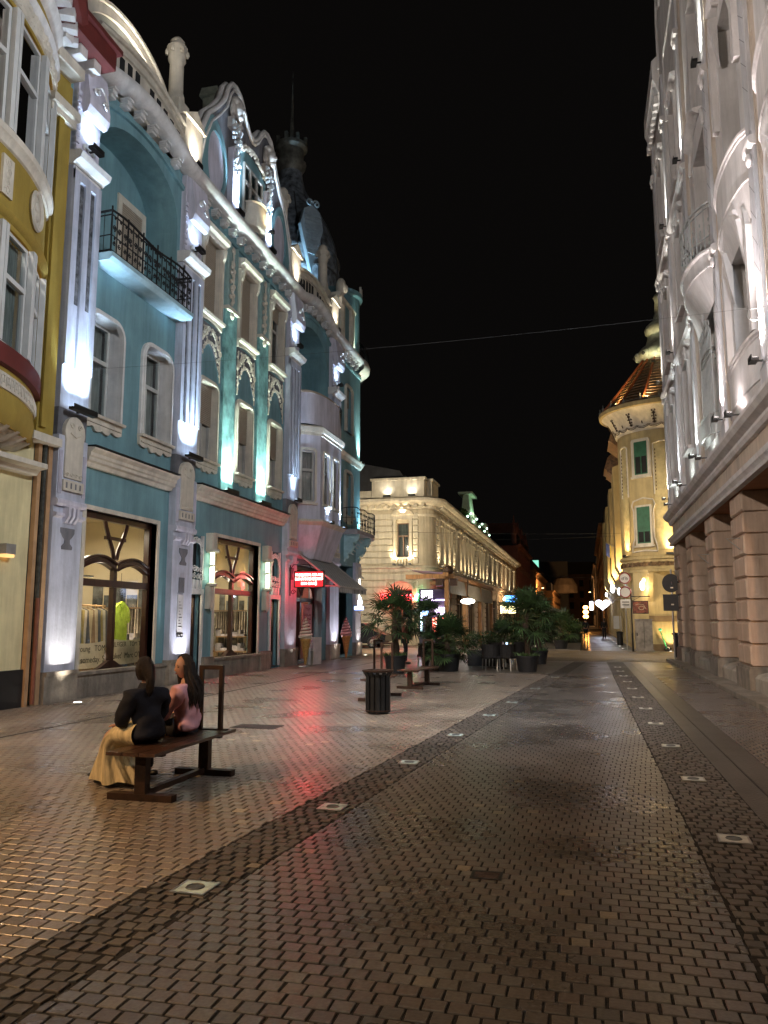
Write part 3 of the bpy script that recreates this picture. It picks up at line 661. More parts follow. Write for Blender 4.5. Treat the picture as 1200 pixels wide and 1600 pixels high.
# first floor windows
def surround(u0, u1, z0, z1, t=.11, r=.22, m=WHITE, w1=.07, name="window_surround"):
    q = MB(FL_); q.ring(rrect(u0 - t, u1 + t, z0, z1 + t, r + t), rrect(u0, u1, z0, z1, r), -.02, w1)
    q.ring(rrect(u0 - t * .5, u1 + t * .5, z0, z1 + t * .5, r + t * .5), rrect(u0, u1, z0, z1, r), w1 - .01, w1 + .03)
    # corners behind the rounded head
    rr = rrect(u0, u1, z0, z1, r)
    q.add([(u1, -.0, z1)] + [(a, -.0, b) for a, b in rr[:6]], [list(range(7))]); q.add([(u0, -.0, z1)] + [(a, -.0, b) for a, b in rr[6:12]], [list(range(7))])
    return q.build(name, m, B, 40)
def sill(u0, u1, z, scallop=True, m=CREAMT):
    q = MB(FL_); q.extr([(-.1, z - .06), (.16, z - .06), (.18, z), (-.1, z + .01)], u0 - .13, u1 + .13)
    n = 24; top = z - .06; outl = [(u0 - .13, top), (u1 + .13, top)]
    for i in range(n + 1):
        s = i / n; outl.append((u1 + .11 - (u1 - u0 + .22) * s, top - .20 - .055 * abs(math.sin(PI * 4 * s)) - (.05 if .3 < s < .7 else 0)))
    q.prism(outl, 0, .07); q.extr([(.07, z - .2), (.1, z - .19), (.1, z - .16), (.07, z - .15)], u0 - .05, u1 + .05)
    return q.build("sill", m, B)
WINL = mat("window_wood_pale", (.52, .53, .50), .5, var=.1)
def liner(a, b_, c, d, dep, m):
    e = .006; q = MB(FL_); a += e; b_ -= e; c += e; d -= e
    for P_ in ([(a, 0, c), (a, -dep, c), (a, -dep, d), (a, 0, d)], [(b_, 0, c), (b_, -dep, c), (b_, -dep, d), (b_, 0, d)], [(a, 0, d), (b_, 0, d), (b_, -dep, d), (a, -dep, d)], [(a, 0, c), (b_, 0, c), (b_, -dep, c), (a, -dep, c)]): q.quad(*P_)
    return q.build("window_reveal", m, B)
for a, b_ in WIN1:
    surround(a, b_, 6.17, 8.5, .12, .3); liner(a, b_, 6.17, 8.5, .36, WHITE); sill(a, b_, 6.17); window(FL_, B, a + .01, b_ - .01, 6.18, 8.49, -.34, 0, 1, wm=WINL)
for i, (a, b_) in enumerate(WINC):
    surround(a, b_, 6.2, 8.5, .13, .18, CREAMT); liner(a, b_, 6.2, 8.5, .3, CREAMT); liner(a, b_, 10.55, 12.95, .3, CREAMT); sill(a, b_, 6.2); window(FL_, B, a + .01, b_ - .01, 6.21, 8.49, -.2, .52, 1)
    window(FL_, B, a + .01, b_ - .01, 10.56, 12.94, -.2, .99 if i < 2 else .22, 1)
    # second floor hood and frame
    q = MB(FL_); q.box(a - .14, a, 0, .10, 10.5, 12.9); q.box(b_, b_ + .14, 0, .10, 10.5, 12.9)
    q.extr([(0, 12.9), (.12, 12.92), (.16, 13.02), (.26, 13.08), (.28, 13.2), (0, 13.26)], a - .2, b_ + .2)
    for sg, c in ((-1, a - .05), (1, b_ + .05)): q.tube(scroll(c, 12.78, .08, 1.3, sg, 0, .14), .022, 5); q.extr([(.1, 12.5), (.16, 12.6), (.2, 12.88), (.1, 12.88)], c - .07, c + .07)
    q.extr([(-.1, 10.46), (.18, 10.46), (.2, 10.54), (-.1, 10.55)], a - .17, b_ + .17)
    n = 12; q.prism([(a - .16, 10.46), (b_ + .16, 10.46)] + [(b_ + .14 - (b_ - a + .28) * k / n, 10.30 + .10 * math.sin(PI * k / n) - .02) for k in range(n + 1)], 0, .08)
    q.build("window_hood", CREAMT, B)
    # ornamental apron between the floors
    q = MB(FL_); q.prism([(a - .13, 8.95), (a - .13, 10.28), (b_ + .13, 10.28), (b_ + .13, 8.95)] + [(b_ + .13 - (b_ - a + .26) * k / 12, 8.95 + .75 * math.sin(PI * k / 12)) for k in range(1, 12)], .0, .03)
    ap = q.build("apron_panel", GREYP, B)
    q = MB(FL_); r2 = random.Random(5); c = (a + b_) / 2
    for sg in (-1, 1):
        for k in range(6):
            s = k / 5; uu = c + sg * (.12 + .5 * s); zz = 10.1 - .15 * s - .35 * s * s
            q.tube(scroll(uu, zz, .10, 1.4, sg if k % 2 else -sg, k, .06), .02, 5)
            q.tube(scroll(c + sg * (.08 + .52 * s), 9.72 - .1 * s - .55 * s ** 2.5, .075, 1.2, -sg, k * 1.3, .055), .016, 5)
        for k in range(9): q.ball((c + sg * (.6 + r2.uniform(-.06, .07)), .05, 8.9 + .13 * k), .035, .03, .045, 6)
        q.tube([(c + sg * .66, .05, 8.7), (c + sg * .62, .06, 9.1), (c + sg * .66, .05, 9.6), (c + sg * .6, .05, 10.15)], .02, 5)
    for k in range(26): q.ball((c + r2.uniform(-.62, .62), .045, 9.85 + r2.uniform(-.15, .3)), .03, .03, .04, 5)
    q.build("stucco_scrolls", CREAMT, ap)
# rough uplit strips with leaf drops
for a, b_ in ((21.02, 21.88), (23.58, 24.44)):
    q = MB(FL_); q.box(a + .02, b_ - .02, 0, .09, 5.42, 11.15); st = q.build("lesene", TEALROUGH, B)
    q = MB(FL_); q.box(a + .1, b_ - .1, 0, .05, 11.3, 13.4); 
    for uu in (a + .08, b_ - .14): q.box(uu, uu + .06, .0, .12, 11.3, 13.4)
    q.build("strip_panel", mat("teal_grey_panel", (.30, .42, .40), .7, var=.1), st)
    q = MB(FL_); c = (a + b_) / 2
    for k in range(14):
        q.ball((c + .12 * math.sin(k * 2.4), .1, 11.45 + .10 * k), .06, .05, .08, 6)
        if k % 3 == 0: q.tube(scroll(c, 11.6 + .13 * k, .12, 1.3, 1 if k % 2 else -1, k, .12), .02, 5)
    q.tube([(c, .1, 11.4), (c + .04, .12, 12.2), (c - .03, .12, 13.3)], .025, 5)
    q.box(a + .04, b_ - .04, .0, .18, 11.15, 11.27); q.ball((c, .1, 11.05), .12, .08, .12, 8)
    q.build("leaf_drop", CREAMT, st)
# loggia doors with shutters
def shutterdoor(u0, u1, z0, z1, w_):
    q = MB(FL_); q.ring([(u0 - .18, z0), (u1 + .18, z0), (u1 + .18, z1 + .18), (u0 - .18, z1 + .18)], [(u0, z0), (u1, z0), (u1, z1), (u0, z1)], w_, w_ + .05)
    d = q.build("balcony_door", CREAMT, B); s = MB(FL_); n = 44
    for i in range(n):
        z = z0 + (z1 - z0) * i / n; h = (z1 - z0) / n; s.extr([(w_ + .01, z), (w_ + .035, z + h * .3), (w_ + .035, z + h * .8), (w_ + .01, z + h)], u0, u1)
    s.build("rolling_shutter", BLIND, d)
shutterdoor(14.6, 15.5, 9.75, 12.2, -.95); shutterdoor(16.9, 17.85, 9.75, 12.5, -.95)
# balcony bay one
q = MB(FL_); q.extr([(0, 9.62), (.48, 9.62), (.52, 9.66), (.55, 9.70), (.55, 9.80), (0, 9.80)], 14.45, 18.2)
bl = q.build("balcony", mat("balcony_glow_tint", (.34, .50, .56), .75, var=.12), B); iron_railing(FL_, bl, 14.48, 18.15, .48, 9.8, 10.8, "iron_railing", seed=4, cell=.21)  # slab colour carries the bluish glow seen on its underside
# gable
GA = [(18.95, 14.4), (19.05, 15.1), (19.28, 15.9), (19.71, 16.75), (20.3, 17.35), (20.75, 17.9), (21.0, 18.5), (21.25, 18.8), (21.55, 18.88), (21.85, 18.8), (22.1, 18.55), (22.35, 18.2), (22.65, 17.95)]
GA = GA + [(22.85, 17.9)] + [(45.7 - u, z) for u, z in reversed(GA)]
q = MB(FL_); q.prism(GA, -.45, -.05); gb = q.build("gable", GREYP, B)
q = MB(FL_)
q.tube([(u, -.02, z + .05) for u, z in GA], .085, 8); q.tube([(u + (22.85 - u) * .05, .03, z - .12) for u, z in GA], .045, 6); q.tube([(u, -.25, z + .06) for u, z in GA], .11, 8)
q.build("gable_moulding", WHITE, gb, 60)
q = MB(FL_); q.box(21.75, 24.0, -.05, .02, 14.4, 16.9); q.prism([(21.75, 16.9)] + [(21.75 + 2.25 * k / 10, 16.9 + .3 * math.sin(PI * k / 10)) for k in range(1, 10)] + [(24.0, 16.9)], -.05, .02)
for s in (0, 1):
    o_ = [(20.0 + .72 * math.cos(a) * (1 if math.cos(a) < 0 else 1.4), 15.55 + 1.35 * math.sin(a)) for a in [2 * PI * k / 28 for k in range(28)]]
    i_ = [(20.2 + .5 * math.cos(a) * (1 if math.cos(a) < 0 else 1.35), 15.5 + 1.0 * math.sin(a)) for a in [2 * PI * k / 28 for k in range(28)]]
    if s: o_ = [(45.7 - u, z) for u, z in o_]; i_ = [(45.7 - u, z) for u, z in i_]
    q.ring(o_, i_, -.05, .03)
q.build("gable_field", TEAL, gb)
q = MB(FL_)
for s in (0, 1):
    i_ = [(20.2 + .5 * math.cos(a) * (1 if math.cos(a) < 0 else 1.35), 15.5 + 1.0 * math.sin(a)) for a in [2 * PI * k / 28 for k in range(28)]]
    if s: i_ = [(45.7 - u, z) for u, z in i_]
    q.prism([(u, z) for u, z in i_], -.049, -.035)
q.build("oval_recess", LAVL, gb)
for a in (21.17, 23.85):
    q = MB(FL_); q.box(a, a + .5, -.05, .14, 14.4, 16.6); q.build("gable_pilaster", LAVL, gb)
    c = a + .25; q = MB(FL_)
    q.ball((c, .16, 17.98), .24, .2, .32, 12); q.ball((c, .35, 17.93), .05, .07, .09, 6); q.ball((c, .22, 17.72), .13, .12, .12, 8); q.ball((c, .10, 18.2), .33, .2, .22, 12)
    for sg in (-1, 1): q.ball((c + sg * .27, .08, 17.9), .1, .1, .3, 8); q.ball((c + sg * .1, .31, 18.05), .04, .03, .025, 6); q.tube(scroll(c + sg * .28, 17.6, .1, 1.3, sg, 0, .12), .03, 5)
    q.box(c - .35, c + .35, -.05, .12, 17.25, 17.6)
    q.build("mascaron", mat("mask_stone", (.50, .47, .44), .75, var=.2), gb, 40)
    q = MB(FL_); r2 = random.Random(9)
    for k in range(80):
        s = k / 80; wdt = .30 * (1 - s) + .08 + .08 * math.sin(s * 9); q.ball((c + r2.uniform(-wdt, wdt), .14 + r2.uniform(0, .06), 17.45 - 1.7 * s), .05, .05, .06, 5)
    q.build("garland", mat("garland_stucco", (.62, .68, .72), .7), gb)
q = MB(FL_); r2 = random.Random(3)
for k in range(60):
    s = k / 59; q.ball((21.85 + 2.0 * s, .06, 17.0 + .32 * math.sin(PI * s) + r2.uniform(-.07, .12)), .05, .05, .07, 5)
q.build("window_festoon", CREAMT, gb)
window(FL_, gb, 22.1, 23.15, 14.9, 16.6, .06, 0, 1, bars=1) if False else window(FL_, gb, 22.1, 23.6, 14.95, 16.65, .07, 0, 2)
q = MB(FL_); q.lathe([(.30, 14.45), (.52, 14.55), (.58, 14.9), (.50, 15.35), (.56, 15.4), (.52, 15.42)], 22.85, .05, 16, 0, PI, sw=.9); q.build("gable_balcony", CREAMT, gb, 40)
# attic parapets with slots
def attic(u0, u1, hi, seed=0):
    n = 10; us = [u0 + (u1 - u0) * k / n for k in range(n + 1)]
    q = MB(FL_)
    top = lambda u: hi + .35 * math.sin(PI * (u - u0) / (u1 - u0))
    q.prism([(u, 14.3) for u in us] + [(u, top(u)) for u in reversed(us)], -.35, -.02)
    q.sweep([(-.4, 0), (.06, 0), (.10, .06), (.06, .12), (-.4, .12)], [(u, 0, top(u)) for u in us])
    q.sweep([(-.05, 0), (.05, 0), (.05, .08), (-.05, .08)], [(u, 0, top(u) - .28) for u in us])
    a = q.build("attic_parapet", CREAMT, B); s = MB(FL_)
    for k in range(11):
        u = u0 + .3 + (u1 - u0 - .6) * k / 10
        if k in (5,): continue
        h = .55 - .035 * abs(k - 4); s.box(u - .09, u + .09, -.02, .004, top(u) - .40 - h, top(u) - .34)
    s.build("slot", DARKIN, a)
attic(14.3, 18.3, 15.35); attic(27.5, 31.4, 15.35)
# curved pale roof vault over bay one
n = 24; U0, U1 = 14.2, 18.95
vt = [(16.58 - 2.38 * math.cos(PI * k / n), 15.4 + 1.9 * math.sin(PI * k / n) ** .9) for k in range(n + 1)]
q = MB(FL_); q.prism([(U0, 14.6)] + vt + [(U1, 14.6)], -6, -.78); q.build("roof_vault", mat("zinc_roof", (.55, .55, .50), .35, .6, var=.15, scale=2), B, 50)
q = MB(FL_); q.tube([(u, -.72, z) for u, z in vt], .08, 6); q.prism(vt + [(16.58 + (u - 16.58) * .84, 15.4 + (z - 15.4) * .84) for u, z in reversed(vt)], -.85, -.70); q.build("vault_edge", CREAMT, B, 60)
# attic pedestals, columns
def pedestal(u, h=1.15, colm=True):
    q = MB(FL_); q.box(u - .5, u + .5, -.4, .08, 14.4, 15.2 + h - .6); q.prism([(u - .6, 14.6 + h), (u + .6, 14.6 + h), (u, 15.0 + h)], -.45, .16)
    p = q.build("attic_pedestal", CREAMT, B)
    if colm:
        z0 = 14.9 + h; c = MB(FL_); c.box(u - .45, u + .15, -.75, -.2, 14.4, z0 + .35)
        c.lathe([(.27, z0 + .35), (.25, z0 + .55), (.21, z0 + .7), (.20, z0 + 1.6), (.26, z0 + 1.72), (.24, z0 + 1.85), (.30, z0 + 2.0), (.30, z0 + 2.1), (.2, z0 + 2.15), (.21, z0 + 2.3), (.12, z0 + 2.42), (.001, z0 + 2.45)], u - .15, -.48, 14)
        for k in range(6): a = PI * 2 * k / 6; c.ball((u - .15 + .27 * math.cos(a), -.48 + .27 * math.sin(a), z0 + 1.95), .08, .08, .12, 6)
        c.build("pinnacle_column", CREAMT, p, 40)
pedestal(18.75); pedestal(27.0); pedestal(31.9)
# dome tower set back
D = (36.6, -4.0)
q = MB(FL_); q.lathe([(2.0, 14.5), (2.2, 17.4), (2.5, 18.4), (2.62, 19.6), (2.45, 20.9), (2.05, 22.0), (1.55, 22.9), (1.1, 23.7), (.8, 24.3), (.62, 25.0), (.55, 25.6)], *D, 24)
dm = q.build("dome", mat("dome_slate", (.30, .34, .38), .45, .1, var=.4, scale=3, bump=.6, bscale=9), B, 30)
q = MB(FL_); q.lathe([(.55, 25.3), (.78, 25.7), (.80, 25.9), (.62, 26.0), (.70, 26.6), (.86, 26.75), (.84, 26.95), (.3, 27.0), (.22, 27.2), (.0, 27.2)], *D, 16)
for k in range(8): a = 2 * PI * k / 8; q.box(D[0] + .78 * math.cos(a) - .08, D[0] + .78 * math.cos(a) + .08, D[1] + .78 * math.sin(a) - .08, D[1] + .78 * math.sin(a) + .08, 26.95, 27.3)
q.lathe([(.14, 27.2), (.09, 28.6), (.03, 30.4), (.005, 31.4)], *D, 8); q.build("lantern", mat("lantern_lead", (.22, .22, .19), .5, .3, var=.3), dm, 30)
q = MB(FL_)
for z, r_ in ((17.6, 2.3), (18.3, 2.52), (19.2, 2.65), (20.2, 2.62)): q.tube([(D[0] + r_ * math.cos(a), D[1] + r_ * math.sin(a), z + .12 * math.sin(4 * a)) for a in [2 * PI * k / 48 for k in range(48)]], .05, 5, True)
for k in range(12):
    a = 2 * PI * k / 12; q.tube([(D[0] + r_ * math.cos(a), D[1] + r_ * math.sin(a), z) for r_, z in ((2.25, 17.4), (2.54, 18.4), (2.66, 19.6), (2.48, 20.9), (2.08, 22.0), (1.58, 22.9), (1.14, 23.7))], .04, 5)
q.build("dome_ribs", mat("rib_lead", (.12, .125, .13), .45, .3), dm)
q = MB(frame(-12.3, 33.9, .62, .78, .78, -.62)); q.prism([(-.65, 20.7), (0, 18.3), (.65, 20.7), (.45, 21.5), (0, 21.8), (-.45, 21.5)], -.25, .0)
for k in range(9): q.box(-.5 + abs(k - 0) * .035, .5 - k * .035, .0, .05, 21.2 - k * .24, 21.3 - k * .24)
q.tube(scroll(-.2, 21.85, .2, 1.3, 1, 0, .05), .05, 5); q.tube(scroll(.2, 21.85, .2, 1.3, -1, 0, .05), .05, 5)
q.build("dormer_louvre", mat("louvre_paint", (.35, .42, .46), .6), dm)
# oriel of bay three
OR = [(27.42, 0), (28.1, .78), (30.7, .78), (31.28, 0)]
def oriel_ring(q, z0, z1, e=0.0, e1=None):
    e1 = e if e1 is None else e1
    f = lambda ee: [(27.42 - ee, 0), (28.1 - ee * .6, .78 + ee), (30.7 + ee * .6, .78 + ee), (31.28 + ee, 0)]
    A = f(e); C = f(e1)
    q.add([(u, a, z0) for u, a in A] + [(u, a, z1) for u, a in C], [[0, 1, 5, 4], [1, 2, 6, 5], [2, 3, 7, 6], [0, 3, 2, 1], [4, 5, 6, 7]])
def oriel_side(i):
    (ua, wa), (ub, wb) = OR[i], OR[i + 1]; L = math.hypot(ub - ua, wb - wa); du, dw = (ub - ua) / L, (wb - wa) / L
    return (lambda s, o_, z: FL_(ua + du * s - dw * o_, wa + dw * s + du * o_, z)), L
q = MB(FL_); oriel_ring(q, 3.95, 4.6, -.32, -.1); oriel_ring(q, 4.6, 5.2, -.1, .1); om = q.build("oriel", LAVL, B)
q = MB(FL_); oriel_ring(q, 5.2, 5.34, .10, .22); oriel_ring(q, 5.34, 5.42, .16); q.build("oriel_base_moulding", CREAMT, om)
for i in range(3):
    f_, L = oriel_side(i); q = MB(f_)
    if i == 1: hs = [(.35, 1.05, 6.1, 8.1, .2), (1.55, 2.25, 6.1, 8.1, .2)]
    else: hs = [(L / 2 - .27, L / 2 + .27, 6.1, 8.1, .2)]
    wall_grid(q, 0, L, 5.42, 8.7, hs); wo = q.build("oriel_wall", LAVL, om)
    for h in hs:
        window(f_, om, h[0], h[1], h[2], h[3], -.12, 0, 0)
        q = MB(f_); q.ring(rrect(h[0] - .09, h[1] + .09, h[2] - .04, h[3] + .1, .16, bottom=True), rrect(h[0], h[1], h[2], h[3], .08, bottom=True), 0, .05); q.box(h[0] - .12, h[1] + .12, 0, .12, h[2] - .12, h[2] - .04); q.build("window_surround", CREAMT, wo)
q = MB(FL_); oriel_ring(q, 8.7, 8.82, .06); oriel_ring(q, 8.82, 9.0, .12, .16); oriel_ring(q, 9.0, 9.08, .08); q.build("oriel_moulding", CREAMT, om)
q = MB(FL_); n = 40; per = [(27.35 + .0, .0)] + [(29.35 - 2.0 * math.cos(PI * k / n), .92 * math.sin(PI * k / n) ** .6) for k in range(1, n)] + [(31.35, 0)]
def ptop(k): s = k / n; return 10.35 if s < .62 else 10.35 - 1.0 * math.sin(PI * (s - .62) / .34) ** .8 if s < .96 else 10.35
for k in range(n): (a, wa), (c, wc) = per[k], per[k + 1]; q.add([(a, wa, 9.08), (c, wc, 9.08), (c, wc, ptop(k + 1)), (a, wa, ptop(k)), (a, wa - .1 if wa > .1 else 0, 9.08), (c, wc - .1 if wc > .1 else 0, 9.08), (c, wc - .1 if wc > .1 else 0, ptop(k + 1)), (a, wa - .1 if wa > .1 else 0, ptop(k))], [[0, 1, 2, 3], [4, 5, 6, 7], [3, 2, 6, 7]])
pr = q.build("oriel_parapet", LAVL, om, 50)
q = MB(FL_); q.tube([(per[k][0], per[k][1] - .04, ptop(k)) for k in range(n + 1)], .06, 6); q.build("parapet_coping", mat("coping_stone", (.38, .31, .24), .8), pr)
q = MB(FL_)
for k in range(26, 39):
    a, wa = per[k]; q.tube([(a, wa, ptop(k)), (a, wa + .03, 10.4)], .012, 4); q.tube(scroll(a, (ptop(k) + 10.4) / 2, .08, 1.2, 1, k, wa), .01, 4)
q.tube([(per[k][0], per[k][1], 10.42) for k in range(25, 40)], .018, 5); q.build("iron_railing", IRON, pr)
window(FL_, B, 28.6, 29.6, 9.6, 11.6, -1.44, 0, 0)
# end bay windows, balcony, drum
window(FL_, B, 33.7, 34.8, 6.35, 8.4, -.2, .3, 1); surround(33.7, 34.8, 6.35, 8.4, .12, .2, CREAMT); sill(33.7, 34.8, 6.35)
window(FL_, B, 33.75, 34.75, 10.3, 12.5, -.2, .4, 0); surround(33.75, 34.75, 10.3, 12.5, .12, .2, CREAMT)
q = MB(FL_); q.sweep([(0, -.3), (.08, -.3), (.12, -.15), (.22, -.05), (.22, 0), (0, 0)], [(32.55, 0, 9.2), (36.1, 0, 9.2)]); q.lathe([(1.3, 8.9), (1.42, 9.05), (1.52, 9.2), (1.3, 9.22)], 36.1, -1.3, 16, -.3, PI / 2); q.build("cornice", CREAMT, B)
q = MB(FL_); q.prism([(u, w_) for u, w_ in [(33.3, 0), (33.3, .75), (36.4, .8), (37.3, .3), (37.6, -.4), (37.5, -1.2)]], 5.50, 5.66); q.v = [(x, y, z) for x, y, z in q.v]
# prism extrudes along w, so build the slab by hand
q = MB(FL_); SP = [(33.3, 0), (33.3, .75), (36.2, .78), (37.2, .45), (37.8, -.3), (37.9, -1.2), (37.3, -1.2), (36.1, -.02)]
q.add([(u, w_, 5.48) for u, w_ in SP] + [(u, w_, 5.66) for u, w_ in SP], [list(range(8))[::-1], list(range(8, 16))] + [[i, (i + 1) % 8, 8 + (i + 1) % 8, 8 + i] for i in range(8)])
bc = q.build("balcony", mat("balcony_slab", (.40, .38, .40), .8), B)
q = MB(FL_)
pp = []
for (ua, wa), (ub, wb) in zip(SP[:5], SP[1:6]):
    L = math.hypot(ub - ua, wb - wa); kk = max(1, int(L / .22))
    for k in range(kk): pp.append((ua + (ub - ua) * k / kk, wa + (wb - wa) * k / kk))
for zz, rr in ((6.62, .02), (5.75, .012), (6.2, .01)): q.tube([(u, w_, zz + (.04 * math.sin(i) if zz > 6.5 else 0)) for i, (u, w_) in enumerate(pp)], rr, 5)
for i, (u, w_) in enumerate(pp):
    q.tube([(u, w_, 5.66), (u, w_, 6.65)], .012, 4); q.tube(scroll(u, 5.95, .08, 1.3, 1, i, w_), .010, 4); q.tube(scroll(u, 6.4, .09, 1.3, -1, i, w_), .010, 4)
q.build("iron_railing", IRON, bc)
q = MB(FL_)
for u in (33.7, 35.6):
    out = [(0, 5.48), (.70, 5.48), (.68, 5.2), (.45, 5.1), (.40, 4.75), (.15, 4.6), (.0, 4.25)]
    q.add([(u, a, z) for a, z in out] + [(u + .22, a, z) for a, z in out], [list(range(7)), list(range(13, 6, -1))] + [[i, (i + 1) % 7, 7 + (i + 1) % 7, 7 + i] for i in range(7)])
    for k in range(4): q.ball((u + .11, .55 - .14 * k, 5.15 - .22 * k), .13, .09, .12, 7)
q.build("balcony_bracket", mat("bracket_stucco", (.42, .62, .64), .7), bc)
q = MB(FL_)
for u in (33.81, 34.8, 35.71):
    for k in range(3): q.v += [] ; q.tube([(u + .02, .12 + .2 * k + .09 * math.cos(a), 4.75 + .26 * k + .09 * math.sin(a)) for a in [i * .5 for i in range(11)]], .025, 5)
q.build("bracket_scrolls", WHITE, bc)
# attic drum at the corner
q = MB(FL_); q.box(32.9, 35.4, -.7, -.1, 14.3, 16.5); q.lathe([(1.25, 14.4), (1.25, 17.6), (1.4, 17.7), (1.4, 17.9), (1.1, 18.0), (.0001, 18.0)], 36.1, -1.3, 20); dr = q.build("corner_drum", TEAL, B)
q = MB(FL_); q.sweep([(-.7, 0), (.05, 0), (.1, .1), (.05, .2), (-.7, .2)], [(32.8, -.05, 16.5), (35.4, -.05, 16.5)])
for u in (33.0, 34.6): q.box(u, u + .55, -.1, .04, 14.4, 16.5); q.box(u + .1, u + .14, .04, .07, 15, 16.2); q.box(u + .25, u + .29, .04, .07, 14.9, 16.2)
q.ball((33.3, -.1, 17.1), .32, .25, .45, 12); q.ball((33.3, .05, 17.0), .2, .2, .25, 10)
for k in range(10): a = -.6 + k * .24; q.box(36.1 + 1.33 * math.cos(a) - .05, 36.1 + 1.33 * math.cos(a) + .05, -1.3 + 1.33 * math.sin(a) - .05, -1.3 + 1.33 * math.sin(a) + .05, 17.9, 18.3)
q.build("drum_trim", CREAMT, dr, 40)
# round disc on the cross-street side, seen edge on
q = MB(); q.tube([(-11.5 + .9 * math.cos(a), 37.95, 14.9 + 1.2 * math.sin(a)) for a in [2 * PI * k / 20 for k in range(20)]], .12, 6, True); q.build("round_window", DARKM, B)
# ------------------------------------------------------------ shop fronts in the turquoise building
INT = mat("shop_wall", (.62, .54, .38), .8, var=.06, scale=1)
INTD = mat("shop_wall_print", (.16, .17, .17), .8, var=.6, scale=3)
def shopfront(u0, u1, z0, z1, dep=3.2, lightp=55, col=(1, .84, .62), wall=INT, scr=False):
    c = (u0 + u1) / 2; w_ = -.22; q = MB(FL_); t = .11
    q.box(u0, u0 + t, w_ - .06, w_ + .08, z0, z1).box(u1 - t, u1, w_ - .06, w_ + .08, z0, z1).box(u0 + t, u1 - t, w_ - .06, w_ + .08, z1 - .14, z1)
    zb = z0 + (z1 - z0) * .555; zt = z0 + (z1 - z0) * .66
    q.box(u0 + t, u1 - t, w_ - .05, w_ + .11, zb - .08, zb + .08); q.box(c - .06, c + .06, w_ - .05, w_ + .07, z0, zt)
    for sg in (-1, 1):                      # bow-shaped heavy transoms
        a = c + sg * .02; e = (u1 - t) if sg > 0 else (u0 + t)
        P_ = [(a + (e - a) * k / 12, zt + .10 + .26 * math.sin(PI * (.12 + .78 * k / 12)) - .10) for k in range(13)]
        q.add([(x, w_ + .1, z) for x, z in P_] + [(x, w_ + .1, z - .17) for x, z in P_] + [(x, w_ - .05, z) for x, z in P_] + [(x, w_ - .05, z - .17) for x, z in P_],
              [[k, k + 1, 14 + k, 13 + k] for k in range(12)] + [[26 + k, 27 + k, k + 1, k] for k in range(12)] + [[13 + k, 14 + k, 40 + k, 39 + k] for k in range(12)])
        q.tube([(x, w_ + .12, z - .01) for x, z in P_], .035, 6); q.tube([(x, w_ + .12, z - .16) for x, z in P_], .02, 6)
        # lyre shaped bars above
        L = [(c + sg * x, z) for x, z in ((.05, zt + .2), (.12, zt + .42), (.30, zt + .72), (.42, zt + .95), (.46, z1 - .14))]
        q.tube([(x, w_ + .03, z) for x, z in L], .05, 6)
    q.box(c - .40, c + .40, w_ - .02, w_ + .05, z1 - .56, z1 - .48)
    n = 20; low = [(u0 + t + (u1 - u0 - 2 * t) * k / n, z0 + .06 + .17 * (1 - math.cos(2 * PI * 1.0 * k / n)) / 2) for k in range(n + 1)]
    low = [(x, z0 + .03 + .20 * math.exp(-((x - c) / .34) ** 2) + .09 * (abs(x - c) / (u1 - c)) ** 6) for x, _ in low]
    q.prism([(u0 + t, z0 - .02), *low, (u1 - t, z0 - .02)], w_ - .05, w_ + .06)
    fo = q.build("shop_window", MAHOG, B, 40)
    MB(FL_).quad((u0 + t, w_, z0), (u1 - t, w_, z0), (u1 - t, w_, z1), (u0 + t, w_, z1)).build("pane", GLASSC, fo)
    q = MB(FL_); q.ring([(u0 - .12, z0), (u1 + .12, z0), (u1 + .12, z1 + .1), (u0 - .12, z1 + .1)], [(u0, z0), (u1, z0), (u1, z1), (u0, z1)], -.3, .03); q.build("shop_surround", CREAMT, fo)
    a, b_ = u0 - .3, u1 + 1.1; q = MB(FL_)
    q.quad((a, -dep, .3), (b_, -dep, .3), (b_, -dep, 4.3), (a, -dep, 4.3)); q.quad((a, -.36, .3), (a, -dep, .3), (a, -dep, 4.3), (a, -.36, 4.3)); q.quad((b_, -.36, .3), (b_, -dep, .3), (b_, -dep, 4.3), (b_, -.36, 4.3))
    q.quad((a, -.36, 4.3), (b_, -.36, 4.3), (b_, -dep, 4.3), (a, -dep, 4.3)); q.quad((a, -.36, .3), (b_, -.36, .3), (b_, -dep, .3), (a, -dep, .3))
    ro = q.build("shop_room", wall, B)
    q = MB(FL_); 
    for k in range(5): s = a + .2 + (b_ - a - .4) * k / 5; q.box(s, s + (b_ - a - .4) / 5 - .08, -dep + .01, -dep + .04, .5, 2.35)
    q.box(u0 + .2, u1 - .2, -1.7, -1.62, 2.72, 2.76)
    for k in range(6): s = .45 + (dep - .9) * k / 6; q.box(b_ - .05, b_ - .01, -s - (dep - .9) / 6 + .06, -s, .4, 2.3 + .25 * (k % 2))
    q.build("wall_panels", INTD, ro)
    q = MB(FL_); q.box(b_ - .5, b_ - .06, -dep + .3, -.6, 1.05, 1.09); q.box(b_ - .5, b_ - .06, -dep + .3, -.6, .55, .6); q.tube([(b_ - .3, -.5, 1.95), (b_ - .3, -dep + .3, 1.95)], .02, 6)
    q.build("shelf", mat("shelf_wood", (.28, .17, .09), .5), ro)
    r2 = random.Random(int(u0)); q = MB(FL_); w2 = -.6
    while w2 > -dep + .4:
        hh = r2.uniform(.55, .8); q.box(b_ - .48, b_ - .12, w2 - .05, w2 - .015, 1.92 - hh, 1.92, .006); w2 -= r2.uniform(.07, .10)
    q.build("hanging_clothes", mat("hanging_cloth", (.42, .36, .30), .9, var=.3, island=.75), ro)
    q = MB(FL_)
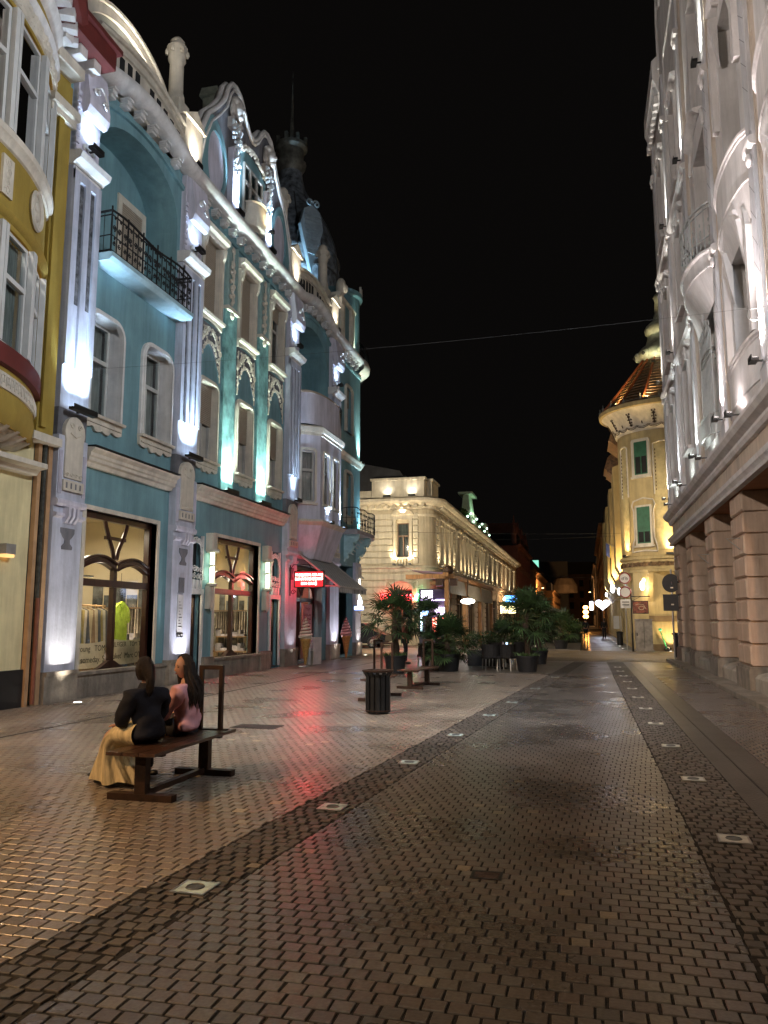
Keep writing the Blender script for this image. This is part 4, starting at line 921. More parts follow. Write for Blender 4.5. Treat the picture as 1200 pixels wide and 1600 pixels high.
    for k in range(9): x = -.75 - k * (dep - 1.3) / 9; hh = .07 * r2.randint(1, 4); q.box(b_ - .45, b_ - .15, x - .12, x, 1.09, 1.09 + hh); q.box(b_ - .45, b_ - .15, x - .12, x, .6, .6 + hh * 1.2)
    q.build("folded_stacks", mat("folded_cloth", (.40, .38, .42), .9, var=.3, island=.7), ro)
    q = MB(FL_)
    for k in range(4): x = u0 + .3 + (u1 - u0 - .6) * k / 3; q.lathe([(.035, 2.66), (.05, 2.6), (.001, 2.6)], x, -1.66, 8)
    q.build("ceiling_spots", glow("spot_bulb", (1, .86, .6), 9), ro)
    lamp('AREA', tuple(FL_(c, -1.5, 3.9)), lightp, col, ro, (0, 0, -1), 1.6)
    lamp('POINT', tuple(FL_(c + .2, -.34, 2.55)), lightp * .20, col, ro, size=.1)
    for e in (-.8, .8): lamp('SPOT', tuple(FL_(c + e, -.36, 3.0)), lightp * 1.6, col, ro, (-.75, .1, -1.5), .05, 85, .8)
    return fo
shopfront(14.75, 17.7, .5, 4.05, 3.0, 32); shopfront(20.98, 24.15, .5, 4.08, 2.4, 26)
# clothes, banners
def cloth_strip(q, u, z, hgt, wd, w_, r2):
    n = 8; o = r2.uniform(0, 6)
    for k in range(n):
        a = -wd + 2 * wd * k / n; c = -wd + 2 * wd * (k + 1) / n
        q.quad((u + .035 * math.sin(k * 1.7 + o), w_ + a, z - abs(a) * .35), (u + .035 * math.sin((k + 1) * 1.7 + o), w_ + c, z - abs(c) * .35), (u + .05 * math.sin((k + 1) * 2.1 + o), w_ + c * 1.1, z - hgt), (u + .05 * math.sin(k * 2.1 + o), w_ + a * 1.1, z - hgt))
CLC = [(.55, .45, .28), (.30, .20, .12), (.60, .52, .38), (.20, .22, .26), (.45, .36, .15), (.62, .58, .50), (.12, .12, .13)]
def rack(u0, u1, w_, z, lab, cols, hgt=.75):
    o = FL_((u0 + u1) / 2, w_, .3); t = thing("clothes_rack", lab, "clothes rack", o)
    q = MB(FL_); q.tube([(u0, w_, z), (u1, w_, z)], .022, 6)
    for u in (u0 + .06, u1 - .06): q.tube([(u, w_ - .25, .3), (u, w_, z), (u, w_ + .2, .3)], .015, 5)
    q.build("rail", mat("rack_wood", (.45, .28, .14), .5), t); r2 = random.Random(int(u0 * 10))
    k = 0; u = u0 + .12
    while u < u1 - .08:
        g_ = MB(FL_); g_.tube([(u, w_, z + .02), (u, w_, z - .05)], .006, 4)
        for e in (0, .03): cloth_strip(g_, u + e, z - .05, hgt * r2.uniform(.85, 1.1), .2, w_, r2)
        cc = cols[k % len(cols)]; g_.build("garment", MATS.get("cloth_%d_%d" % (int(cc[0] * 100), int(cc[2] * 100))) or cloth_translucent("cloth_%d_%d" % (int(cc[0] * 100), int(cc[2] * 100)), cc, .4), t); k += 1; u += r2.uniform(.085, .12)
rack(15.35, 17.05, -.95, 1.98, "wooden rail of beige and brown clothes behind the left pane of the banner window", CLC, .95)
rack(21.7, 22.6, -.85, 1.95, "rail of pale and mint clothes on hangers in the farther shop window", [(.62, .58, .50), (.6, .56, .44), (.55, .6, .58), (.25, .55, .42), (.12, .42, .30)], 1.0)
# polo shirt on a stand
dU = .5; o = FL_(17.35, -.7, .55); t = thing("polo_shirt", "lime green polo shirt on a hanger in the nearest shop window", "shirt", o)
q = MB(FL_); U = lambda p: [(17.35 + x, 1.12 + z) for x, z in p]
q.prism(U([(-.24, 0), (.24, 0), (.25, .5), (.30, .44), (.40, .52), (.30, .82), (.13, .93), (.05, .88), (-.05, .88), (-.13, .93), (-.30, .82), (-.40, .52), (-.30, .44), (-.25, .5)]), -.78, -.66)
q.build("shirt", mat("lime_cotton", (.42, .55, .05), .85, var=.15, scale=6, bump=.6, bscale=9), t, 30)
q = MB(FL_); q.prism(U([(-.12, .92), (-.02, .78), (0, .86), (.02, .78), (.12, .92), (.06, .98), (-.06, .98)]), -.68, -.64); q.box(17.34, 17.36, -.66, -.645, 1.72, 1.91); q.build("collar", mat("lime_collar", (.30, .42, .03), .85), t)
q = MB(FL_); q.tube([(17.05, -.72, 1.97), (17.35, -.72, 2.09), (17.65, -.72, 1.97)], .014, 5); q.tube([(17.35, -.72, 2.09), (17.35, -.72, 2.8)], .008, 4); q.build("hanger", DARKM, t)
t = thing("folded_jeans", "blue denim hanging below the banner under the lime shirt", "jeans", FL_(17, -.75, .5)); q = MB(FL_); q.box(17.05, 17.75, -.85, -.7, .5, 1.05, .03); q.build("denim", mat("denim", (.05, .11, .25), .9, var=.3, scale=8), t)
def banner(u0, u1, z0, z1, lines, lab):
    t = thing("banner", lab, "banner", FL_((u0 + u1) / 2, -.45, z0)); q = MB(FL_); n = 14
    f = lambda s: -.05 * math.sin(PI * s)
    for k in range(n):
        a, b_ = k / n, (k + 1) / n; ua, ub = u0 + (u1 - u0) * a, u0 + (u1 - u0) * b_
        wa, wb = -.46 + .012 * math.sin(k * 1.3), -.46 + .012 * math.sin((k + 1) * 1.3)
        q.quad((ua, wa, z0 + f(a)), (ub, wb, z0 + f(b_)), (ub, wb, z1 + f(b_)), (ua, wa, z1 + f(a)))
    q.build("cloth", cloth_translucent("banner_cloth", (.66, .62, .52), .55), t, 60)
    ink = mat("banner_ink", (.03, .03, .03), .8)
    for s, size, u, z, al in lines: textobj(s, size, ink, t, FL_(u, -.435, z), (0, 1, .0), (0, 0, 1), .001, al)
banner(15.05, 16.40, .60, 1.16, [("* b.young   TOM", .19, 15.07, .99, 'LEFT'), ("mall someday. S", .20, 15.07, .74, 'LEFT')], "white cloth banner with fashion names across the left pane of the nearest shop window")
banner(16.58, 18.0, .62, 1.20, [("HILFIGER   TOM T", .16, 16.60, 1.05, 'LEFT'), ("puket'  Marc O'Po", .19, 16.60, .78, 'LEFT')], "white cloth banner with fashion names across the right pane below the lime shirt")
# doors with ornament niches
def sidedoor(u0, u1):
    q = MB(FL_); q.box(u0, u0 + .08, -.26, -.16, .08, 2.35).box(u1 - .08, u1, -.26, -.16, .08, 2.35).box(u0, u1, -.26, -.16, 2.25, 2.35).box(u0 + .08, u1 - .08, -.25, -.17, .08, .55); q.box(u1 - .14, u1 - .11, -.16, -.12, 1.0, 1.4)
    d = q.build("door", MAHOG, B); MB(FL_).quad((u0, -.21, .08), (u1, -.21, .08), (u1, -.21, 2.35), (u0, -.21, 2.35)).build("pane", GLASSC, d)
    q = MB(FL_); q.ring([(u0 - .1, .08), (u1 + .1, .08), (u1 + .1, 2.5), (u0 - .1, 2.5)], [(u0, .08), (u1, .08), (u1, 2.35), (u0, 2.35)], -.05, .06)
    for k in range(3): q.box(u0 + .08 + k * .22, u0 + .2 + k * .22, 0, .08, 2.5, 2.75)
    q.build("door_surround", WHITE, d)
    q = MB(FL_); q.quad((u0 - .1, -.9, .0), (u1 + .1, -.9, 0), (u1 + .1, -.9, 2.6), (u0 - .1, -.9, 2.6)); q.quad((u0 - .1, -.3, 0), (u0 - .1, -.9, 0), (u0 - .1, -.9, 2.6), (u0 - .1, -.3, 2.6)); q.build("lobby", INT, d)
    lamp('POINT', FL_((u0 + u1) / 2, -.6, 2.1), 5, (1, .85, .6), d, size=.1)
    c = (u0 + u1) / 2; q = MB(FL_); q.quad((u0 - .05, -.18, 2.75), (u1 + .05, -.18, 2.75), (u1 + .05, -.18, 4.0), (u0 - .05, -.18, 4.0)); nb = q.build("niche_glass", DARKIN, d)
    q = MB(FL_)
    for k in range(9):
        a = PI * k / 8; q.tube(scroll(c + .33 * math.cos(a), 3.55 + .33 * math.sin(a), .09, 1.3, 1 if k % 2 else -1, k, .03), .02, 5)
    for k in range(4):
        for j in range(2): q.tube(scroll(c - .27 + .18 * k, 2.85 + .2 * j, .09, 1.3, 1 if (k + j) % 2 else -1, k, .03), .018, 5)
    q.box(u0 - .03, u0 + .03, -.02, .06, 2.75, 4.0); q.box(u1 - .03, u1 + .03, -.02, .06, 2.75, 4.0); q.build("plaster_scrolls", WHITE, nb)
    q = MB(FL_)
    for k in range(3): q.tube([(c - .12 + .1 * k + .04 * math.sin(z * 6 + k), -.06, 3.0 + z * .9) for z in [i / 8 for i in range(9)]], .012, 4)
    q.build("iron_grille", IRON, nb)
sidedoor(19.45, 20.15); sidedoor(25.2, 25.95)
# ice cream parlour front
q = MB(FL_); u0, u1 = 27.65, 30.75
q.box(u0, u1, -.5, -.38, 3.6, 3.75).box(u0, u1, -.5, -.36, 2.35, 2.5).box(29.12, 29.28, -.5, -.36, .1, 3.6).box(u0, u0 + .14, -.5, -.36, .1, 3.6).box(u1 - .14, u1, -.5, -.36, .1, 3.6).box(28.3, 28.4, -.5, -.4, .1, 2.35)
for a, b_ in ((u0 + .14, 29.12), (29.28, u1 - .14)):
    P_ = arch_pts(a, b_, 2.85, .45, 12); 
    for k in range(4): q.tube([(u, -.36, z - .09 * k) for u, z in P_], .04, 5)
q.box(28.4, 29.12, -.48, -.40, .1, .6)
pf = q.build("parlour_front", MAHOG, B)
q = MB(FL_); q.quad((u0, -.44, .1), (u1, -.44, .1), (u1, -.44, 3.7), (u0, -.44, 3.7)); q.build("pane", GLASSC, pf)
q = MB(FL_); q.quad((u0 - .2, -2.5, 0), (u1, -2.5, 0), (u1, -2.5, 3.8), (u0 - .2, -2.5, 3.8)); q.quad((u1 + .02, -.5, 0), (u1 + .02, -2.5, 0), (u1 + .02, -2.5, 3.8), (u1 + .02, -.5, 3.8)); q.quad((u0, -.6, 3.8), (u1, -.6, 3.8), (u1, -2.5, 3.8), (u0, -2.5, 3.8)); q.build("parlour_room", mat("parlour_wall", (.35, .16, .12), .8), pf)
lamp('POINT', FL_(29.0, -1.2, 2.9), 22, (1, .5, .4), pf, size=.2)
q = MB(FL_); q.box(28.0, 28.8, -1.4, -1.3, 2.7, 3.0); q.build("menu_screen", glow("screen_cyan", (.45, .85, .9), 1.6), pf)
# posters and boards
PINKP = mat("pink_poster", (.62, .30, .30), .7); INKR = mat("poster_ink", (.25, .03, .05), .8)
t = thing("poster", "tall pink price poster hanging in the ice cream parlour door", "poster", FL_(29.75, -.33, 1)); MB(FL_).box(29.4, 30.45, -.345, -.33, .95, 2.25).build("sheet", PINKP, t)
textobj("Preţuri", .2, INKR, t, FL_(29.95, -.325, 2.08), (0, 1, 0), (0, 0, 1), .001)
q = MB(FL_)
for k in range(5):
    for j in range(2): q.box(29.55, 30.0 + .1 * ((k + j) % 2), -.33, -.326, 1.85 - .17 * k - .06 * j, 1.875 - .17 * k - .06 * j)
    q.box(30.15, 30.28, -.33, -.326, 1.8 - .17 * k, 1.86 - .17 * k)
q.build("price_lines", INKR, t)
t = thing("poster", "white notice board standing low under the pink price poster", "notice", FL_(29.75, -.1, .1)); MB(FL_).box(29.35, 30.3, -.12, -.1, .45, .9).build("sheet", mat("white_board", (.65, .6, .58), .6), t)
textobj("OPEN", .2, INKR, t, FL_(29.82, -.095, .75), (0, 1, 0), (0, 0, 1), .001); textobj("Da", .16, INKR, t, FL_(29.95, -.095, .56), (0, 1, 0), (0, 0, 1), .001)
# notice plate on pilaster two
t = thing("notice_plate", "narrow grey notice plate on the lavender pilaster right of the banner window", "notice", FL_(18.75, .17, 1.5)); MB(FL_).box(18.62, 18.90, .165, .18, 2.35, 2.75).build("plate", GREYP, t); MB(FL_).box(18.58, 18.88, .165, .176, 1.3, 2.3).build("sheet", mat("paper", (.58, .57, .56), .7), t)
q = MB(FL_); q.box(18.58, 18.90, .176, .186, 1.2, 1.3)
for k in range(9): q.box(18.66, 18.72 + .08 * (k % 3) * .7, .176, .179, 2.1 - .08 * k, 2.115 - .08 * k)
q.build("print", DARKM, t); textobj("MO-20", .09, mat("paper_w", (.6, .6, .6), .6), t, FL_(18.74, .188, 1.25), (0, 1, 0), (0, 0, 1), .001)
# red sign box on an iron arm
t = thing("shop_sign", "glowing red sign box on an iron arm above the ice cream parlour door", "sign", (-9.4, 26.5, 3))
sx0, sx1, sy = -10.12, -9.05, 26.6
def South(y): return frame(0, y, 1, 0, 0, -1)
fs = South(sy); q = MB(fs); q.box(sx0, sx1, -.08, .0, 2.82, 3.36); q.build("case", glow("red_panel", (1, .01, .02), .5), t)
q = MB(fs); q.ring([(sx0 - .03, 2.79), (sx1 + .03, 2.79), (sx1 + .03, 3.39), (sx0 - .03, 3.39)], [(sx0 + .01, 2.83), (sx1 - .01, 2.83), (sx1 - .01, 3.35), (sx0 + .01, 3.35)], -.09, .02); q.build("rim", DARKM, t)
HOT = glow("hot_white_red", (1, .50, .40), 3)
for s, z in (("PRODUCEM, CEA MAI", 3.24), ("BUNĂ ÎNGHEŢATĂ", 3.09), ("DIN ORAŞ", 2.93)): textobj(s, .135 if z > 3.2 else .14, HOT, t, fs((sx0 + sx1) / 2, .012, z), (1, 0, 0), (0, 0, 1), .005, sx=.80 if z > 3.2 else .9)
q = MB(fs); q.tube([(-10.32, -.04, 2.5), (-10.32, -.04, 3.6)], .02, 6); q.tube([(-10.32, -.04, 3.45), (-10.2, -.04, 3.62), (-9.6, -.04, 3.6), (-9.5, -.04, 3.45)], .015, 5); q.tube(scroll(-10.2, 2.62, .1, 1.3, 1, 0, -.04), .012, 5)
q.build("iron_arm", IRON, t)
lamp('AREA', fs((sx0 + sx1) / 2, .06, 3.05), 8, (1, .03, .05), t, (0, -1, -.15), .7); lamp('POINT', (-9.5, 27.0, 2.9), 9, (1, .03, .06), t, size=.2)
# awning
t = thing("awning", "grey striped sloping awning above the ice cream parlour", "awning", (-9.7, 29.6, 3.2))
q = MB(FL_); n = 24
AU0, AU1, AW0, AW1, AZ0, AZ1 = 27.55, 31.2, .15, 1.75, 4.1, 2.85
for k in range(n):
    a = AU0 + (AU1 - AU0) * k / n; b_ = AU0 + (AU1 - AU0) * (k + 1) / n
    q.quad((a, AW0, AZ0), (b_, AW0, AZ0), (b_, AW1, AZ1), (a, AW1, AZ1))
q.build("canopy", mat("awning_cloth", (.50, .48, .46), .8, var=.06), t)
q = MB(FL_)
for k in range(0, n, 2):
    a = AU0 + (AU1 - AU0) * k / n; b_ = a + (AU1 - AU0) / n * .6; q.quad((a, AW0, AZ0 + .006), (b_, AW0, AZ0 + .006), (b_, AW1, AZ1 + .006), (a, AW1, AZ1 + .006))
q.build("stripes", mat("awning_stripe", (.16, .16, .16), .8), t)
q = MB(FL_)
for k in range(36):
    a = AU0 + (AU1 - AU0) * k / 36; b_ = AU0 + (AU1 - AU0) * (k + 1) / 36
    q.add([(a, AW1, AZ1), (b_, AW1, AZ1), (b_, AW1 + .01, AZ1 - .18), ((a + b_) / 2, AW1 + .01, AZ1 - .23), (a, AW1 + .01, AZ1 - .18)], [[0, 1, 2, 3, 4]])
q.build("valance", mat("awning_valance", (.42, .40, .38), .8, island=.5), t)
q = MB(FL_); q.tube([(AU0, AW0, AZ0), (AU0, AW1, AZ1)], .035, 6); q.tube([(AU1, AW0, AZ0), (AU1, AW1, AZ1)], .035, 6); q.tube([(AU0, AW1, AZ1), (AU1, AW1, AZ1)], .04, 6); q.tube([(AU0 + .1, .1, 2.9), (AU0 + .1, AW1 - .1, AZ1 + .03)], .02, 6); q.box(AU0, AU1, 0.02, .2, 4.05, 4.2); q.tube([(29.4, .1, 3.1), (29.4, AW1 - .1, AZ1)], .018, 5); q.build("arms", mat("awning_arm", (.45, .42, .40), .5), t)
# giant ice cream cones
def cone(loc, lab, swirl, cc):
    t = thing("ice_cream_cone", lab, "ice cream cone", loc, 0, "giant cone figures outside the parlour", local=True); t.scale = (.88,) * 3
    q = MB(); q.lathe([(.26, .0), (.27, .03), (.25, .05), (.0001, .06)], seg=20); q.build("base_plate", STEEL, t)
    q = MB(); q.lathe([(.035, .05), (.07, .25), (.20, 1.0), (.215, 1.04), (.215, 1.1), (.1, 1.12)], seg=20); q.build("wafer", mat("wafer_" + cc[0], cc[1], .5, var=.2, scale=14, bump=.8, bscale=25), t)
    q = MB(); N = 160; T = 6.2; pts = []; rr = []
    for i in range(N):
        s = i / (N - 1); a = 2 * PI * T * s; rad = .235 * (1 - s) ** .8 * (1.0 if s > .04 else .8 + s * 5); pts.append((rad * math.cos(a), rad * math.sin(a), 1.10 + .84 * s + .02)); rr.append(.075 * (1 - s * .75) + .008)
    q.tube(pts, rr, 8); q.lathe([(.18, 1.1), (.21, 1.2), (.13, 1.5), (.05, 1.8), (.001, 1.98)], seg=16); q.build("swirl", swirl, t, 60)
    q = MB(); q.tube([(x * 1.03 + .0, y * 1.03, z + .045) for x, y, z in pts], [r_ * .55 for r_ in rr], 6); q.build("ripple", mat("ripple_" + cc[0], cc[2], .4), t, 60)
    q = MB(); q.tube([(-.06, .06, .05), (-.05, .05, .9)], .02, 6); q.build("rod", STEEL, t)
cone((-9.72, 26.7, .004), "giant cream and brown swirl ice cream cone nearest the red sign", mat("vanilla_paint", (.70, .62, .50), .4), ("tan", (.50, .28, .08), (.18, .06, .03)))
cone((-9.70, 31.55, .004), "giant pink swirl ice cream cone at the far end of the awning", mat("pink_paint", (.75, .38, .36), .4), ("orange", (.55, .24, .07), (.30, .05, .04)))
t = thing("menu_board", "slim white board leaning beside the nearer giant cone", "board", (-9.6, 27.6, .004), R(80), local=True); q = MB(); q.box(-.3, .3, -.02, .02, .02, 1.0); q.build("panel", mat("white_board", (.65, .6, .58), .6), t); q = MB(); q.ring([(-.3, .02), (.3, .02), (.3, 1.0), (-.3, 1.0)], [(-.26, .06), (.26, .06), (.26, .96), (-.26, .96)], .02, .03); q.build("frame", STEEL, t)
t = thing("bollard", "short dark metal bin with bright rim behind the nearer giant cone", "bin", (-9.75, 27.15, .004), local=True); q = MB(); q.lathe([(.16, 0), (.18, .5), (.17, .62), (.001, .64)], seg=16); q.build("drum", STEEL, t, 40); q = MB(); q.lathe([(.185, .5), (.2, .53), (.185, .56)], seg=16); q.build("rim", glow("rimlit", (.9, .8, .5), .3) if False else STEEL, t)
t = thing("hanging_sign", "small blue lit sign hanging under the far corner of the awning", "sign", (-9.0, 31.9, 2.4)); q = MB(South(31.9)); q.box(-9.45, -9.05, -.02, .02, 2.05, 2.2); q.build("panel", glow("blue_led", (.25, .45, 1), 1.8), t)
q = MB(South(31.9)); q.prism([(-9.28, 2.22), (-9.15, 2.22), (-9.12, 2.4), (-9.2, 2.62), (-9.3, 2.4)], -.02, .02); q.build("flame_mark", glow("white_led", (.75, .85, 1), 5), t)
q = MB(South(31.9)); q.tube([(-9.2, 0, 2.6), (-9.2, 0, 3.1)], .012, 5); q.build("hanger", IRON, t)
# tube sconces with fluted heads and tails
for i, (u, lab) in enumerate(((20.55, "lit tube wall lamp between the narrow door and the farther clothes window"), (24.62, "lit tube wall lamp right of the farther clothes window"), (35.75, "lit tube wall lamp on the building corner under the balcony"))):
    t = thing("wall_lamp", lab, "wall lamp", FL_(u, .12, 3.2), group="tube wall lamps between the shop openings")
    q = MB(FL_)
    q.box(u - .16, u + .16, 0, .20, 3.6, 4.12)
    for k in range(3): q.box(u - .13 + .1 * k, u - .07 + .1 * k, .20, .225, 3.65, 4.1)
    q.lathe([(.17, 3.55), (.2, 3.6), (.16, 3.66), (.001, 3.66)], u, .16, 14); q.box(u - .13, u + .13, 0, .14, 1.95, 2.6)
    for k in range(3): q.box(u - .11 + .085 * k, u - .06 + .085 * k, .14, .17, 1.9 + .08 * abs(k - 1), 2.58)
    q.lathe([(.001, 2.58), (.15, 2.6), (.16, 2.66), (.1, 2.7)], u, .14, 12); q.lathe([(.045, 3.13), (.07, 3.16), (.07, 3.2), (.045, 3.23)], u, .14, 12); q.build("bracket", CREAMT, t)
    q = MB(FL_); q.lathe([(.06, 2.68), (.062, 3.14)], u, .14, 12); q.lathe([(.062, 3.22), (.06, 3.56)], u, .14, 12); q.build("glass_tube", glow("green_white_tube" if i < 2 else "warm_white_tube", (.92, 1.0, .66) if i < 2 else (1, .93, .7), 1.5), t)
    lamp('POINT', FL_(u, .27, 3.0), 1.8, (.9, 1, .72) if i < 2 else (1, .9, .65), t, size=.06)
# floodlights on the turquoise building
G1 = "floodlights on the lavender pilasters"
for u, n in ((13.95, "left-hand"), (18.8, "second"), (26.78, "third")):
    uplight(FL_, u, .23, 6.02, 85 if u < 20 else 26, COOL, f"cool white floodlight at the foot of the {n} fluted lavender pilaster", 40, 3, .8 if u < 20 else .5, G1)
for u, n in ((13.95, "left-hand"), (18.8, "second"), (26.78, "third"), (31.9, "fourth")):
    uplight(FL_, u, .16, 11.95, 13, COOL, f"cool white floodlight on top of the {n} lavender pilaster below the gutter", 70, 8, .4, G1, out=.2)
G2 = "floodlights below the rough stone strips"
uplight(FL_, 21.45, .09, 5.50, 130, GRN, "greenish floodlight at the foot of the left rough strip between the shuttered windows", 38, 3, .8, G2)
uplight(FL_, 24.01, .09, 5.50, 130, GRN, "greenish floodlight at the foot of the right rough strip between the shuttered windows", 38, 3, .8, G2)
uplight(FL_, 29.0, .80, 5.44, 60, COOL, "slim floodlight on the oriel between its windows", 36, 3, .3); uplight(FL_, 30.75, .80, 5.44, 60, COOL, "slim floodlight on the far edge of the oriel", 36, 3, .3)
uplight(FL_, 36.0, .02, 9.25, 60, GRN, "green tinted floodlight on the rounded corner of the turquoise building", 40, 3, .3)
uplight(FL_, 36.2, .02, 5.75, 70, (.5, .85, 1), "blue floodlight behind the corner balcony railing", 60, 3, .4)
for u, n in ((21.42, "left"), (24.10, "right")): uplight(FL_, u, .14, 14.5, 90, COOL, f"floodlight at the foot of the {n} gable pilaster", 44, 4, .45, "floodlights on the gable")
uplight(FL_, 22.85, .62, 14.5, 10, WARM, "small warm floodlight under the round gable balcony", 70, 6, .2, "floodlights on the gable")
for u, n in ((18.75, "left"), (27.0, "middle"), (31.9, "right")): uplight(FL_, u, .08, 14.5, 26, NEUT, f"warm floodlight on the {n} attic pedestal", 60, 4, .3, "floodlights on the attic pedestals")
for u, n in ((18.3, "left"), (26.55, "middle"), (31.45, "right")): uplight(FL_, u + .22, -.62, 16.1 + .25, 14, WARM, f"little floodlight at the foot of the {n} pinnacle column", 50, 4, .15, "floodlights on the pinnacle columns")
uplight(FL_, 35.2, -.08, 14.5, 22, (.75, 1, .85), "green floodlight on the corner drum", 60, 4, .25)
uplight(frame(-10.5, 0, 0, 1, 1, 0), 16.6, -.7, 15.75, 110, NEUT, "warm floodlight on the pale curved roof vault", 110, 20, .3, out=.3)
uplight(frame(-12.0, 0, 0, 1, 1, 0), 37.0, 0, 16.6, 1900, (.45, .75, 1), "blue floodlight on the roof aimed at the dark dome", 90, 50, .4, out=.2); uplight(frame(-12.6, 0, 0, 1, 1, 0), 33.6, 0, 16.6, 600, (.45, .75, 1), "second blue floodlight on the roof below the dome louvre", 90, 40, .4, out=.2)
# recessed pavement lights at the foot of the pilasters
def ground_light(x, y, p, col, lab, d, ang=80, grp="round lights sunk in the pavement at the wall foot"):
    t = thing("ground_uplight", lab, "ground light", (x, y, .01), 0, grp, local=True)
    q = MB(); q.lathe([(.11, -.01), (.11, .006), (.085, .008)], seg=20); q.build("bezel", STEEL, t)
    q = MB(); q.lathe([(.085, .004), (.0001, .004)], seg=20); q.build("lens", glow("ground_lens", (1, .93, .8), 7), t)
    l = lamp('SPOT', (0, 0, .03), p, col, t, d, .05, ang, .9); return t
for u, n in ((13.95, "left-hand"), (18.8, "second"), (26.78, "third"), (31.9, "fourth")):
    ground_light(-10.5 + .62, u, 75, (1, .92, .80) if u < 14 else (.95, .93, 1), f"round pavement light shining up the {n} lavender pilaster", (-.28, 0, 1), 62)
ground_light(-10.0, 35.6, 40, (1, .9, .8), "round pavement light at the far corner pier of the turquoise building", (-.25, 0, 1), 60)

# ------------------------------------------------------------ ochre building at the left edge
O = thing("ochre_building", "ochre stucco building with a curved bay, white frames and oxblood eaves at the left edge", "building", (-10.5, 9, 0))
q = MB(FL_); wall_grid(q, 2, 13.45, 5.6, 15.1, []); q.quad((13.45, 0, 5.6), (13.45, -6, 5.6), (13.45, -6, 15.1), (13.45, 0, 15.1)); q.quad((-14, 0, 0), (2, 0, 0), (2, 0, 15.1), (-14, 0, 15.1))
q.box(12.9, 13.40, 0, .10, 5.6, 13.9); q.box(12.95, 13.1, .12, .17, 5.8, 12.9); q.build("wall", OCHRE, O)
q = MB(FL_); wall_grid(q, 2, 13.0, 0, 5.6, [(4.5, 6.3, .8, 3.9, .3)]); q.build("ground_floor_wall", YELC, O)
q = MB(FL_); q.box(2, 13.0, 0, .06, 0, .75); q.build("dark_plinth", mat("black_tile", (.02, .02, .02), .35), O)
q = MB(FL_); q.box(13.02, 13.12, .0, .1, 0, 5.6); q.box(13.3, 13.42, .0, .12, .0, 5.6); q.build("wall_edge", mat("salmon_edge", (.45, .27, .14), .7), O)
q = MB(FL_); q.tube([(13.2, .1, .1), (13.2, .1, 5.6)], .05, 8); q.build("downpipe", mat("pipe_green", (.06, .06, .045), .6, var=.4, scale=9), O); q = MB(FL_); q.tube([(13.17, .16, .05), (13.17, .16, 2.2)], .04, 8); q.build("rust_pipe", mat("rust_pipe", (.20, .07, .04), .6), O)
BC, BR = (9.8, -3.9), 5.0                # bay: centre (u,w), radius
A0, A1 = math.asin(3.9 / BR), PI - math.asin(3.9 / BR)
def bayring(name, r0, z0, z1, m, P=O, prof=None, seg=40, a0=A0, a1=A1, sm=40):
    q = MB(FL_)
    pr = prof or [(BR + r0, z0), (BR + r0, z1)]
    q.lathe([(a, b_) for a, b_ in pr], BC[0], BC[1], seg, a0, a1); return q.build(name, m, P, sm)
def bayf(ang):                             # flat frame tangent to the bay
    ca, sa = math.cos(ang), math.sin(ang); cu, cw = BC[0] + BR * ca, BC[1] + BR * sa
    return lambda s, o_, z: FL_(cu + sa * s * 1 + ca * o_, cw - ca * s + sa * o_, z)
bay = bayring("bay", 0, 5.6, 8.0 - 1.0, OCHRE, prof=[(BR, 5.9), (BR, 6.75)])
WA = [A0 + .16, A0 + .40, A0 + .64, A0 + .88, A0 + 1.12]
def baywall(z0, z1):                       # piers between the windows
    es = [A0] + [x for a in WA for x in (a - .10, a + .10)] + [A1]
    for k in range(0, len(es), 2):
        q = MB(FL_); q.lathe([(BR, z0), (BR, z1)], BC[0], BC[1], 6, es[k], es[k + 1]); q.build("bay_pier", OCHRE, bay, 40)
for z0, z1 in ((6.75, 8.95), (10.75, 13.2)):
    baywall(z0, z1)
    for a in WA[:4]:
        f_ = bayf(a); hw = BR * .10
        window(f_, bay, -hw, hw, z0, z1, -.10, 0, 0, wm=mat("white_window", (.60, .60, .58), .5, var=.05), transom=.60)
        q = MB(f_); q.box(-hw - .1, -hw, -.05, .05, z0, z1); q.box(hw, hw + .1, -.05, .05, z0, z1); q.build("window_frame", MATS["white_window"], bay)
bayring("bay_band", 0, 8.95, 10.75, OCHRE, bay); bayring("bay_band", 0, 13.2, 15.2, OCHRE, bay)
bayring("oxblood_band", .06, 6.35, 6.72, REDB, bay, [(BR, 6.32), (BR + .1, 6.34), (BR + .1, 6.7), (BR, 6.75)])
bayring("bay_cornice", 0, 0, 0, CREAMT, bay, [(BR, 10.38), (BR + .04, 10.4), (BR + .06, 10.5), (BR + .12, 10.56), (BR + .13, 10.68), (BR + .06, 10.75)])
bayring("bay_cornice", 0, 0, 0, WHITE, bay, [(BR, 13.62), (BR + .05, 13.66), (BR + .08, 13.74), (BR + .10, 13.82), (BR, 13.84)])
bayring("bay_cornice", 0, 0, 0, WHITE, bay, [(BR, 14.15), (BR + .06, 14.2), (BR + .13, 14.36), (BR + .15, 14.48), (BR, 14.5)])
bayring("bay_moulding", 0, 0, 0, OCHRE, bay, [(BR, 9.05), (BR + .07, 9.1), (BR + .1, 9.18), (BR, 9.2)])
q = MB(FL_); r2 = random.Random(2)
for k in range(150): a = A0 + (A1 - A0) * .75 * k / 150; q.ball((BC[0] + (BR + .02) * math.cos(a), BC[1] + (BR + .02) * math.sin(a), 13.45 + r2.uniform(-.13, .16)), .06, .05, .07, 5)
q.lathe([(BR, 13.28), (BR + .04, 13.3), (BR + .04, 13.62), (BR, 13.64)], BC[0], BC[1], 40, A0, A1); q.build("frieze_leaves", CREAMT, bay, 40)
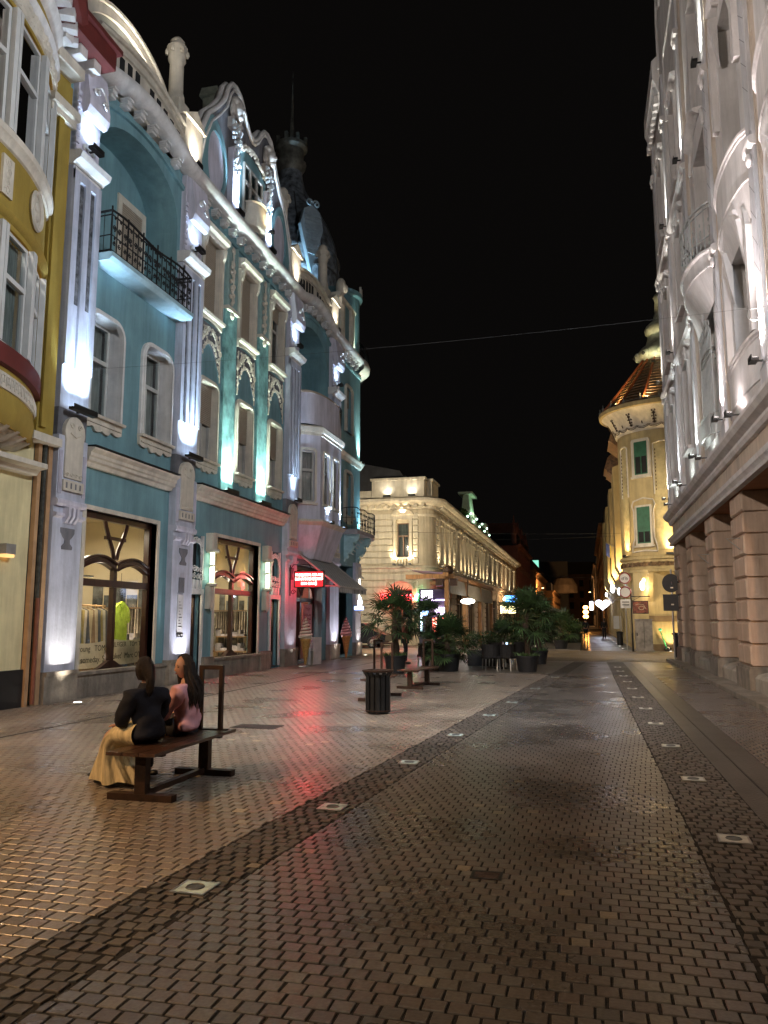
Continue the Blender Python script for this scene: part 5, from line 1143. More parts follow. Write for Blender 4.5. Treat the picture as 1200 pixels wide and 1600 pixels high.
for k in range(5):                         # medallions and side panels
    a = A0 + .28 + .24 * k * 1.0; f_ = bayf(a); q = MB(f_)
    if k % 2 == 0:
        q.tube([(.30 * math.cos(t_), .04, 9.85 + .36 * math.sin(t_)) for t_ in [2 * PI * i / 24 for i in range(24)]], .05, 6, True); q.prism([(.28 * math.cos(t_), 9.85 + .34 * math.sin(t_)) for t_ in [2 * PI * i / 24 for i in range(24)]], 0, .03)
        q.ball((-.02, .04, 9.93), .09, .04, .11, 8); q.ball((-.02, .04, 9.73), .15, .04, .1, 8)
    else:
        q.box(-.16, .16, 0, .05, 9.45, 10.2)
        for j in range(4): q.tube([(x, .05, z) for x, _, z in scroll(0, 9.56 + j * .18, .09, 1.3, 1 if j % 2 else -1, j)], .018, 5)
    q.build("medallion", CREAMT, bay, 40)
q = MB(FL_)                                # greek key band
for k in range(34):
    a = A0 + (A1 - A0) * .8 * (k + .5) / 34; f_ = bayf(a); mb = MB(f_); s = .045
    for pts_ in ([(-s, 5.98), (-s, 6.16), (s, 6.16), (s, 6.03), (-s * .2, 6.03), (-s * .2, 6.1)],): mb.tube([(x, .035, z) for x, z in pts_], .011, 4)
    q.v, q.f = q.v, q.f; b0 = len(q.v); q.v += mb.v; q.f += [[b0 + i for i in f] for f in mb.f]
q.build("greek_key", CREAMT, bay)
bayring("key_band", 0, 0, 0, CREAMT, bay, [(BR, 5.92), (BR + .025, 5.93), (BR + .025, 6.22), (BR, 6.24)])
bayring("bay_underside", 0, 0, 0, OCHRE, bay, [(BR, 5.9), (BR + .04, 5.6), (BR - .0, 5.35), (BR - .05, 5.3)])
q = MB(FL_); q.lathe([(BR - .06, 5.32), (BR - .3, 5.15), (BR - .9, 4.98), (BR - 1.5, 4.92)], BC[0], BC[1], 96, A0, A1, lobes=64, la=.012); q.build("shell_soffit", CREAMT, bay, 40)
q = MB(FL_); q.extr([(0, 4.72), (.18, 4.72), (.25, 4.82), (.42, 4.85), (.42, 4.95), (0, 4.95)], 2, 12.9); q.build("bay_bracket_cornice", CREAMT, O)
q = MB(FL_); q.box(12.6, 13.45, 0, .3, 5.45, 5.62); q.box(12.65, 13.45, 0, .2, 12.9, 13.05); q.box(12.6, 13.45, 0, .3, 13.05, 13.25); q.box(12.6, 13.45, 0, .34, 14.1, 14.35); q.build("pier_cap", CREAMT, O)
# eaves
q = MB(FL_); q.lathe([(BR, 14.55), (BR + .5, 14.8), (BR + .6, 15.0), (BR + .6, 15.25), (BR + .3, 15.5), (.5, 16.6)], BC[0], BC[1], 14, A0 - .02, A1 + .02); q.box(12.3, 13.95, -1, .75, 14.65, 15.1); q.box(12.2, 14.05, -1, .85, 15.1, 15.22); q.build("eaves", REDB, O)
q = MB(FL_)
for k in range(16):
    a = A0 + .06 + (A1 - A0) * .85 * k / 16; f_ = bayf(a); mb = MB(f_); mb.box(-.09, .09, .0, .42, 14.52, 14.72); b0 = len(q.v); q.v += mb.v; q.f += [[b0 + i for i in f] for f in mb.f]
for k in range(3): q.box(12.5 + k * .48, 12.74 + k * .48, .1, .55, 14.40, 14.64)
q.build("eaves_blocks", WHITE, O)
O.scale = (1, 1, .94)
t = thing("wall_box", "small orange-lit box lamp on the pale yellow wall at the left edge", "wall lamp", FL_(12.35, .1, 2.9)); q = MB(FL_); q.box(12.22, 12.48, 0, .16, 2.86, 3.05); q.build("case", mat("grey_plastic", (.3, .28, .25), .6), t); q = MB(FL_); q.box(12.24, 12.46, .02, .15, 2.80, 2.86); q.build("lens", glow("orange_lens", (1, .55, .2), .35), t)
# ------------------------------------------------------------ cream corner building (left, beyond the cross street)
CX, CY = -9.5, 50.0
NTH = 'first second third fourth fifth sixth seventh eighth ninth tenth eleventh twelfth thirteenth fourteenth fifteenth sixteenth seventeenth eighteenth'.split()
C1 = frame(0, CY, 1, 0, 0, -1)             # south face, u = x
C2 = frame(CX, 0, 0, 1, 1, 0)              # street face, u = y
K = thing("cream_building", "floodlit cream rusticated corner building with pedimented windows beyond the side street", "building", (-11, 60, 0))
SW = [(-11.9, -11.1, 5.55, 7.75)] + [(-17, -16.2, 5.55, 7.75)]
q = MB(C1); wall_grid(q, -26, CX - .9, 0, 8.6, [*SW, (-12.3, -10.9, .3, 3.5), (-17.5, -15.8, .3, 3.5)], .3)
ca = [(CX - .9 + .9 * math.sin(PI / 2 * i / 6), CY + .9 - .9 * math.cos(PI / 2 * i / 6)) for i in range(7)]
q2 = MB(); 
for (a, b_), (c, d) in zip(ca[:-1], ca[1:]): q2.quad((a, b_, 0), (c, d, 0), (c, d, 8.6), (a, b_, 8.6))
q.v += []; b0 = len(q.v); q.v += q2.v; q.f += [[b0 + i for i in f] for f in q2.f]
LW = [52.3, 54.3, 56.3, 59.6, 61.7, 63.8, 65.9, 68.0, 71.3, 73.5, 75.7] + [79 + 2.2 * k for k in range(15)]
q3 = MB(C2); wall_grid(q3, CY + .9, 114, 0, 8.6, [(y, y + 1.0, 5.3, 7.75) for y in LW] + [(53 + 6 * k, 56.8 + 6 * k, .2, 3.6) for k in range(9)], .3)
b0 = len(q.v); q.v += q3.v; q.f += [[b0 + i for i in f] for f in q3.f]
q.build("wall", CREAMW, K)
q = MB(C1)                                  # rustication courses
def courses(q, u0, u1, z0, z1, n, holes):
    h = (z1 - z0) / n
    for k in range(n):
        a = z0 + k * h + .03; b_ = z0 + (k + 1) * h - .03; segs = [(u0, u1)]
        for ho in holes:
            if ho[2] - .25 < b_ and ho[3] + .25 > a:
                ns = []
                for s in segs:
                    if ho[1] + .28 < s[0] or ho[0] - .28 > s[1]: ns.append(s); continue
                    if s[0] < ho[0] - .28: ns.append((s[0], ho[0] - .28))
                    if s[1] > ho[1] + .28: ns.append((ho[1] + .28, s[1]))
                segs = ns
        for s in segs:
            if s[1] - s[0] > .1: q.bbox(s[0], s[1], 0, .10, a, b_, .035)
courses(q, -26, CX - .95, 5.1, 8.4, 8, SW); courses(q, -26, CX - .95, .6, 4.5, 9, [(-12.3, -10.9, .3, 3.5), (-17.5, -15.8, .3, 3.5)]); q.build("rusticated_courses", CREAMW2, K)
q = MB(C2); courses(q, 50.95, 51.9, 5.1, 8.4, 8, []); courses(q, 50.95, 52.6, .6, 4.5, 9, [])
for y0 in [57.5, 69.9, 77.6]: courses(q, y0, y0 + 1.2, 5.0, 8.4, 8, [])
for k in range(9): courses(q, 56.9 + 6 * k, 58.9 + 6 * k, .5, 4.4, 9, [])
q.build("rusticated_courses", CREAMW2, K)
def wrapc(name, prof, m, sm=0):             # moulding round the corner
    q = MB(C1); q.sweep(prof, [(-26, 0, 0), (CX - .9, 0, 0)]); q4 = MB(C2); q4.sweep(prof, [(CY + .9, 0, 0), (114, 0, 0)])
    q5 = MB(); q5.lathe([(.9 + w_, z) for w_, z in prof] , CX - .9, CY + .9, 10, -PI / 2, 0)
    for x in (q4, q5): b0 = len(q.v); q.v += x.v; q.f += [[b0 + i for i in f] for f in x.f]
    return q.build(name, m, K, sm)
wrapc("cornice", [(0, 8.6), (.15, 8.65), (.2, 8.85), (.6, 8.95), (.75, 9.1), (.75, 9.25), (0, 9.45)], CREAMW2)
wrapc("string_course", [(0, 4.6), (.1, 4.62), (.12, 4.8), (.25, 4.86), (.25, 4.95), (0, 5.0)], CREAMW2)
wrapc("architrave", [(0, 8.15), (.07, 8.17), (.09, 8.3), (0, 8.32)], CREAMW2)
q = MB(C1)
for k in range(34): x = -26 + k * .48; q.box(x, x + .2, 0, .5, 8.72, 8.9)
q.box(-26, -10, .0, .24, 8.74, 8.88)
q.build("dentils", CREAMW2, K)
q = MB(C2)
for k in range(110): x = 51.3 + k * .56; q.box(x, x + .22, 0, .5, 8.72, 8.9)
q.box(51.3, 112.5, .0, .24, 8.74, 8.88)
q.build("dentils", CREAMW2, K)
q = MB(C1); q.box(-13.7, CX - .6, -1.2, -.25, 9.3, 10.6); q.box(-13.8, CX - .5, -1.3, -.15, 10.6, 10.75); q.box(-26, -13.8, -1.2, -.5, 9.3, 10.0); q.build("parapet", CREAMW2, K)
q = MB(C2); q.box(51.2, 53.5, -1.2, -.25, 9.3, 10.6); q.box(51.1, 53.6, -1.3, -.15, 10.6, 10.75); q.box(53.5, 114, -1.2, -.5, 9.3, 9.9); q.box(70, 74.5, -1.4, -.35, 9.9, 11.2); q.box(82, 84, -1.4, -.35, 9.9, 11.4)
q.build("parapet", CREAMW2, K)
q = MB(); q.prism([(-26, 9.3), (-26, 12.3), (-16, 12.3), (-12, 11.4), (-10.6, 9.3)], 51.2, 114); q.build("roof", ROOFD, K)
def ped_window(fr, a, b_, z0, z1, arched, pm=CREAMW2):
    wo = window(fr, K, a, b_, z0, z1, -.2, 0, 1, cm=CURT, wm=mat("brown_window", (.12, .07, .04), .5))
    c = (a + b_) / 2; q = MB(fr)
    for u in (a - .24, b_ + .06): q.box(u, u + .18, 0, .13, z0 - .05, z1 + .12); q.box(u - .03, u + .21, 0, .17, z1 + .12, z1 + .2)
    q.box(a - .26, b_ + .26, 0, .16, z1 + .2, z1 + .5)
    if arched: 
        P_ = [(c + (b_ - a + .6) / 2 * math.cos(t_), z1 + .5 + .38 * math.sin(t_)) for t_ in [PI * i / 12 for i in range(13)]]
        q.prism([(x, z) for x, z in P_], 0, .12); q.tube([(x, .14, z) for x, z in P_], .06, 6)
    else: q.prism([(a - .32, z1 + .5), (b_ + .32, z1 + .5), (c, z1 + .9)], 0, .24)
    q.extr([(0, z1 + .48), (.25, z1 + .5), (.27, z1 + .58), (0, z1 + .6)], a - .32, b_ + .32)
    q.box(a - .25, b_ + .25, 0, .12, z0 - .12, z0 - .02)
    for k in range(5): q.lathe([(.05, z0 - .55), (.08, z0 - .42), (.04, z0 - .25), (.06, z0 - .14)], a + (b_ - a) * k / 4, .08, 8)
    q.build("aedicule", pm, wo); return wo
for s in SW: ped_window(C1, *s, True)
for i, y in enumerate(LW[:11]): ped_window(C2, y, y + 1.0, 5.3, 7.6, i in (0, 9, 10))
for y in LW[11:]:
    wo = window(C2, K, y, y + 1.0, 5.3, 7.6, -.2, 0, 1, wm=MATS["brown_window"]); q = MB(C2); q.box(y - .2, y - .02, 0, .14, 5.1, 7.9); q.box(y + 1.02, y + 1.2, 0, .14, 5.1, 7.9); q.box(y - .25, y + 1.25, 0, .25, 7.9, 8.05); q.build("aedicule", CREAMW2, wo)
for a, b_, z in ((-12.3, -10.9, 3.5), (-17.5, -15.8, 3.5)):
    wo = window(C1, K, a, b_, .3, z, -.2, 0, 1, curtain=False, wm=MATS["brown_window"]); q = MB(C1); P_ = arch_pts(a - .1, b_ + .1, 3.5, .55, 12); q.tube([(x, .08, z_) for x, z_ in P_], .09, 6)
    for k in range(7): t_ = PI * (k + .5) / 7; c = (a + b_) / 2; q.tube([(c + .9 * math.cos(t_), .07, 3.5 + .6 * math.sin(t_)), (c + 1.5 * math.cos(t_), .07, 3.5 + 1.05 * math.sin(t_))], .03, 4)
    q.build("arch_moulding", CREAMW2, wo)
for k in range(9):
    a = 53 + 6 * k; wo = window(C2, K, a, a + 3.8, .2, 3.6, -.2, 0, 2, curtain=False, wm=MATS["brown_window"], transom=.75)
    MB(C2).box(a + .1, a + 3.7, -.6, -.5, .3, 3.2).build("lit_interior", glow("lit_interior_warm", (1, .72, .36), .45) if k % 3 != 1 else glow("lit_interior_cool", (.75, .8, 1), .8), wo)
GC = "floodlights on the cream building"
uplight(C1, -12.6, -.2, 9.85, 13, NEUT, "warm floodlight on the left of the cream parapet", 90, 8, .5, GC); uplight(C1, -10.9, -.2, 9.85, 13, NEUT, "warm floodlight on the right of the cream parapet", 90, 8, .5, GC)
K.scale = (1, 1, 1.03)
uplight(C1, -11.5, .04, 8.62, 22, WARM, "little lamp inside the arched pediment of the cream corner window", 100, 10, .25, GC, out=.1)
uplight(C1, -12.03, .13, 5.25, 30, WARM, "floodlight left of the cream corner window", 60, 4, .2, GC); uplight(C1, -10.97, .13, 5.25, 30, WARM, "floodlight right of the cream corner window", 60, 4, .2, GC)
uplight(C1, -11.5, .4, 5.17, 22, WARM, "floodlight on the string course below the cream corner window", 120, 12, .25, GC, out=.3)
for i, y in enumerate([51.6, 53.8, 55.8, 57.8, 61.2, 63.3, 65.4, 67.5, 70.2, 73.0, 75.2, 78.2, 82.8, 87.2, 92, 97, 102, 108]):
    uplight(C2, y, .12, 5.2, 26 if y < 80 else 45, WARM, f"{NTH[i]} warm floodlight counted from the corner along the long cream street front", 80, 5, .25, GC, out=.25)
# roof greens with lamps
t = thing("roof_garden", "lit planting and pavilion on the cream building roof", "roof garden", (-10.4, 72, 9.9)); q = MB(C2); q.box(70.8, 73.6, -1.3, -.4, 11.2, 13.1, .2); q.box(70.5, 73.9, -1.5, -.2, 13.1, 13.3); q.build("pavilion", mat("pavilion_paint", (.5, .6, .45), .7), t)
q = MB(C2)
for k in range(260): q.ball((66 + 18 * rnd.random() ** 1.3, -.6 + rnd.uniform(-.3, .3), 10 + rnd.random() * 1.2), .12, .1, .1, 4)
q.build("bushes", FOL2, t); q = MB(C2)
for k in range(9): q.ball((67.5 + 2.0 * k, -.2, 10.6 + .5 * (k % 2)), .09, .09, .09, 6)
q.build("bulbs", glow("green_white_bulb", (.6, 1, .75), 3), t); lamp('POINT', C2(72, .3, 11.5), 18, (.6, 1, .7), t, size=.2)
# neon shop words on the corner
t = thing("neon_sign", "red and green neon word on the cream corner wall above the palms", "sign", C1(-11.4, .2, 3.9)); RN = glow("neon_red", (1, .04, .05), 9); GN = glow("neon_green", (.1, 1, .5), 7)
textobj("PHARMA", .62, RN, t, C1(-12.95, .22, 3.05), (1, 0, 0), (0, 0, 1), .03, 'LEFT', sx=.9); textobj("CY", .62, GN, t, C1(-10.72, .22, 3.05), (1, 0, 0), (0, 0, 1), .03, 'LEFT', sx=1.0)
q = MB(C1); q.box(-13.1, -9.9, .1, .14, 2.66, 2.70); q.build("rail", DARKM, t); lamp('AREA', C1(-12.0, .4, 2.9), 4, (1, .08, .06), t, (0, 1, 0), 1.0)
t = thing("neon_sign", "small red neon strip at the corner edge of the cream building", "sign", C2(51.4, .3, 3)); q = MB(C1); q.box(-9.35, -8.6, .1, .16, 2.95, 3.15); q.build("tube", glow("neon_red_dim", (1, .08, .08), 3), t)
t = thing("neon_sign", "vertical red neon tube beside the timber kiosk", "sign", (-9.2, 51, 1)); q = MB(C1); q.box(-9.30, -9.16, .1, .16, .6, 2.6); q.build("tube", glow("neon_salmon", (1, .3, .2), 1.6), t)
# camera/ball lamps on the corner
# ------------------------------------------------------------ timber kiosk in front of the cream building
t = thing("timber_kiosk", "timber post terrace with pale roll-down awnings and glowing adverts beside the cream building", "kiosk", (-8, 48, 0))
KX = -7.4; KF = frame(KX, 0, 0, 1, 1, 0)
q = MB(KF)
for y in (43.0, 49.5, 50.2, 57.0, 64.0): q.box(y - .12, y + .12, -.12, .12, 0, 3.95 if y > 43.5 else 4.0)
q.box(42.6, 64.5, -.15, .15, 4.0, 4.22); q.box(42.8, 43.2, -2.3, .4, 3.9, 4.15); q.box(50, 50.4, -2.3, .2, 3.9, 4.1); q.build("post_frame", TIMBER, t)
q = MB(KF); q.ball((43.0, .1, 4.35), .28, .28, .28, 12); q.box(42.8, 43.2, -.6, -.2, 3.5, 3.9); q.box(42.8, 43.2, .2, .6, 3.5, 3.9); q.build("post_head", RUST, t)
q = MB(KF); q.quad((43.3, .16, 3.1), (49.3, .16, 3.1), (49.3, .05, 3.95), (43.3, .05, 3.95)); q.quad((50.5, .16, 2.9), (63.8, .16, 2.9), (63.8, .05, 3.9), (50.5, .05, 3.9)); q.quad((42.7, 0, 4.23), (64, 0, 4.23), (64, -2.1, 4.4), (42.7, -2.1, 4.4)); q.build("awning", FABG, t)
q = MB(South(44.5)); q.box(-9.3, -7.6, -.1, 0, .0, 3.4); q.build("back_panel", mat("dark_panel", (.03, .03, .05), .4), t)
for i, (x0, x1, z0, z1, c, s_) in enumerate([(-9.15, -8.5, 2.85, 3.3, (.9, .75, 1), 2.2), (-9.2, -7.8, 2.72, 2.8, (.7, .5, 1), 2), (-9.1, -8.75, 1.9, 2.3, (.3, .55, 1), 1.4), (-8.35, -7.8, 1.9, 2.35, (.8, .7, 1), 2), (-8.5, -7.7, .9, 1.75, (1, .16, .10), 2.2), (-9.2, -9.12, .8, 2.5, (.6, .9, 1), 2.5)]):
    q = MB(South(44.5)); q.box(x0, x1, .0, .04, z0, z1); q.build("lit_panel", glow("ad_%d" % i, c, s_), t)
textobj("Kebab", .26, glow("ad_text", (1, .95, .8), 4), t, (-8.1, 44.44, 1.45), (1, 0, 0), (0, 0, 1), .005); textobj("Aug", .24, glow("ad_text2", (.5, .2, .7), 2), t, (-8.08, 44.44, 2.12), (1, 0, 0), (0, 0, 1), .005)
q = MB(South(44.44)); q.box(-8.3, -7.95, .0, .03, 1.05, 1.28); q.build("lit_panel", glow("ad_white", (1, .9, .9), 3), t)
lamp('POINT', (-8.2, 43.8, 2.2), 25, (.9, .55, .8), t, size=.3)
for i, (x, y, z, wd, hh, c, s_, lab) in enumerate([(-6.9, 47.5, 2.75, .85, .32, (1, .92, .8), 5, "oval white lit sign hanging from the timber kiosk"), (-4.7, 52.0, 3.0, .8, .42, (.1, .35, 1), 1.6, "small blue lit sign over the café umbrellas"), (-4.9, 52.0, 2.3, 1.0, .5, (1, .85, .4), 1.6, "yellowish lit sign under the small blue sign")]):
    s = thing("lit_sign", lab, "sign", (x, y, z)); q = MB(South(y))
    if i == 0: q.prism([(x + wd / 2 * math.cos(a), z + hh / 2 * math.sin(a)) for a in [2 * PI * k / 16 for k in range(16)]], -.05, .05)
    else: q.box(x - wd / 2, x + wd / 2, -.05, .05, z - hh / 2, z + hh / 2)
    q.build("panel", glow("lit_sign_%d" % i, c, s_), s); q = MB(South(y)); q.tube([(x, 0, z + hh / 2), (x, 0, 4.1)], .02, 5)
    if i: q.tube([(x + wd * .4, .02, 0), (x + wd * .4, .02, z + hh / 2)], .04, 6)
    if i == 1: q.box(x - .3, x + .3, .05, .06, z - .08, z - .02)
    if i == 2:
        for k in range(3): q.box(x - .4, x + .3, .05, .06, z + .12 - .13 * k, z + .15 - .13 * k)
    q.build("hanger", DARKM, s)

# ------------------------------------------------------------ far left row
def block(name, lab, X, y0, y1, h, m, nfl, side=1, wins=True, lit=0, dx=14, roofz=2.0, cat="building", gz0=3.5):
    t = thing(name, lab, cat, (X, (y0 + y1) / 2, 0)); fr = frame(X, 0, 0, 1, side, 0); n = max(2, int((y1 - y0) / 2.6)); hs = []
    fh = (h - gz0 - .6) / nfl
    for f in range(nfl):
        for k in range(n): a = y0 + (y1 - y0) * (k + .3) / n; hs.append((a, a + (y1 - y0) / n * .4, gz0 + .6 + f * fh, gz0 + .6 + f * fh + fh * .62))
    for k in range(n): a = y0 + (y1 - y0) * (k + .2) / n; hs.append((a, a + (y1 - y0) / n * .6, .2, gz0 - .6))
    q = MB(fr); wall_grid(q, y0, y1, 0, h, hs, .3); q.quad((y0, 0, 0), (y0, -dx, 0), (y0, -dx, h), (y0, 0, h)); q.quad((y1, 0, 0), (y1, -dx, 0), (y1, -dx, h), (y1, 0, h)); q.build("wall", m, t)
    q = MB(fr); q.prism([(y0, h), (y1, h), (y1 - 1, h + roofz), (y0 + 1, h + roofz)], -dx, -.3); q.build("roof", ROOFD, t)
    q = MB(fr); q.sweep([(0, -.3), (.2, -.2), (.45, 0), (.45, .15), (0, .2)], [(y0, 0, h), (y1, 0, h)]); q.sweep([(0, -.1), (.15, 0), (.15, .1), (0, .12)], [(y0, 0, gz0), (y1, 0, gz0)]); q.build("cornice", m, t)
    for i, ho in enumerate(hs[:60]):
        q = MB(fr); a, b_, c, d = ho; q.box(a, b_, -.28, -.22, c, d); wo = q.build("window", DARKIN if (i * 7 + int(y0)) % 5 or not lit else glow("far_lit_window", (1, .62, .28), .5), t)
        if c > 1: q = MB(fr); q.ring([(a - .12, c - .12), (b_ + .12, c - .12), (b_ + .12, d + .15), (a - .12, d + .15)], [(a, c), (b_, c), (b_, d), (a, d)], 0, .08); q.box((a + b_) / 2 - .04, (a + b_) / 2 + .04, -.22, -.18, c, d); q.build("window_frame", m, wo)
    return t
pk = block("gabled_building", "dim pink building with tall pointed gables and spires behind the cream building", -9.3, 116, 142, 12.5, PINKB, 3)
q = MB(frame(-9.3, 0, 0, 1, 1, 0))
for y in (119, 128, 137): q.prism([(y - 2.2, 12.5), (y + 2.2, 12.5), (y + 1.2, 14.5), (y, 16.2), (y - 1.2, 14.5)], -6.2, -.3)
for y in (116.5, 124, 132, 141): q.lathe([(.45, 12), (.4, 14), (.5, 14.2), (.2, 15.5), (.05, 17)], y, -.6, 8)
q.build("gables", PINKB, pk)
block("orange_building", "long low orange-lit building in the far left row", -8.9, 143, 190, 10.5, FARB, 2, lit=1)
fb = block("rotunda_building", "distant building with a small rounded roof at the end of the left row", -7.5, 192, 250, 8.5, FARB, 2, lit=1)
q = MB(); q.lathe([(3.5, 8.5), (3.4, 10.5), (2.4, 12.2), (.2, 13)], -5.2, 210, 16); q.build("rotunda", FARD, fb)
block("end_building", "dark building closing the far end of the street", 6, 330, 331, 4, FARD, 1) if False else None
t = thing("end_building", "dim brown building closing the far end of the street", "building", (0, 330, 0)); fe = South(330); hs = [(-30 + 4 * k, -28.4 + 4 * k, 6 + 4.5 * f, 8.6 + 4.5 * f) for k in range(15) for f in range(3)]
q = MB(fe); wall_grid(q, -34, 30, 0, 20, hs, .4); q.build("wall", FARB, t); q = MB(fe); q.box(-34, 30, -8, .5, 20, 20.8); q.prism([(-34, 20.8), (30, 20.8), (26, 25), (-30, 25)], -8, 0); q.build("roof", ROOFD, t)
for ho in hs: q = MB(fe); q.box(ho[0], ho[1], -.4, -.3, ho[2], ho[3]); q.build("window", DARKIN, t)
t = thing("tower_block", "dark tower with a few lit windows behind the far left row", "tower", (-22, 300, 0)); q = MB(South(300)); q.box(-14, -8, -12, 0, 0, 20); q.build("wall", FARD, t)
for k, (x, z) in enumerate(((-12.4, 17.6), (-12.4, 15.4), (-13.4, 14.9), (-11.6, 14.9), (-10.4, 14.9))): q = MB(South(300)); q.box(x, x + 1.1, 0, .06, z, z + 1.2); q.build("lit_window", glow("tower_window", (.6, .9, .85), 1.6), t)
t = thing("green_lit_house", "small green lit block above the far left roofs", "building", (-15, 255, 0)); q = MB(South(255)); q.box(-17, -5, -8, 0, 0, 20); q.build("wall", mat("far_grey", (.12, .12, .12), .8), t); q = MB(South(255)); q.box(-16.5, -14, 0, .05, 17, 20.5); q.build("glow_painted_wall", glow("far_green", (.25, .75, .55), .35), t); q = MB(South(255)); q.box(-16.2, -14.2, .05, .1, 15, 16.5); q.build("lit_window", glow("far_warm", (1, .7, .3), .9), t)  # green light on the wall is put in as its own glow

# ------------------------------------------------------------ yellow tower building (right, beyond the cross street)
YX = 2.6
Y = thing("yellow_tower_building", "floodlit yellow building with a round corbelled corner tower and tiled pointed roof", "building", (5, 48, 0))
TC, TR = (4.74, 46.6), 2.6
q = MB(South(44.3)); wall_grid(q, 4.8, 16, 4.3, 13, []); wall_grid(q, 3.3, 16, 0, 4.3, [(5.15, 6.9, .2, 2.7, .3), (5.0, 7.2, 2.9, 4.1, .15)], .3); q2 = MB(frame(YX, 0, 0, 1, -1, 0)); HW = [(50.3 + 5.2 * k, 51.1 + 5.2 * k, 5.7, 7.9) for k in range(5)] + [(50.3 + 5.2 * k, 51.1 + 5.2 * k, 9.7, 11.5) for k in range(5)]
wall_grid(q2, 46.2, 100, 4.3, 12.6, HW); wall_grid(q2, 45.0, 100, 0, 4.3, [] + [(47 + 3.2 * k, 49.2 + 3.2 * k, .2, 3.2, .5) for k in range(15)], .3); q2.quad((45.0, 0, 0), (44.3, -.7, 0), (44.3, -.7, 4.3), (45, 0, 4.3)); q2.quad((45.0, 0, 4.3), (44.3, -.7, 4.3), (44.3, -3, 4.3), (47, -3, 4.3)); q2.quad((45.0, 0, 4.3), (46.2, 0, 4.3), (47, -3, 4.3), (45, -1, 4.3))
b0 = len(q.v); q.v += q2.v; q.f += [[b0 + i for i in f] for f in q2.f]; q.build("wall", YELT, Y)
q = MB(); q.lathe([(TR * .3, 3.1), (TR * .62, 3.35), (TR * .85, 3.75), (TR * .97, 4.15), (TR + .10, 4.2), (TR + .12, 4.32), (TR, 4.4), (TR + .02, 4.85), (TR + .14, 4.9), (TR + .12, 5.05), (TR, 5.1)], *TC, 40); q.build("tower_corbel", CREAMW2 if False else YELT, Y, 40)
TWA = [-PI / 2 - .62, -PI / 2 + .34 - .02 + .0]
def twr(ang):
    ca, sa = math.cos(ang), math.sin(ang); cx, cy = TC[0] + TR * ca, TC[1] + TR * sa
    return lambda s, o_, z: (cx - sa * s + ca * o_, cy + ca * s + sa * o_, z)
q = MB(); q.lathe([(TR, 5.1), (TR, 12.2)], *TC, 60); tw = q.build("tower", YELT, Y, 40)
q = MB(); q.lathe([(TR, 12.0), (TR + .1, 12.1), (TR + .25, 12.55), (TR + .5, 13.0), (TR + .84, 13.25)], *TC, 60); cv = q.build("painted_cove", CREAMT, tw, 40)
q = MB(); q.lathe([(TR + .84, 13.2), (TR + .96, 13.25), (TR + 1.0, 13.45), (TR + .88, 13.5), (TR + .4, 13.52)], *TC, 60); q.build("eaves_gutter", YELT, tw, 40)
INKB = mat("cove_paint_brown", (.06, .035, .02), .8); q = MB(); q6 = MB()
for k in range(26):
    a = 2 * PI * k / 26 + .1; f_ = twr(a)
    def cp(z): return .10 + (.25 - .10) * min(1, max(0, (z - 12.1) / .45)) + max(0, (z - 12.55)) / .45 * .25 + .03
    mb = MB(f_)
    for j, z in enumerate((12.35, 12.5, 12.66, 12.82, 12.95)):
        if k % 2 == 0: 
            for sg in (-1, 1): mb.tube([(x, cp(zz) + .0, zz) for x, _, zz in scroll(sg * (.05 + .03 * (j % 3)), z, .045, 1.1, sg, j)], .018, 4)
    mb.tube([(0, cp(12.3), 12.3), (0, cp(12.9) + .01, 12.9)] if k % 2 == 0 else [(0, cp(12.35), 12.35), (0, cp(12.5), 12.5)], .03, 4)
    mb.tube([(-.33 + .066 * i, cp(12.12 + .12 * (i / 5 - 1) ** 2), 12.12 + .12 * (i / 5 - 1) ** 2) for i in range(11)], .02, 4); mb.tube([(-.33 + .066 * i, cp(12.2 + .1 * (i / 5 - 1) ** 2), 12.2 + .1 * (i / 5 - 1) ** 2) for i in range(11)], .014, 4)
    b0 = len(q.v); q.v += mb.v; q.f += [[b0 + i for i in f] for f in mb.f]
q.build("painted_flowers", INKB, cv)
def tower_window(ang, z0, z1, shut, up):
    f_ = twr(ang); hw = .40
    q = MB(f_)
    if up: q.ring(rrect(-hw - .16, hw + .16, z0 - .15, z1 + .16, .14, bottom=True), rrect(-hw, hw, z0, z1, .04, bottom=True), -.05, .09)
    else:
        q.ring(rrect(-hw - .1, hw + .1, z0 - .1, z1 + .1, .06, bottom=True), rrect(-hw, hw, z0, z1, .03, bottom=True), -.05, .08)
        P_ = [(-hw - .35, z0 - .45), (-hw - .32, z0 - .1), (-hw - .18, z0 + .3), (-hw - .2, z1 - .2), (-hw - .3, z1 + .1), (-hw - .2, z1 + .35), (0, z1 + .5), (hw + .2, z1 + .35), (hw + .3, z1 + .1), (hw + .2, z1 - .2), (hw + .18, z0 + .3), (hw + .32, z0 - .1), (hw + .35, z0 - .45), (0, z0 - .38)]
        q.tube([(x, .02, z) for x, z in P_], .045, 6, True)
    q.box(-hw - .2, hw + .2, 0, .16, z0 - .2, z0 - .1)
    q.build("window_surround", CREAMT, tw)
    q = MB(f_); q.box(-hw, hw, -.03, .04, z0, z1); wo = q.build("window", DARKIN, tw)
    q = MB(f_); zt = z1 - (z1 - z0) * shut; q.box(-hw, hw, .04, .055, zt, z1)
    for x in (-hw, -.03, hw - .06): q.box(x, x + .06, .04, .065, z0, zt)
    q.box(-hw, hw, .04, .065, z0, z0 + .07); q.build("green_shutter", GREENP, wo)
AW, AP = -PI / 2 - .60, -PI / 2 + .0
for a in (AW, AW + 1.05): tower_window(a, 9.55, 11.4, .45, True); tower_window(a, 5.75, 7.75, .68, False)
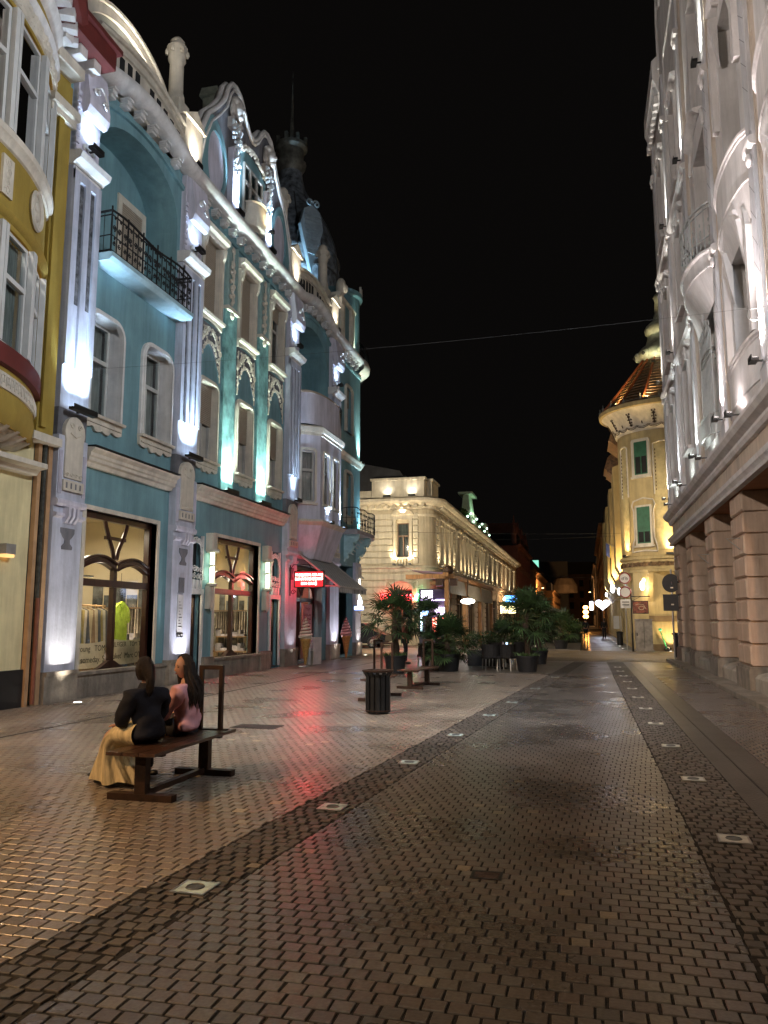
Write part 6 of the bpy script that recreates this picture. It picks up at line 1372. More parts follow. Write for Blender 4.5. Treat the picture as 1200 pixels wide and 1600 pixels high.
for a, nm in ((AW + .52, "a"), (AW - .50, "b")):
    q = MB(); st = .26 if nm == "a" else .12; q.lathe([(TR, 5.35), (TR + .03, 5.4), (TR + .03, 11.2), (TR, 11.25)], *TC, 12, a - st, a + st); q.build("rough_panel", YELR, tw)
    q = MB(); P_ = [(a - st, 5.3 + 3.6 * (nm == "a") - 3.6 * (nm == "a")), (a - st, 11.3), (a + st, 11.3), (a + st, 5.3)]
    q.tube([(TC[0] + (TR + .04) * math.cos(x), TC[1] + (TR + .04) * math.sin(x), z) for x, z in [(a - st, 8.4), (a - st, 9.4), (a - st, 10.4), (a - st, 11.2), (a - st / 2, 11.3), (a, 11.32), (a + st / 2, 11.3), (a + st, 11.2), (a + st, 10.4), (a + st, 9.4), (a + st, 8.4)]], .045, 6); q.build("panel_moulding", CREAMT, tw)
    q = MB()
    for k in range(12):
        for sg in (-1, 1): x = a + sg * st * .85; z = 8.6 + .2 * k; q.box(TC[0] + (TR + .04) * math.cos(x) - .02, TC[0] + (TR + .04) * math.cos(x) + .02, TC[1] + (TR + .04) * math.sin(x) - .03, TC[1] + (TR + .04) * math.sin(x) + .01, z, z + .09)
    q.build("painted_dots", INKB, tw)
q = MB()
for k in range(40): a = 2 * PI * k / 40; q.box(TC[0] + (TR + .06) * math.cos(a) - .05, TC[0] + (TR + .06) * math.cos(a) + .05, TC[1] + (TR + .06) * math.sin(a) - .05, TC[1] + (TR + .06) * math.sin(a) + .05, 4.5 + .02 * (k % 2), 4.75)
q.lathe([(TR + .02, 4.52), (TR + .035, 4.53), (TR + .035, 4.72), (TR + .02, 4.73)], *TC, 60); q.build("frieze_carving", mat("frieze_brown", (.22, .13, .06), .8, var=.4, scale=8), tw)
# roof cone with courses of tiles
q = MB(); N = 15; RT = [(TR + .85 - (TR + .85 - .95) * (k / N) ** .95, 13.5 + 3.1 * k / N) for k in range(N + 1)]
for (r0, z0), (r1, z1) in zip(RT[:-1], RT[1:]): q.lathe([(r0 + .05, z0), (r0 + .06, z0 + .03), (r1 + .0, z1)], *TC, 16)
rf = q.build("tile_roof", TILE, Y)
q = MB()
for k in range(16): a = 2 * PI * k / 16; q.tube([(TC[0] + (r_ + .05) * math.cos(a), TC[1] + (r_ + .05) * math.sin(a), z + .05) for r_, z in RT], .07, 5)
q.build("roof_ridges", mat("ridge_tile", (.32, .09, .03), .5), rf)
q = MB()
for k in range(22): a = 2 * PI * k / 22; q.ball((TC[0] + (TR + .9) * math.cos(a), TC[1] + (TR + .9) * math.sin(a), 13.65), .07, .07, .1, 6); q.tube([(TC[0] + (TR + .9) * math.cos(a), TC[1] + (TR + .9) * math.sin(a), 13.5), (TC[0] + (TR + .9) * math.cos(a), TC[1] + (TR + .9) * math.sin(a), 13.9)], .02, 4)
q.tube([(TC[0] + (TR + .9) * math.cos(a), TC[1] + (TR + .9) * math.sin(a), 13.6) for a in [2 * PI * k / 44 for k in range(44)]], .015, 4, True); q.build("snow_guards", mat("lead_grey", (.2, .2, .18), .5), rf)
q = MB(); q.lathe([(r_ * .88, 16.5 + (z - 17.3) * .86) for r_, z in [(1.05, 17.3), (1.3, 17.35), (1.45, 17.6), (1.4, 18.0), (1.1, 18.4), (.85, 18.6), (.75, 18.9), (.7, 19.2), (.85, 19.3), (.9, 19.6), (.75, 19.95), (.35, 20.3), (.22, 20.8), (.18, 21.6), (.22, 21.7), (.28, 21.9), (.2, 22.1), (.0, 22.3)]], *TC, 16, lobes=8, la=.04)
for k in range(8): a = 2 * PI * k / 8; q.ball((TC[0] + 1.2 * math.cos(a), TC[1] + 1.2 * math.sin(a), 16.88), .27, .27, .32, 8)
q.build("lantern", mat("lantern_stone", (.40, .42, .32), .6, var=.25, scale=3), rf, 50)
q = MB()
for k in range(8): a = 2 * PI * k / 8; q.ball((TC[0] + 1.41 * math.cos(a), TC[1] + 1.41 * math.sin(a), 16.84), .12, .12, .11, 8)
q.build("lantern_openings", DARKIN, rf)
q = MB(frame(YX, 0, 0, 1, -1, 0))
for k, (y, z1) in enumerate(((49.2, 12.9), (54.2, 11.9), (60.0, 13.2))):
    q.extr([(.0, z1 - 1.0), (.75, z1 - .35), (.85, z1 - .3), (.6, z1 + .5), (-.5, z1 + 1.6), (-.5, z1 - 1.0)], y, y + 3.2)
q.build("tile_pent_roof", TILE, Y)
q = MB(frame(YX, 0, 0, 1, -1, 0))
for y in (52.8, 62.0, 72, 84): q.extr([(0, 4.2), (.25, 4.5), (.55, 5.1), (.55, 11.6), (0, 11.8)], y, y + 3.0)
q.build("bay_projection", YELT, Y)
for i, ho in enumerate(HW[:]):
    q = MB(frame(YX, 0, 0, 1, -1, 0)); q.box(ho[0], ho[1], -.25, -.18, ho[2], ho[3]); wo = q.build("window", GREENP, Y); q = MB(frame(YX, 0, 0, 1, -1, 0)); q.ring(rrect(ho[0] - .12, ho[1] + .12, ho[2] - .1, ho[3] + .14, .3), rrect(ho[0], ho[1], ho[2], ho[3], .25), 0, .09); q.build("window_surround", CREAMT, wo)
q = MB(); q.prism([(2.7, 12.6), (16, 12.6), (16, 15.5), (8, 15.5)], 49, 100); q.build("roof", ROOFD, Y)
# corbels over the passage fronts
q = MB(frame(YX, 0, 0, 1, -1, 0)); q.extr([(0, 3.4), (.1, 3.45), (.35, 3.9), (.5, 4.0), (.5, 4.2), (0, 4.3)], 47, 100); q.build("shop_cornice", YELT, Y)
sf = MB(frame(YX, 0, 0, 1, -1, 0))
for k in range(15): sf.box(47.15 + 3.2 * k, 49.05 + 3.2 * k, -.45, -.4, .25, 3.1)
sf.build("shop_panes", mat("dark_glass", (.02, .018, .015), .1, spec=.8), Y)
q = MB(South(44.3)); q.box(5.0, 7.2, -.12, .02, 2.95, 4.05); sg = q.build("eye_sign_board", glow("sign_pale_blue", (.55, .68, 1), .9), Y)
e = MB(South(44.3)); e.tube([(5.65 + .42 * math.cos(a), .06, 3.5 + .24 * math.sin(a)) for a in [2 * PI * k / 20 for k in range(20)]], .04, 5, True); e.tube([(5.2, .06, 3.42), (5.45, .06, 3.72), (5.9, .06, 3.76), (6.2, .06, 3.5)], .04, 5); e.ball((5.7, .05, 3.48), .12, .05, .12, 10); e.build("eye_mark", glow("sign_blue", (.03, .09, .5), .6), sg)
q = MB(South(44.3)); q.box(5.2, 6.85, -.28, -.24, .3, 2.6); q.build("shop_pane", glow("lit_shop_pane", (1, .62, .34), .7), Y)
q = MB(South(44.3)); q.ring([(5.0, .2), (7.05, .2), (7.05, 2.85), (5.0, 2.85)], [(5.15, .2), (6.9, .2), (6.9, 2.7), (5.15, 2.7)], 0, .08); q.ring([(4.85, 2.9), (7.3, 2.9), (7.3, 4.2), (4.85, 4.2)], [(5, 2.95), (7.2, 2.95), (7.2, 4.05), (5, 4.05)], 0, .1)
for k in range(6): q.box(5.2, 6.8, -.24, -.22, .45 + .18 * k, .47 + .18 * k)
q.build("shop_frame", DARKM, Y)
q = MB(South(44.3)); q.box(3.32, 5.0, 0, .04, .0, .35); q.box(3.3, 4.95, 0, .03, 1.55, 1.85); q.build("dado_band", mat("dado_brown", (.22, .15, .08), .8), Y)
q = MB(South(44.3)); q.extr([(0, 4.0), (.2, 3.4), (.0, 2.6)], 3.28, 3.42); q.extr([(0, 4.1), (.9, 4.1), (.35, 3.5), (0, 2.6)], 3.3, 3.55); q.build("corner_rib", YELT, Y)
GY = "floodlights on the yellow tower"
fA = twr(AW + .52); uplight(fA, 0, .03, 5.15, 80, AMB, "amber floodlight below the rough panel at the middle of the round tower", 44, 3, .5, GY)
fB = twr(AW - .50); uplight(fB, 0, .03, 5.15, 50, AMB, "amber floodlight on the left flank of the round tower", 40, 3, .4, GY)
for i, a in enumerate((-PI / 2 - .9, -PI / 2 - .35, -PI / 2 + .2)):
    f_ = twr(a); uplight(f_, 0, .88, 13.55, 45, (1, .74, .38), f"amber floodlight {('left','middle','right')[i]} on the tower eaves washing the roof tiles", 70, 32, .3, "floodlights on the tower eaves", out=.1)
uplight(twr(-PI / 2 - .3), 0, -1.0, 16.1, 12, (.95, 1, .7), "pale floodlight under the tower lantern", 90, 20, .2, out=.25)
for i, y in enumerate((48.6, 52.5, 56, 61.7, 66, 71.8, 78, 86)):
    uplight(frame(YX, 0, 0, 1, -1, 0), y, .1, 4.35, 130, AMB, f"{NTH[i]} amber floodlight counted from the tower along the yellow street front", 70, 4, .3, GY, out=.3)
ground_light(4.25, 43.75, 60, (1, .72, .32), "pavement light in front of the yellow wall by the green scooter", (0, .3, 1), 100)
lamp_soff = thing("soffit_lamp", "small yellow lamp tucked under the round tower", "lamp", (3.1, 44.2, 4.1)); q = MB(); q.ball((3.1, 44.2, 3.75), .09, .09, .12, 8); q.build("bulb", glow("soffit_bulb", (1, .8, .3), 2), lamp_soff); lamp('POINT', (3.1, 43.9, 3.3), 14, AMB, lamp_soff, size=.1)
for i, y in enumerate((47.2, 51.5, 56.5, 62, 68, 75)): ground_light(2.0, y, 9, (1, .85, .5), f"{NTH[i]} round pavement light from the corner along the yellow shop fronts", (.35, 0, 1), 90)
block("right_row_building", "distant dim building continuing the right-hand row past the yellow one", 2.4, 101, 150, 13.5, FARB, 3, side=-1, lit=1); block("right_row_building", "farthest dim brown building of the right-hand row", 2.2, 152, 300, 12, FARD, 3, side=-1, lit=1)
# ------------------------------------------------------------ white arcaded building (right)
FRr = frame(3.5, 0, 0, 1, -1, 0)
W = thing("white_arcade_building", "tall white art nouveau building over a salmon banded arcade on the right", "building", (3.5, 22, 0))
PILL = [(10.2, 11.7), (14.5, 16.0), (18.95, 20.4), (23.2, 24.6), (27.85, 29.2), (31.5, 33.0)]
for a, b_ in PILL:
    q = MB(FRr); q.box(a + .05, b_ - .05, -1.15, -.06, .62, 4.56); n = 8; h = 3.94 / n
    for k in range(n): q.bbox(a, b_, -.3, .0, .62 + k * h + .022, .62 + (k + 1) * h - .022, .035)
    q.build("arcade_pillar", SALM, W); po = W.children[-1]
    q = MB(FRr)
    for k in range(n): q.box(a + .008, b_ - .008, -.75, -.302, .62 + k * h + .025, .62 + (k + 1) * h - .025)
    q.build("band_return", SALM, po)
    q = MB(FRr); q.box(a - .05, b_ + .05, -1.2, .06, .1, .56); q.box(a - .02, b_ + .02, -1.18, .03, .56, .62); q.build("pillar_plinth", PEDS, po)
q = MB(FRr)
for (a, b_), (c, d) in zip(PILL[:-1], PILL[1:]): q.extr([(-1.15, .1), (-.05, .1), (-.05, .38), (-.12, .45), (-.75, .62), (-1.15, .62)], b_ + .06, c - .06)
q.build("sloped_sill", mat("pale_sill_stone", (.40, .36, .30), .55, var=.2, scale=2), W)
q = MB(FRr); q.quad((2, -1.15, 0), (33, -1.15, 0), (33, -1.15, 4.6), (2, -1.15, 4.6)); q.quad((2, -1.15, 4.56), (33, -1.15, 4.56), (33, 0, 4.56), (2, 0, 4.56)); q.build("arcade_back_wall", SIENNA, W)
for (a, b_), (c, d) in zip(PILL[:-1], PILL[1:]):
    q = MB(FRr); q.box(b_ + .2, c - .2, -1.14, -1.08, .7, 4.2); wo = q.build("shop_opening", mat("dark_glass", (.02, .018, .015), .1), W); q = MB(FRr); q.ring([(b_ + .1, .62), (c - .1, .62), (c - .1, 4.3), (b_ + .1, 4.3)], [(b_ + .2, .7), (c - .2, .7), (c - .2, 4.2), (b_ + .2, 4.2)], -1.14, -1.02); q.box(b_ + .2, c - .2, -1.08, -1.04, 3.2, 3.3); q.build("shop_frame", MAHOG, wo)
q = MB(FRr); q.box(2, 33, -12, 0, 4.86, 5.36); q.build("tan_frieze", TANB, W)
q = MB(FRr); q.sweep([(0, 4.56), (.14, 4.56), (.16, 4.62), (.10, 4.66), (.18, 4.74), (.20, 4.84), (0, 4.86)], [(2, 0, 0), (33.05, 0, 0)]); q.sweep([(0, 5.36), (.08, 5.37), (.13, 5.45), (.13, 5.52), (.26, 5.60), (.33, 5.70), (.33, 5.78), (.28, 5.82), (.2, 5.92), (0, 5.96)], [(2, 0, 0), (33.15, 0, 0)])
q.build("arcade_cornice", WHB, W)
BAY = [(10.75, 15.25), (15.25, 19.7), (19.7, 24.15), (24.15, 28.6), (28.6, 32.9)]
holes = []
for i, (a, b_) in enumerate(BAY):
    c = (a + b_) / 2
    if i in (0, 1): holes += [(c - .95, c + .95, 6.75, 9.7, .7), (c - .95, c + .95, 11.4, 15.6, .6), (c - .8, c + .8, 16.9, 20.5, .5)]
    elif i == 2: holes += [(c - .95, c + .95, 6.75, 10.1, .35), (c - 1.0, c + 1.0, 11.6, 14.8, .5), (c - .8, c + .8, 16.4, 19.6, .5)]
    elif i == 3: holes += [(c - .55, c + .55, 7.2, 9.9, .3), (c - .55, c + .55, 11.9, 14.6, .3), (c - .6, c + .6, 16.2, 19.2, .3)]
    else: holes += [(c - .6, c + .6, 6.9, 9.6, .3), (c - .6, c + .6, 11.4, 14.2, .3), (c - .6, c + .6, 16.4, 19.4, .3)]
q = MB(FRr); wall_grid(q, 2, 33, 5.36, 22.3, holes); q.quad((33, 0, 0), (33, -12, 0), (33, -12, 22.3), (33, 0, 22.3)); q.build("wall", WHB, W)
q = MB(FRr); q.box(2, 32.9, -11, -.6, 22.2, 23.4); q.build("roof", ROOFD, W)
WB = W
for h in holes:
    a, b_, c, d, dd = h
    if a > 10: window(FRr, W, a, b_, c, d, -dd + .05, 0, 1 if b_ - a < 1.3 else 2, transom=.66, wm=mat("white_window", (.60, .60, .58), .5, var=.05))
for k, u in enumerate((10.75, 15.25, 19.7, 24.15, 28.6, 32.6)):
    q = MB(FRr); q.box(u - .42, u + .42, 0, .05, 5.96, 22.3); q.box(u - .36, u - .30, .05, .08, 5.96, 20); q.box(u + .30, u + .36, .05, .08, 5.96, 20)
    for j in range(24): q.box(u - .41, u + .41, .05, .058, 6.6 + j * .62, 7.19 + j * .62)
    p = q.build("wall_pilaster", WHB2 if k in (1, 2, 3) else WHB, W)
    q = MB(FRr); q.box(u - .24, u + .24, .059, .13, 5.97, 21.8); q.box(u - .28, u + .28, .059, .16, 5.965, 6.3); q.box(u - .2, u + .2, .13, .145, 6.9, 10.2); q.box(u - .2, u + .2, .13, .145, 10.9, 14.9); sp = q.build("marbled_strip", mat("marbled_render", (.62, .61, .63), .6, var=.25, scale=1.6, stretch=(1, 1.6, .5), col2=(.42, .42, .44)), p)
    q = MB(FRr)
    for j in range(16):
        z = 7.0 + .52 * j
        if z > 10 and z < 11.2: continue
        q.add([(u - .2, .147, z), (u + .2, .147, z + .38), (u + .2, .147, z + .40), (u - .2, .147, z + .02)], [[0, 1, 2, 3]])
    q.build("slanted_joints", mat("joint_grey", (.22, .22, .22), .8), sp)
    q = MB(FRr)
    for z in (10.55, 15.35, 19.9): q.sweep([(0, z), (.18, z + .02), (.22, z + .08), (.23, z + .16), (.18, z + .2), (0, z + .22)], [(u - .3, 0, 0), (u + .3, 0, 0)]); q.ball((u, .17, z - .16), .12, .06, .14, 8)
    q.build("pilaster_capital", WHB, p, 50)
def cup(u0, u1, z, dz, wd, name="curved_balcony", m=WHB, ph=.9):
    """cup shaped balcony: parapet flaring from a point under the sill"""
    q = MB(FRr); n = 16; lv = [(0.05, -1.0), (.35, -.72), (.72, -.42), (.95, -.15), (1.0, 0), (1.0, .5), (1.03, .9), (1.06, 1.0)]
    rows = []
    for s_, t_ in lv:
        zz = z + (t_ * dz if t_ < 0 else t_ * ph); rows.append([(u0 + (u1 - u0) * k / n, .02 + wd * s_ * math.sin(PI * k / n) ** .55, zz) for k in range(n + 1)])
    V = [p for r_ in rows for p in r_]; F = [[i * (n + 1) + k, i * (n + 1) + k + 1, (i + 1) * (n + 1) + k + 1, (i + 1) * (n + 1) + k] for i in range(len(rows) - 1) for k in range(n)]
    q.add(V, F); b = q.build(name, m, W, 50); e = MB(FRr)
    for j, rr in ((3, .03), (7, .06), (6, .03)): e.tube(rows[j], rr, 6)
    e.build("balcony_coping", WHB, b, 50); return b
for i, (a, b_) in enumerate(BAY):
    c = (a + b_) / 2
    if i in (0, 1):
        cup(a + .5, b_ - .5, 6.3, .3, .16); cup(a + .55, b_ - .55, 10.5, .9, .26)
        for z, hh in ((9.7, .9), (15.6, 1.1)):
            P_ = arch_pts(c - 1.35, c + 1.35, z - .2, hh, 18); q = MB(FRr)
            for r_, o_ in ((.07, .04), (.04, .1)): q.tube([(x, o_, zz) for x, zz in P_], r_, 6)
            q.box(c - 1.42, c - 1.2, 0, .14, z - 2.4, z - .2); q.box(c + 1.2, c + 1.42, 0, .14, z - 2.4, z - .2)
            q.sweep([(0, 0), (.14, .03), (.24, .10), (.25, .18), (0, .22)], [(c - .85 + 1.7 * k / 8, 0, z + .25 + .25 * math.sin(PI * k / 8)) for k in range(9)])
            for sg in (-1, 1):
                q.extr([(0, z - 1.0), (.1, z - .5), (.2, z + .2), (0, z + .25)], c + sg * .8 - .07, c + sg * .8 + .07)
                for j in range(9): q.box(c + sg * .5 - .04, c + sg * .5 + .04, .0, .16, z + .35 + j * .1, z + .41 + j * .1)
            q.tube([(x, .16, zz) for x, _, zz in scroll(c, z + .85, .28, 1.5, 1, PI)], .05, 6)
            for k in range(14): q.ball((c + .28 * math.cos(k * .5), .16, z + .9 + .3 * math.sin(k * .5)), .05, .05, .06, 6)
            q.build("arched_hood", WHB, W, 50)
    elif i == 2:
        b = cup(a + .45, b_ - .45, 10.7, 1.0, .52, ph=.28); 
        iron_railing(FRr, b, a + .5, b_ - .5, .0, 11.0, 12.3, "iron_railing", m=mat("silver_iron", (.50, .51, .50), .5, .2), seed=8, cell=.30, curve=.56, K=1.9)
        q = MB(FRr)                       # grille in front of the tall window
        for k in range(9):
            u = c - .88 + 1.76 * k / 8; q.tube([(u, .10, 6.3), (u, .10, 9.2 + .5 * math.sin(PI * k / 8))], .018, 5)
        for z in (8.55, 8.7): q.tube([(c - .95 + 1.9 * k / 8, .02 + .14 * math.sin(PI * k / 8) ** .5, z) for k in range(9)], .025, 5)
        for z in (6.4, 6.95): q.tube([(c - .95 + 1.9 * k / 8, .02 + .26 * math.sin(PI * k / 8) ** .5, z) for k in range(9)], .02, 5)
        for k in range(4): q.tube([(x, .12, z) for x, _, z in scroll(c - .66 + .44 * k, 9.3, .2, 1.2, 1 if k % 2 else -1, k)], .018, 5)
        for k in range(12): q.tube([(c - .88 + .16 * k, .24, 6.4), (c - .88 + .16 * k, .24, 6.95)], .012, 4)
        q.build("window_grille", MATS["silver_iron"], W)
        P_ = arch_pts(c - 1.25, c + 1.25, 9.9, .75, 18); q = MB(FRr)
        q.tube([(x, .03, zz) for x, zz in P_], .07, 6)
        for k in range(16): q.ball((c - .5 + .07 * k, .12, 9.75 + .05 * abs(k - 8)), .05, .04, .06, 6)
        P_ = arch_pts(c - 1.3, c + 1.3, 14.7, .9, 18); q.tube([(x, .03, zz) for x, zz in P_], .07, 6)
        q.sweep([(0, 0), (.14, .03), (.24, .10), (.25, .18), (0, .22)], [(c - 1.0 + 2.0 * k / 8, 0, 15.2 + .4 * math.sin(PI * k / 8)) for k in range(9)])
        q.build("arched_hood", WHB, W, 50)
    else:
        for h in [x for x in holes if a < x[0] < b_]:
            u0, u1, z0, z1 = h[:4]; q = MB(FRr)
            P_ = rrect(u0 - .22, u1 + .22, z0 - .1, z1 + .45, .5); q.ring(P_, rrect(u0, u1, z0, z1, .02), 0, .10); q.tube([(x, .12, z) for x, z in P_[:12]], .06, 6)
            q.extr([(0, z1 + .42), (.16, z1 + .5), (.18, z1 + .58), (0, z1 + .62)], u0 - .3, u1 + .3); q.ball(((u0 + u1) / 2, .06, z1 + .3), .2, .1, .22, 8); q.box(u0 - .2, u1 + .2, 0, .2, z0 - .22, z0 - .1)
            for sg in (-1, 1): q.tube([(x, .14, z) for x, _, z in scroll((u0 + u1) / 2 + sg * (.5), z1 + .3, .14, 1.3, sg, 0)], .04, 5); q.extr([(0, z1 - .9), (.06, z1 - .5), (.14, z1 + .2), (0, z1 + .25)], (u0 + u1) / 2 + sg * .68 - .07, (u0 + u1) / 2 + sg * .68 + .07)
            q.build("window_hood", WHB, W, 50)
        for z in (10.5, 15.4): q = MB(FRr); q.sweep([(0, z), (.12, z), (.2, z + .1), (.2, z + .18), (0, z + .22)], [(a + .4, 0, 0), (b_ - .4, 0, 0)]); q.build("string_moulding", WHB, W)
q = MB(FRr); q.sweep([(0, 21.6), (.12, 21.7), (.2, 22.0), (.32, 22.3), (.32, 23.0), (0, 23.3)], [(29.2, 0, 0), (33.1, 0, 0)])
for k in range(9): q.box(29.4 + .42 * k, 29.58 + .42 * k, .1, .28, 21.35, 21.68)
q.prism([(29.2, 22.3), (29.2, 24.6), (28.9, 25.4), (28.4, 24.6), (28.1, 24.4), (27.6, 25.4), (26.5, 27.4), (12, 27.6), (12, 22.3)], -.3, .05); q.tube([(u, .03, z) for u, z in [(29.2, 22.6), (29.2, 24.6), (28.9, 25.4), (28.4, 24.6), (28.1, 24.4), (27.6, 25.4), (26.5, 27.4)]], .10, 6)
q.build("roof_parapet", WHB, W)
GW = "floodlights on the white facade"
PKW = (1, .88, .86)
for u, z, p, c, lab in ((19.7, 6.5, 80, PKW, "floodlight at the foot of the twisted column left of the grille window"), (24.15, 6.5, 80, (.88, .98, .95), "floodlight at the foot of the twisted column right of the grille window"), (28.6, 6.5, 60, (.9, .98, .98), "floodlight at the foot of the second farthest white pilaster"), (32.6, 6.5, 45, NEUT, "floodlight at the foot of the farthest white pilaster"), (15.25, 6.5, 160, PKW, "floodlight at the foot of the nearest white pilaster in view"),
                       (28.6, 11.2, 60, (1, .93, .85), "floodlight half way up the second farthest white pilaster"), (24.15, 15.9, 60, (.98, .96, .85), "high floodlight above the capital of the middle white pilaster"), (28.6, 16.0, 60, (.98, .96, .85), "high floodlight above the capital of the second farthest white pilaster"), (19.7, 15.9, 90, (.98, .98, .85), "high floodlight above the capital of the pilaster left of the railed balcony"), (32.6, 11.3, 40, NEUT, "floodlight half way up the farthest white pilaster")):
    uplight(FRr, u, .15, z - .05, p * .6, c, lab, 36, 4, .3, GW, out=.16)
for u in (17.4, 22.0, 26.4, 30.8): uplight(FRr, u, .0, 5.98, 9, PKW if u < 20 else (.86, .95, .90), {17.4: "nearest", 22.0: "second", 26.4: "third", 30.8: "farthest"}[u] + " floodlight standing on the white cornice ledge between the pilasters", 120, 16, .25, "floodlights along the cornice ledge", out=.42)
q = None
for i, u in enumerate((19.3, 24.0)):
    t = thing("hook_bracket", ("nearer" if i == 0 else "farther") + " small iron hook bracket on an arcade pillar", "bracket", FRr(u, .05, 3.4), group="hook brackets on the arcade pillars"); q = MB(FRr); q.tube([(u, 0, 3.5), (u, .3, 3.5), (u, .03, 3.25)], .014, 5); q.build("bracket_arm", STEEL, t)

# ------------------------------------------------------------ street lamps (warm ones out of frame that light the square, then added fill lamps)
def wall_lantern(x, y, z, p, col, lab, tgt, ang=140, size=.25, sx=1):
    t = thing("street_lamp", lab, "street lamp", (x, y, z)); q = MB(); q.tube([(x - sx * .9, y, z + .2), (x, y, z + .28)], .03, 6); q.lathe([(.05, z + .28), (.22, z + .18), (.24, z + .05)], x, y, 14); q.build("lamp_arm", DARKM, t)
    q = MB(); q.lathe([(.2, z + .06), (.17, z - .04), (.001, z - .08)], x, y, 14); q.build("lamp_glass", glow("lamp_glass_%.1f_%.1f" % (col[1], col[2]), col, 4), t)
    lamp('SPOT', (x, y, z - .12), p, col, t, Vector(tgt) - Vector((x, y, z)), size, ang, .6); return t
wall_lantern(-9.2, 1.5, 7.5, 850, (1, .56, .24), "sodium wall lamp on the ochre building", (-6.5, 6, 0), 95, .2, 1)
wall_lantern(2.4, -3.0, 8.5, 1500, (1, .50, .18), "orange wall lamp on the white building behind the viewer", (4.6, 20, 3.2), 34, .3, -1)
wall_lantern(-5.0, -9.0, 9.5, 640, (1, .86, .68), "warm street lamp over the square behind the viewer", (-6, 12, 4), 150, .4, 1)
wall_lantern(2.4, 9.0, 10.0, 1100, (.84, .91, 1.0), "added cool fill lamp on the white building facing the turquoise facade", (-10, 20, 6), 130, .4, -1)  # added as cool fill for the turquoise facade, outside the frame
wall_lantern(-9.6, 6.0, 12.0, 1900, (1, .89, .82), "added neutral fill lamp high on the ochre building facing the white one", (3.5, 22, 9), 120, .4, 1)  # added fill out of view, brightens the white facade and tan frieze
wall_lantern(5.6, 36.5, 8.0, 700, (1, .84, .60), "added unseen fill lamp on the end wall of the white building over the side street", (2.0, 44, 1.5), 140, .25, 1)  # added behind the corner to light the yellow wall, cabinet and palms
wall_lantern(-13.5, 38.6, 7.5, 1500, (1, .86, .64), "added fill lamp on the end wall of the turquoise building over the side street", (-9, 47, 1.5), 150, .25, 1)  # added out of sight to light the cream ground floor and crossing
wall_lantern(-1.0, 26.0, 15.5, 900, (1, .90, .74), "street lamp hung high over the terrace on its cable", (-3, 29, 0), 110, .3, 1) if False else None
wall_lantern(-7.6, 150, 7.5, 2500, (1, .50, .18), "added far orange fill lamp on the left row of the street", (0, 185, 0), 160, .3, 1)  # added to lift the dark far stretch of the street
wall_lantern(1.2, 190, 8.0, 4500, (1, .50, .18), "added farthest orange fill lamp on the right row of the street", (-2, 260, 4), 160, .3, -1)  # also added for brightness, fills the black gap at the street end
# ------------------------------------------------------------ far lamps and street signs
def post_lamp(x, y, z, col, s_, p, lab, n=1, r=.16):
    t = thing("street_lamp", lab, "street lamp", (x, y, 0), local=True); q = MB(); q.lathe([(.09, 0), (.06, .5), (.045, z - .2)], seg=8); q.build("post", DARKM, t)
    for k in range(n): q = MB(); q.ball((0, 0, z - k * .62), r * (1 if k == 0 else 1.1), r, r * .8, 10); q.build("globe", glow("globe_%.1f_%.1f_%d" % (col[1], col[2], s_), col, s_), t)
    lamp('POINT', (0, 0, z + .05), p, col, t, size=.2)
post_lamp(.05, 112, 3.3, (1, .40, .08), 6, 6000, "orange street lamp glowing at the far end of the street", 3, .34)
post_lamp(-5.1, 53.0, 3.0, (1, .72, .42), 5, 160, "warm globe lamp right of the timber kiosk", 1, .22); post_lamp(-7.3, 92, 3.9, (1, .6, .3), 6, 500, "small warm lamp far behind the right palm", 1, .22)
def signthing(name, lab, cat, x, y): return thing(name, lab, cat, (x, y, 0), local=True)
t = signthing("street_lamp", "white heart shaped lamp over the far yellow shop fronts", "lamp", 1.75, 84)
q = MB(frame(0, 0, 1, 0, 0, -1)); q.prism([(.75 * math.sin(a) ** 3, 3.2 + .6 * (13 * math.cos(a) - 5 * math.cos(2 * a) - 2 * math.cos(3 * a) - math.cos(4 * a)) / 16) for a in [2 * PI * k / 24 for k in range(24)]], -.1, .1); q.box(-1.3, -.95, -.05, .05, 2.6, 3.5); q.build("heart", glow("heart_white", (.85, .85, 1), 1.6), t); q = MB(); q.lathe([(.05, 0), (.05, 3)], seg=6); q.build("post", DARKM, t); lamp('POINT', (0, -.4, 3.2), 20, (.8, .85, 1), t, size=.3)
for i, (x, y, z, s_, lab) in enumerate(((2.0, 60, 3.9, .5, "oval white shop light on the yellow passage front"), (2.15, 66, 4.1, .35, "narrow bluish shop light farther along the yellow front"), (1.9, 74, 3.9, .3, "smallest bluish shop light along the yellow front"), (2.05, 50.0, 3.35, .34, "tall white shop light left of the round road signs"), (3.0, 44.1, 3.45, .4, "bright oval light behind the round road signs"))):
    t = thing("shop_light", lab, "shop light", (x, y, z), local=True); q = MB(); q.ball((0, 0, 0), s_ * .32, .08, s_ * .65, 12); q.build("lens", glow("shop_led_%d" % (i % 2), (.75, .85, 1) if i % 2 else (.9, .93, 1), 1.8), t); q = MB(); q.box(-.02, .02, .1, .6, -.02, .02); q.build("arm", DARKM, t); lamp('POINT', (0, -.2, 0), 5, (.8, .88, 1), t, size=.2)
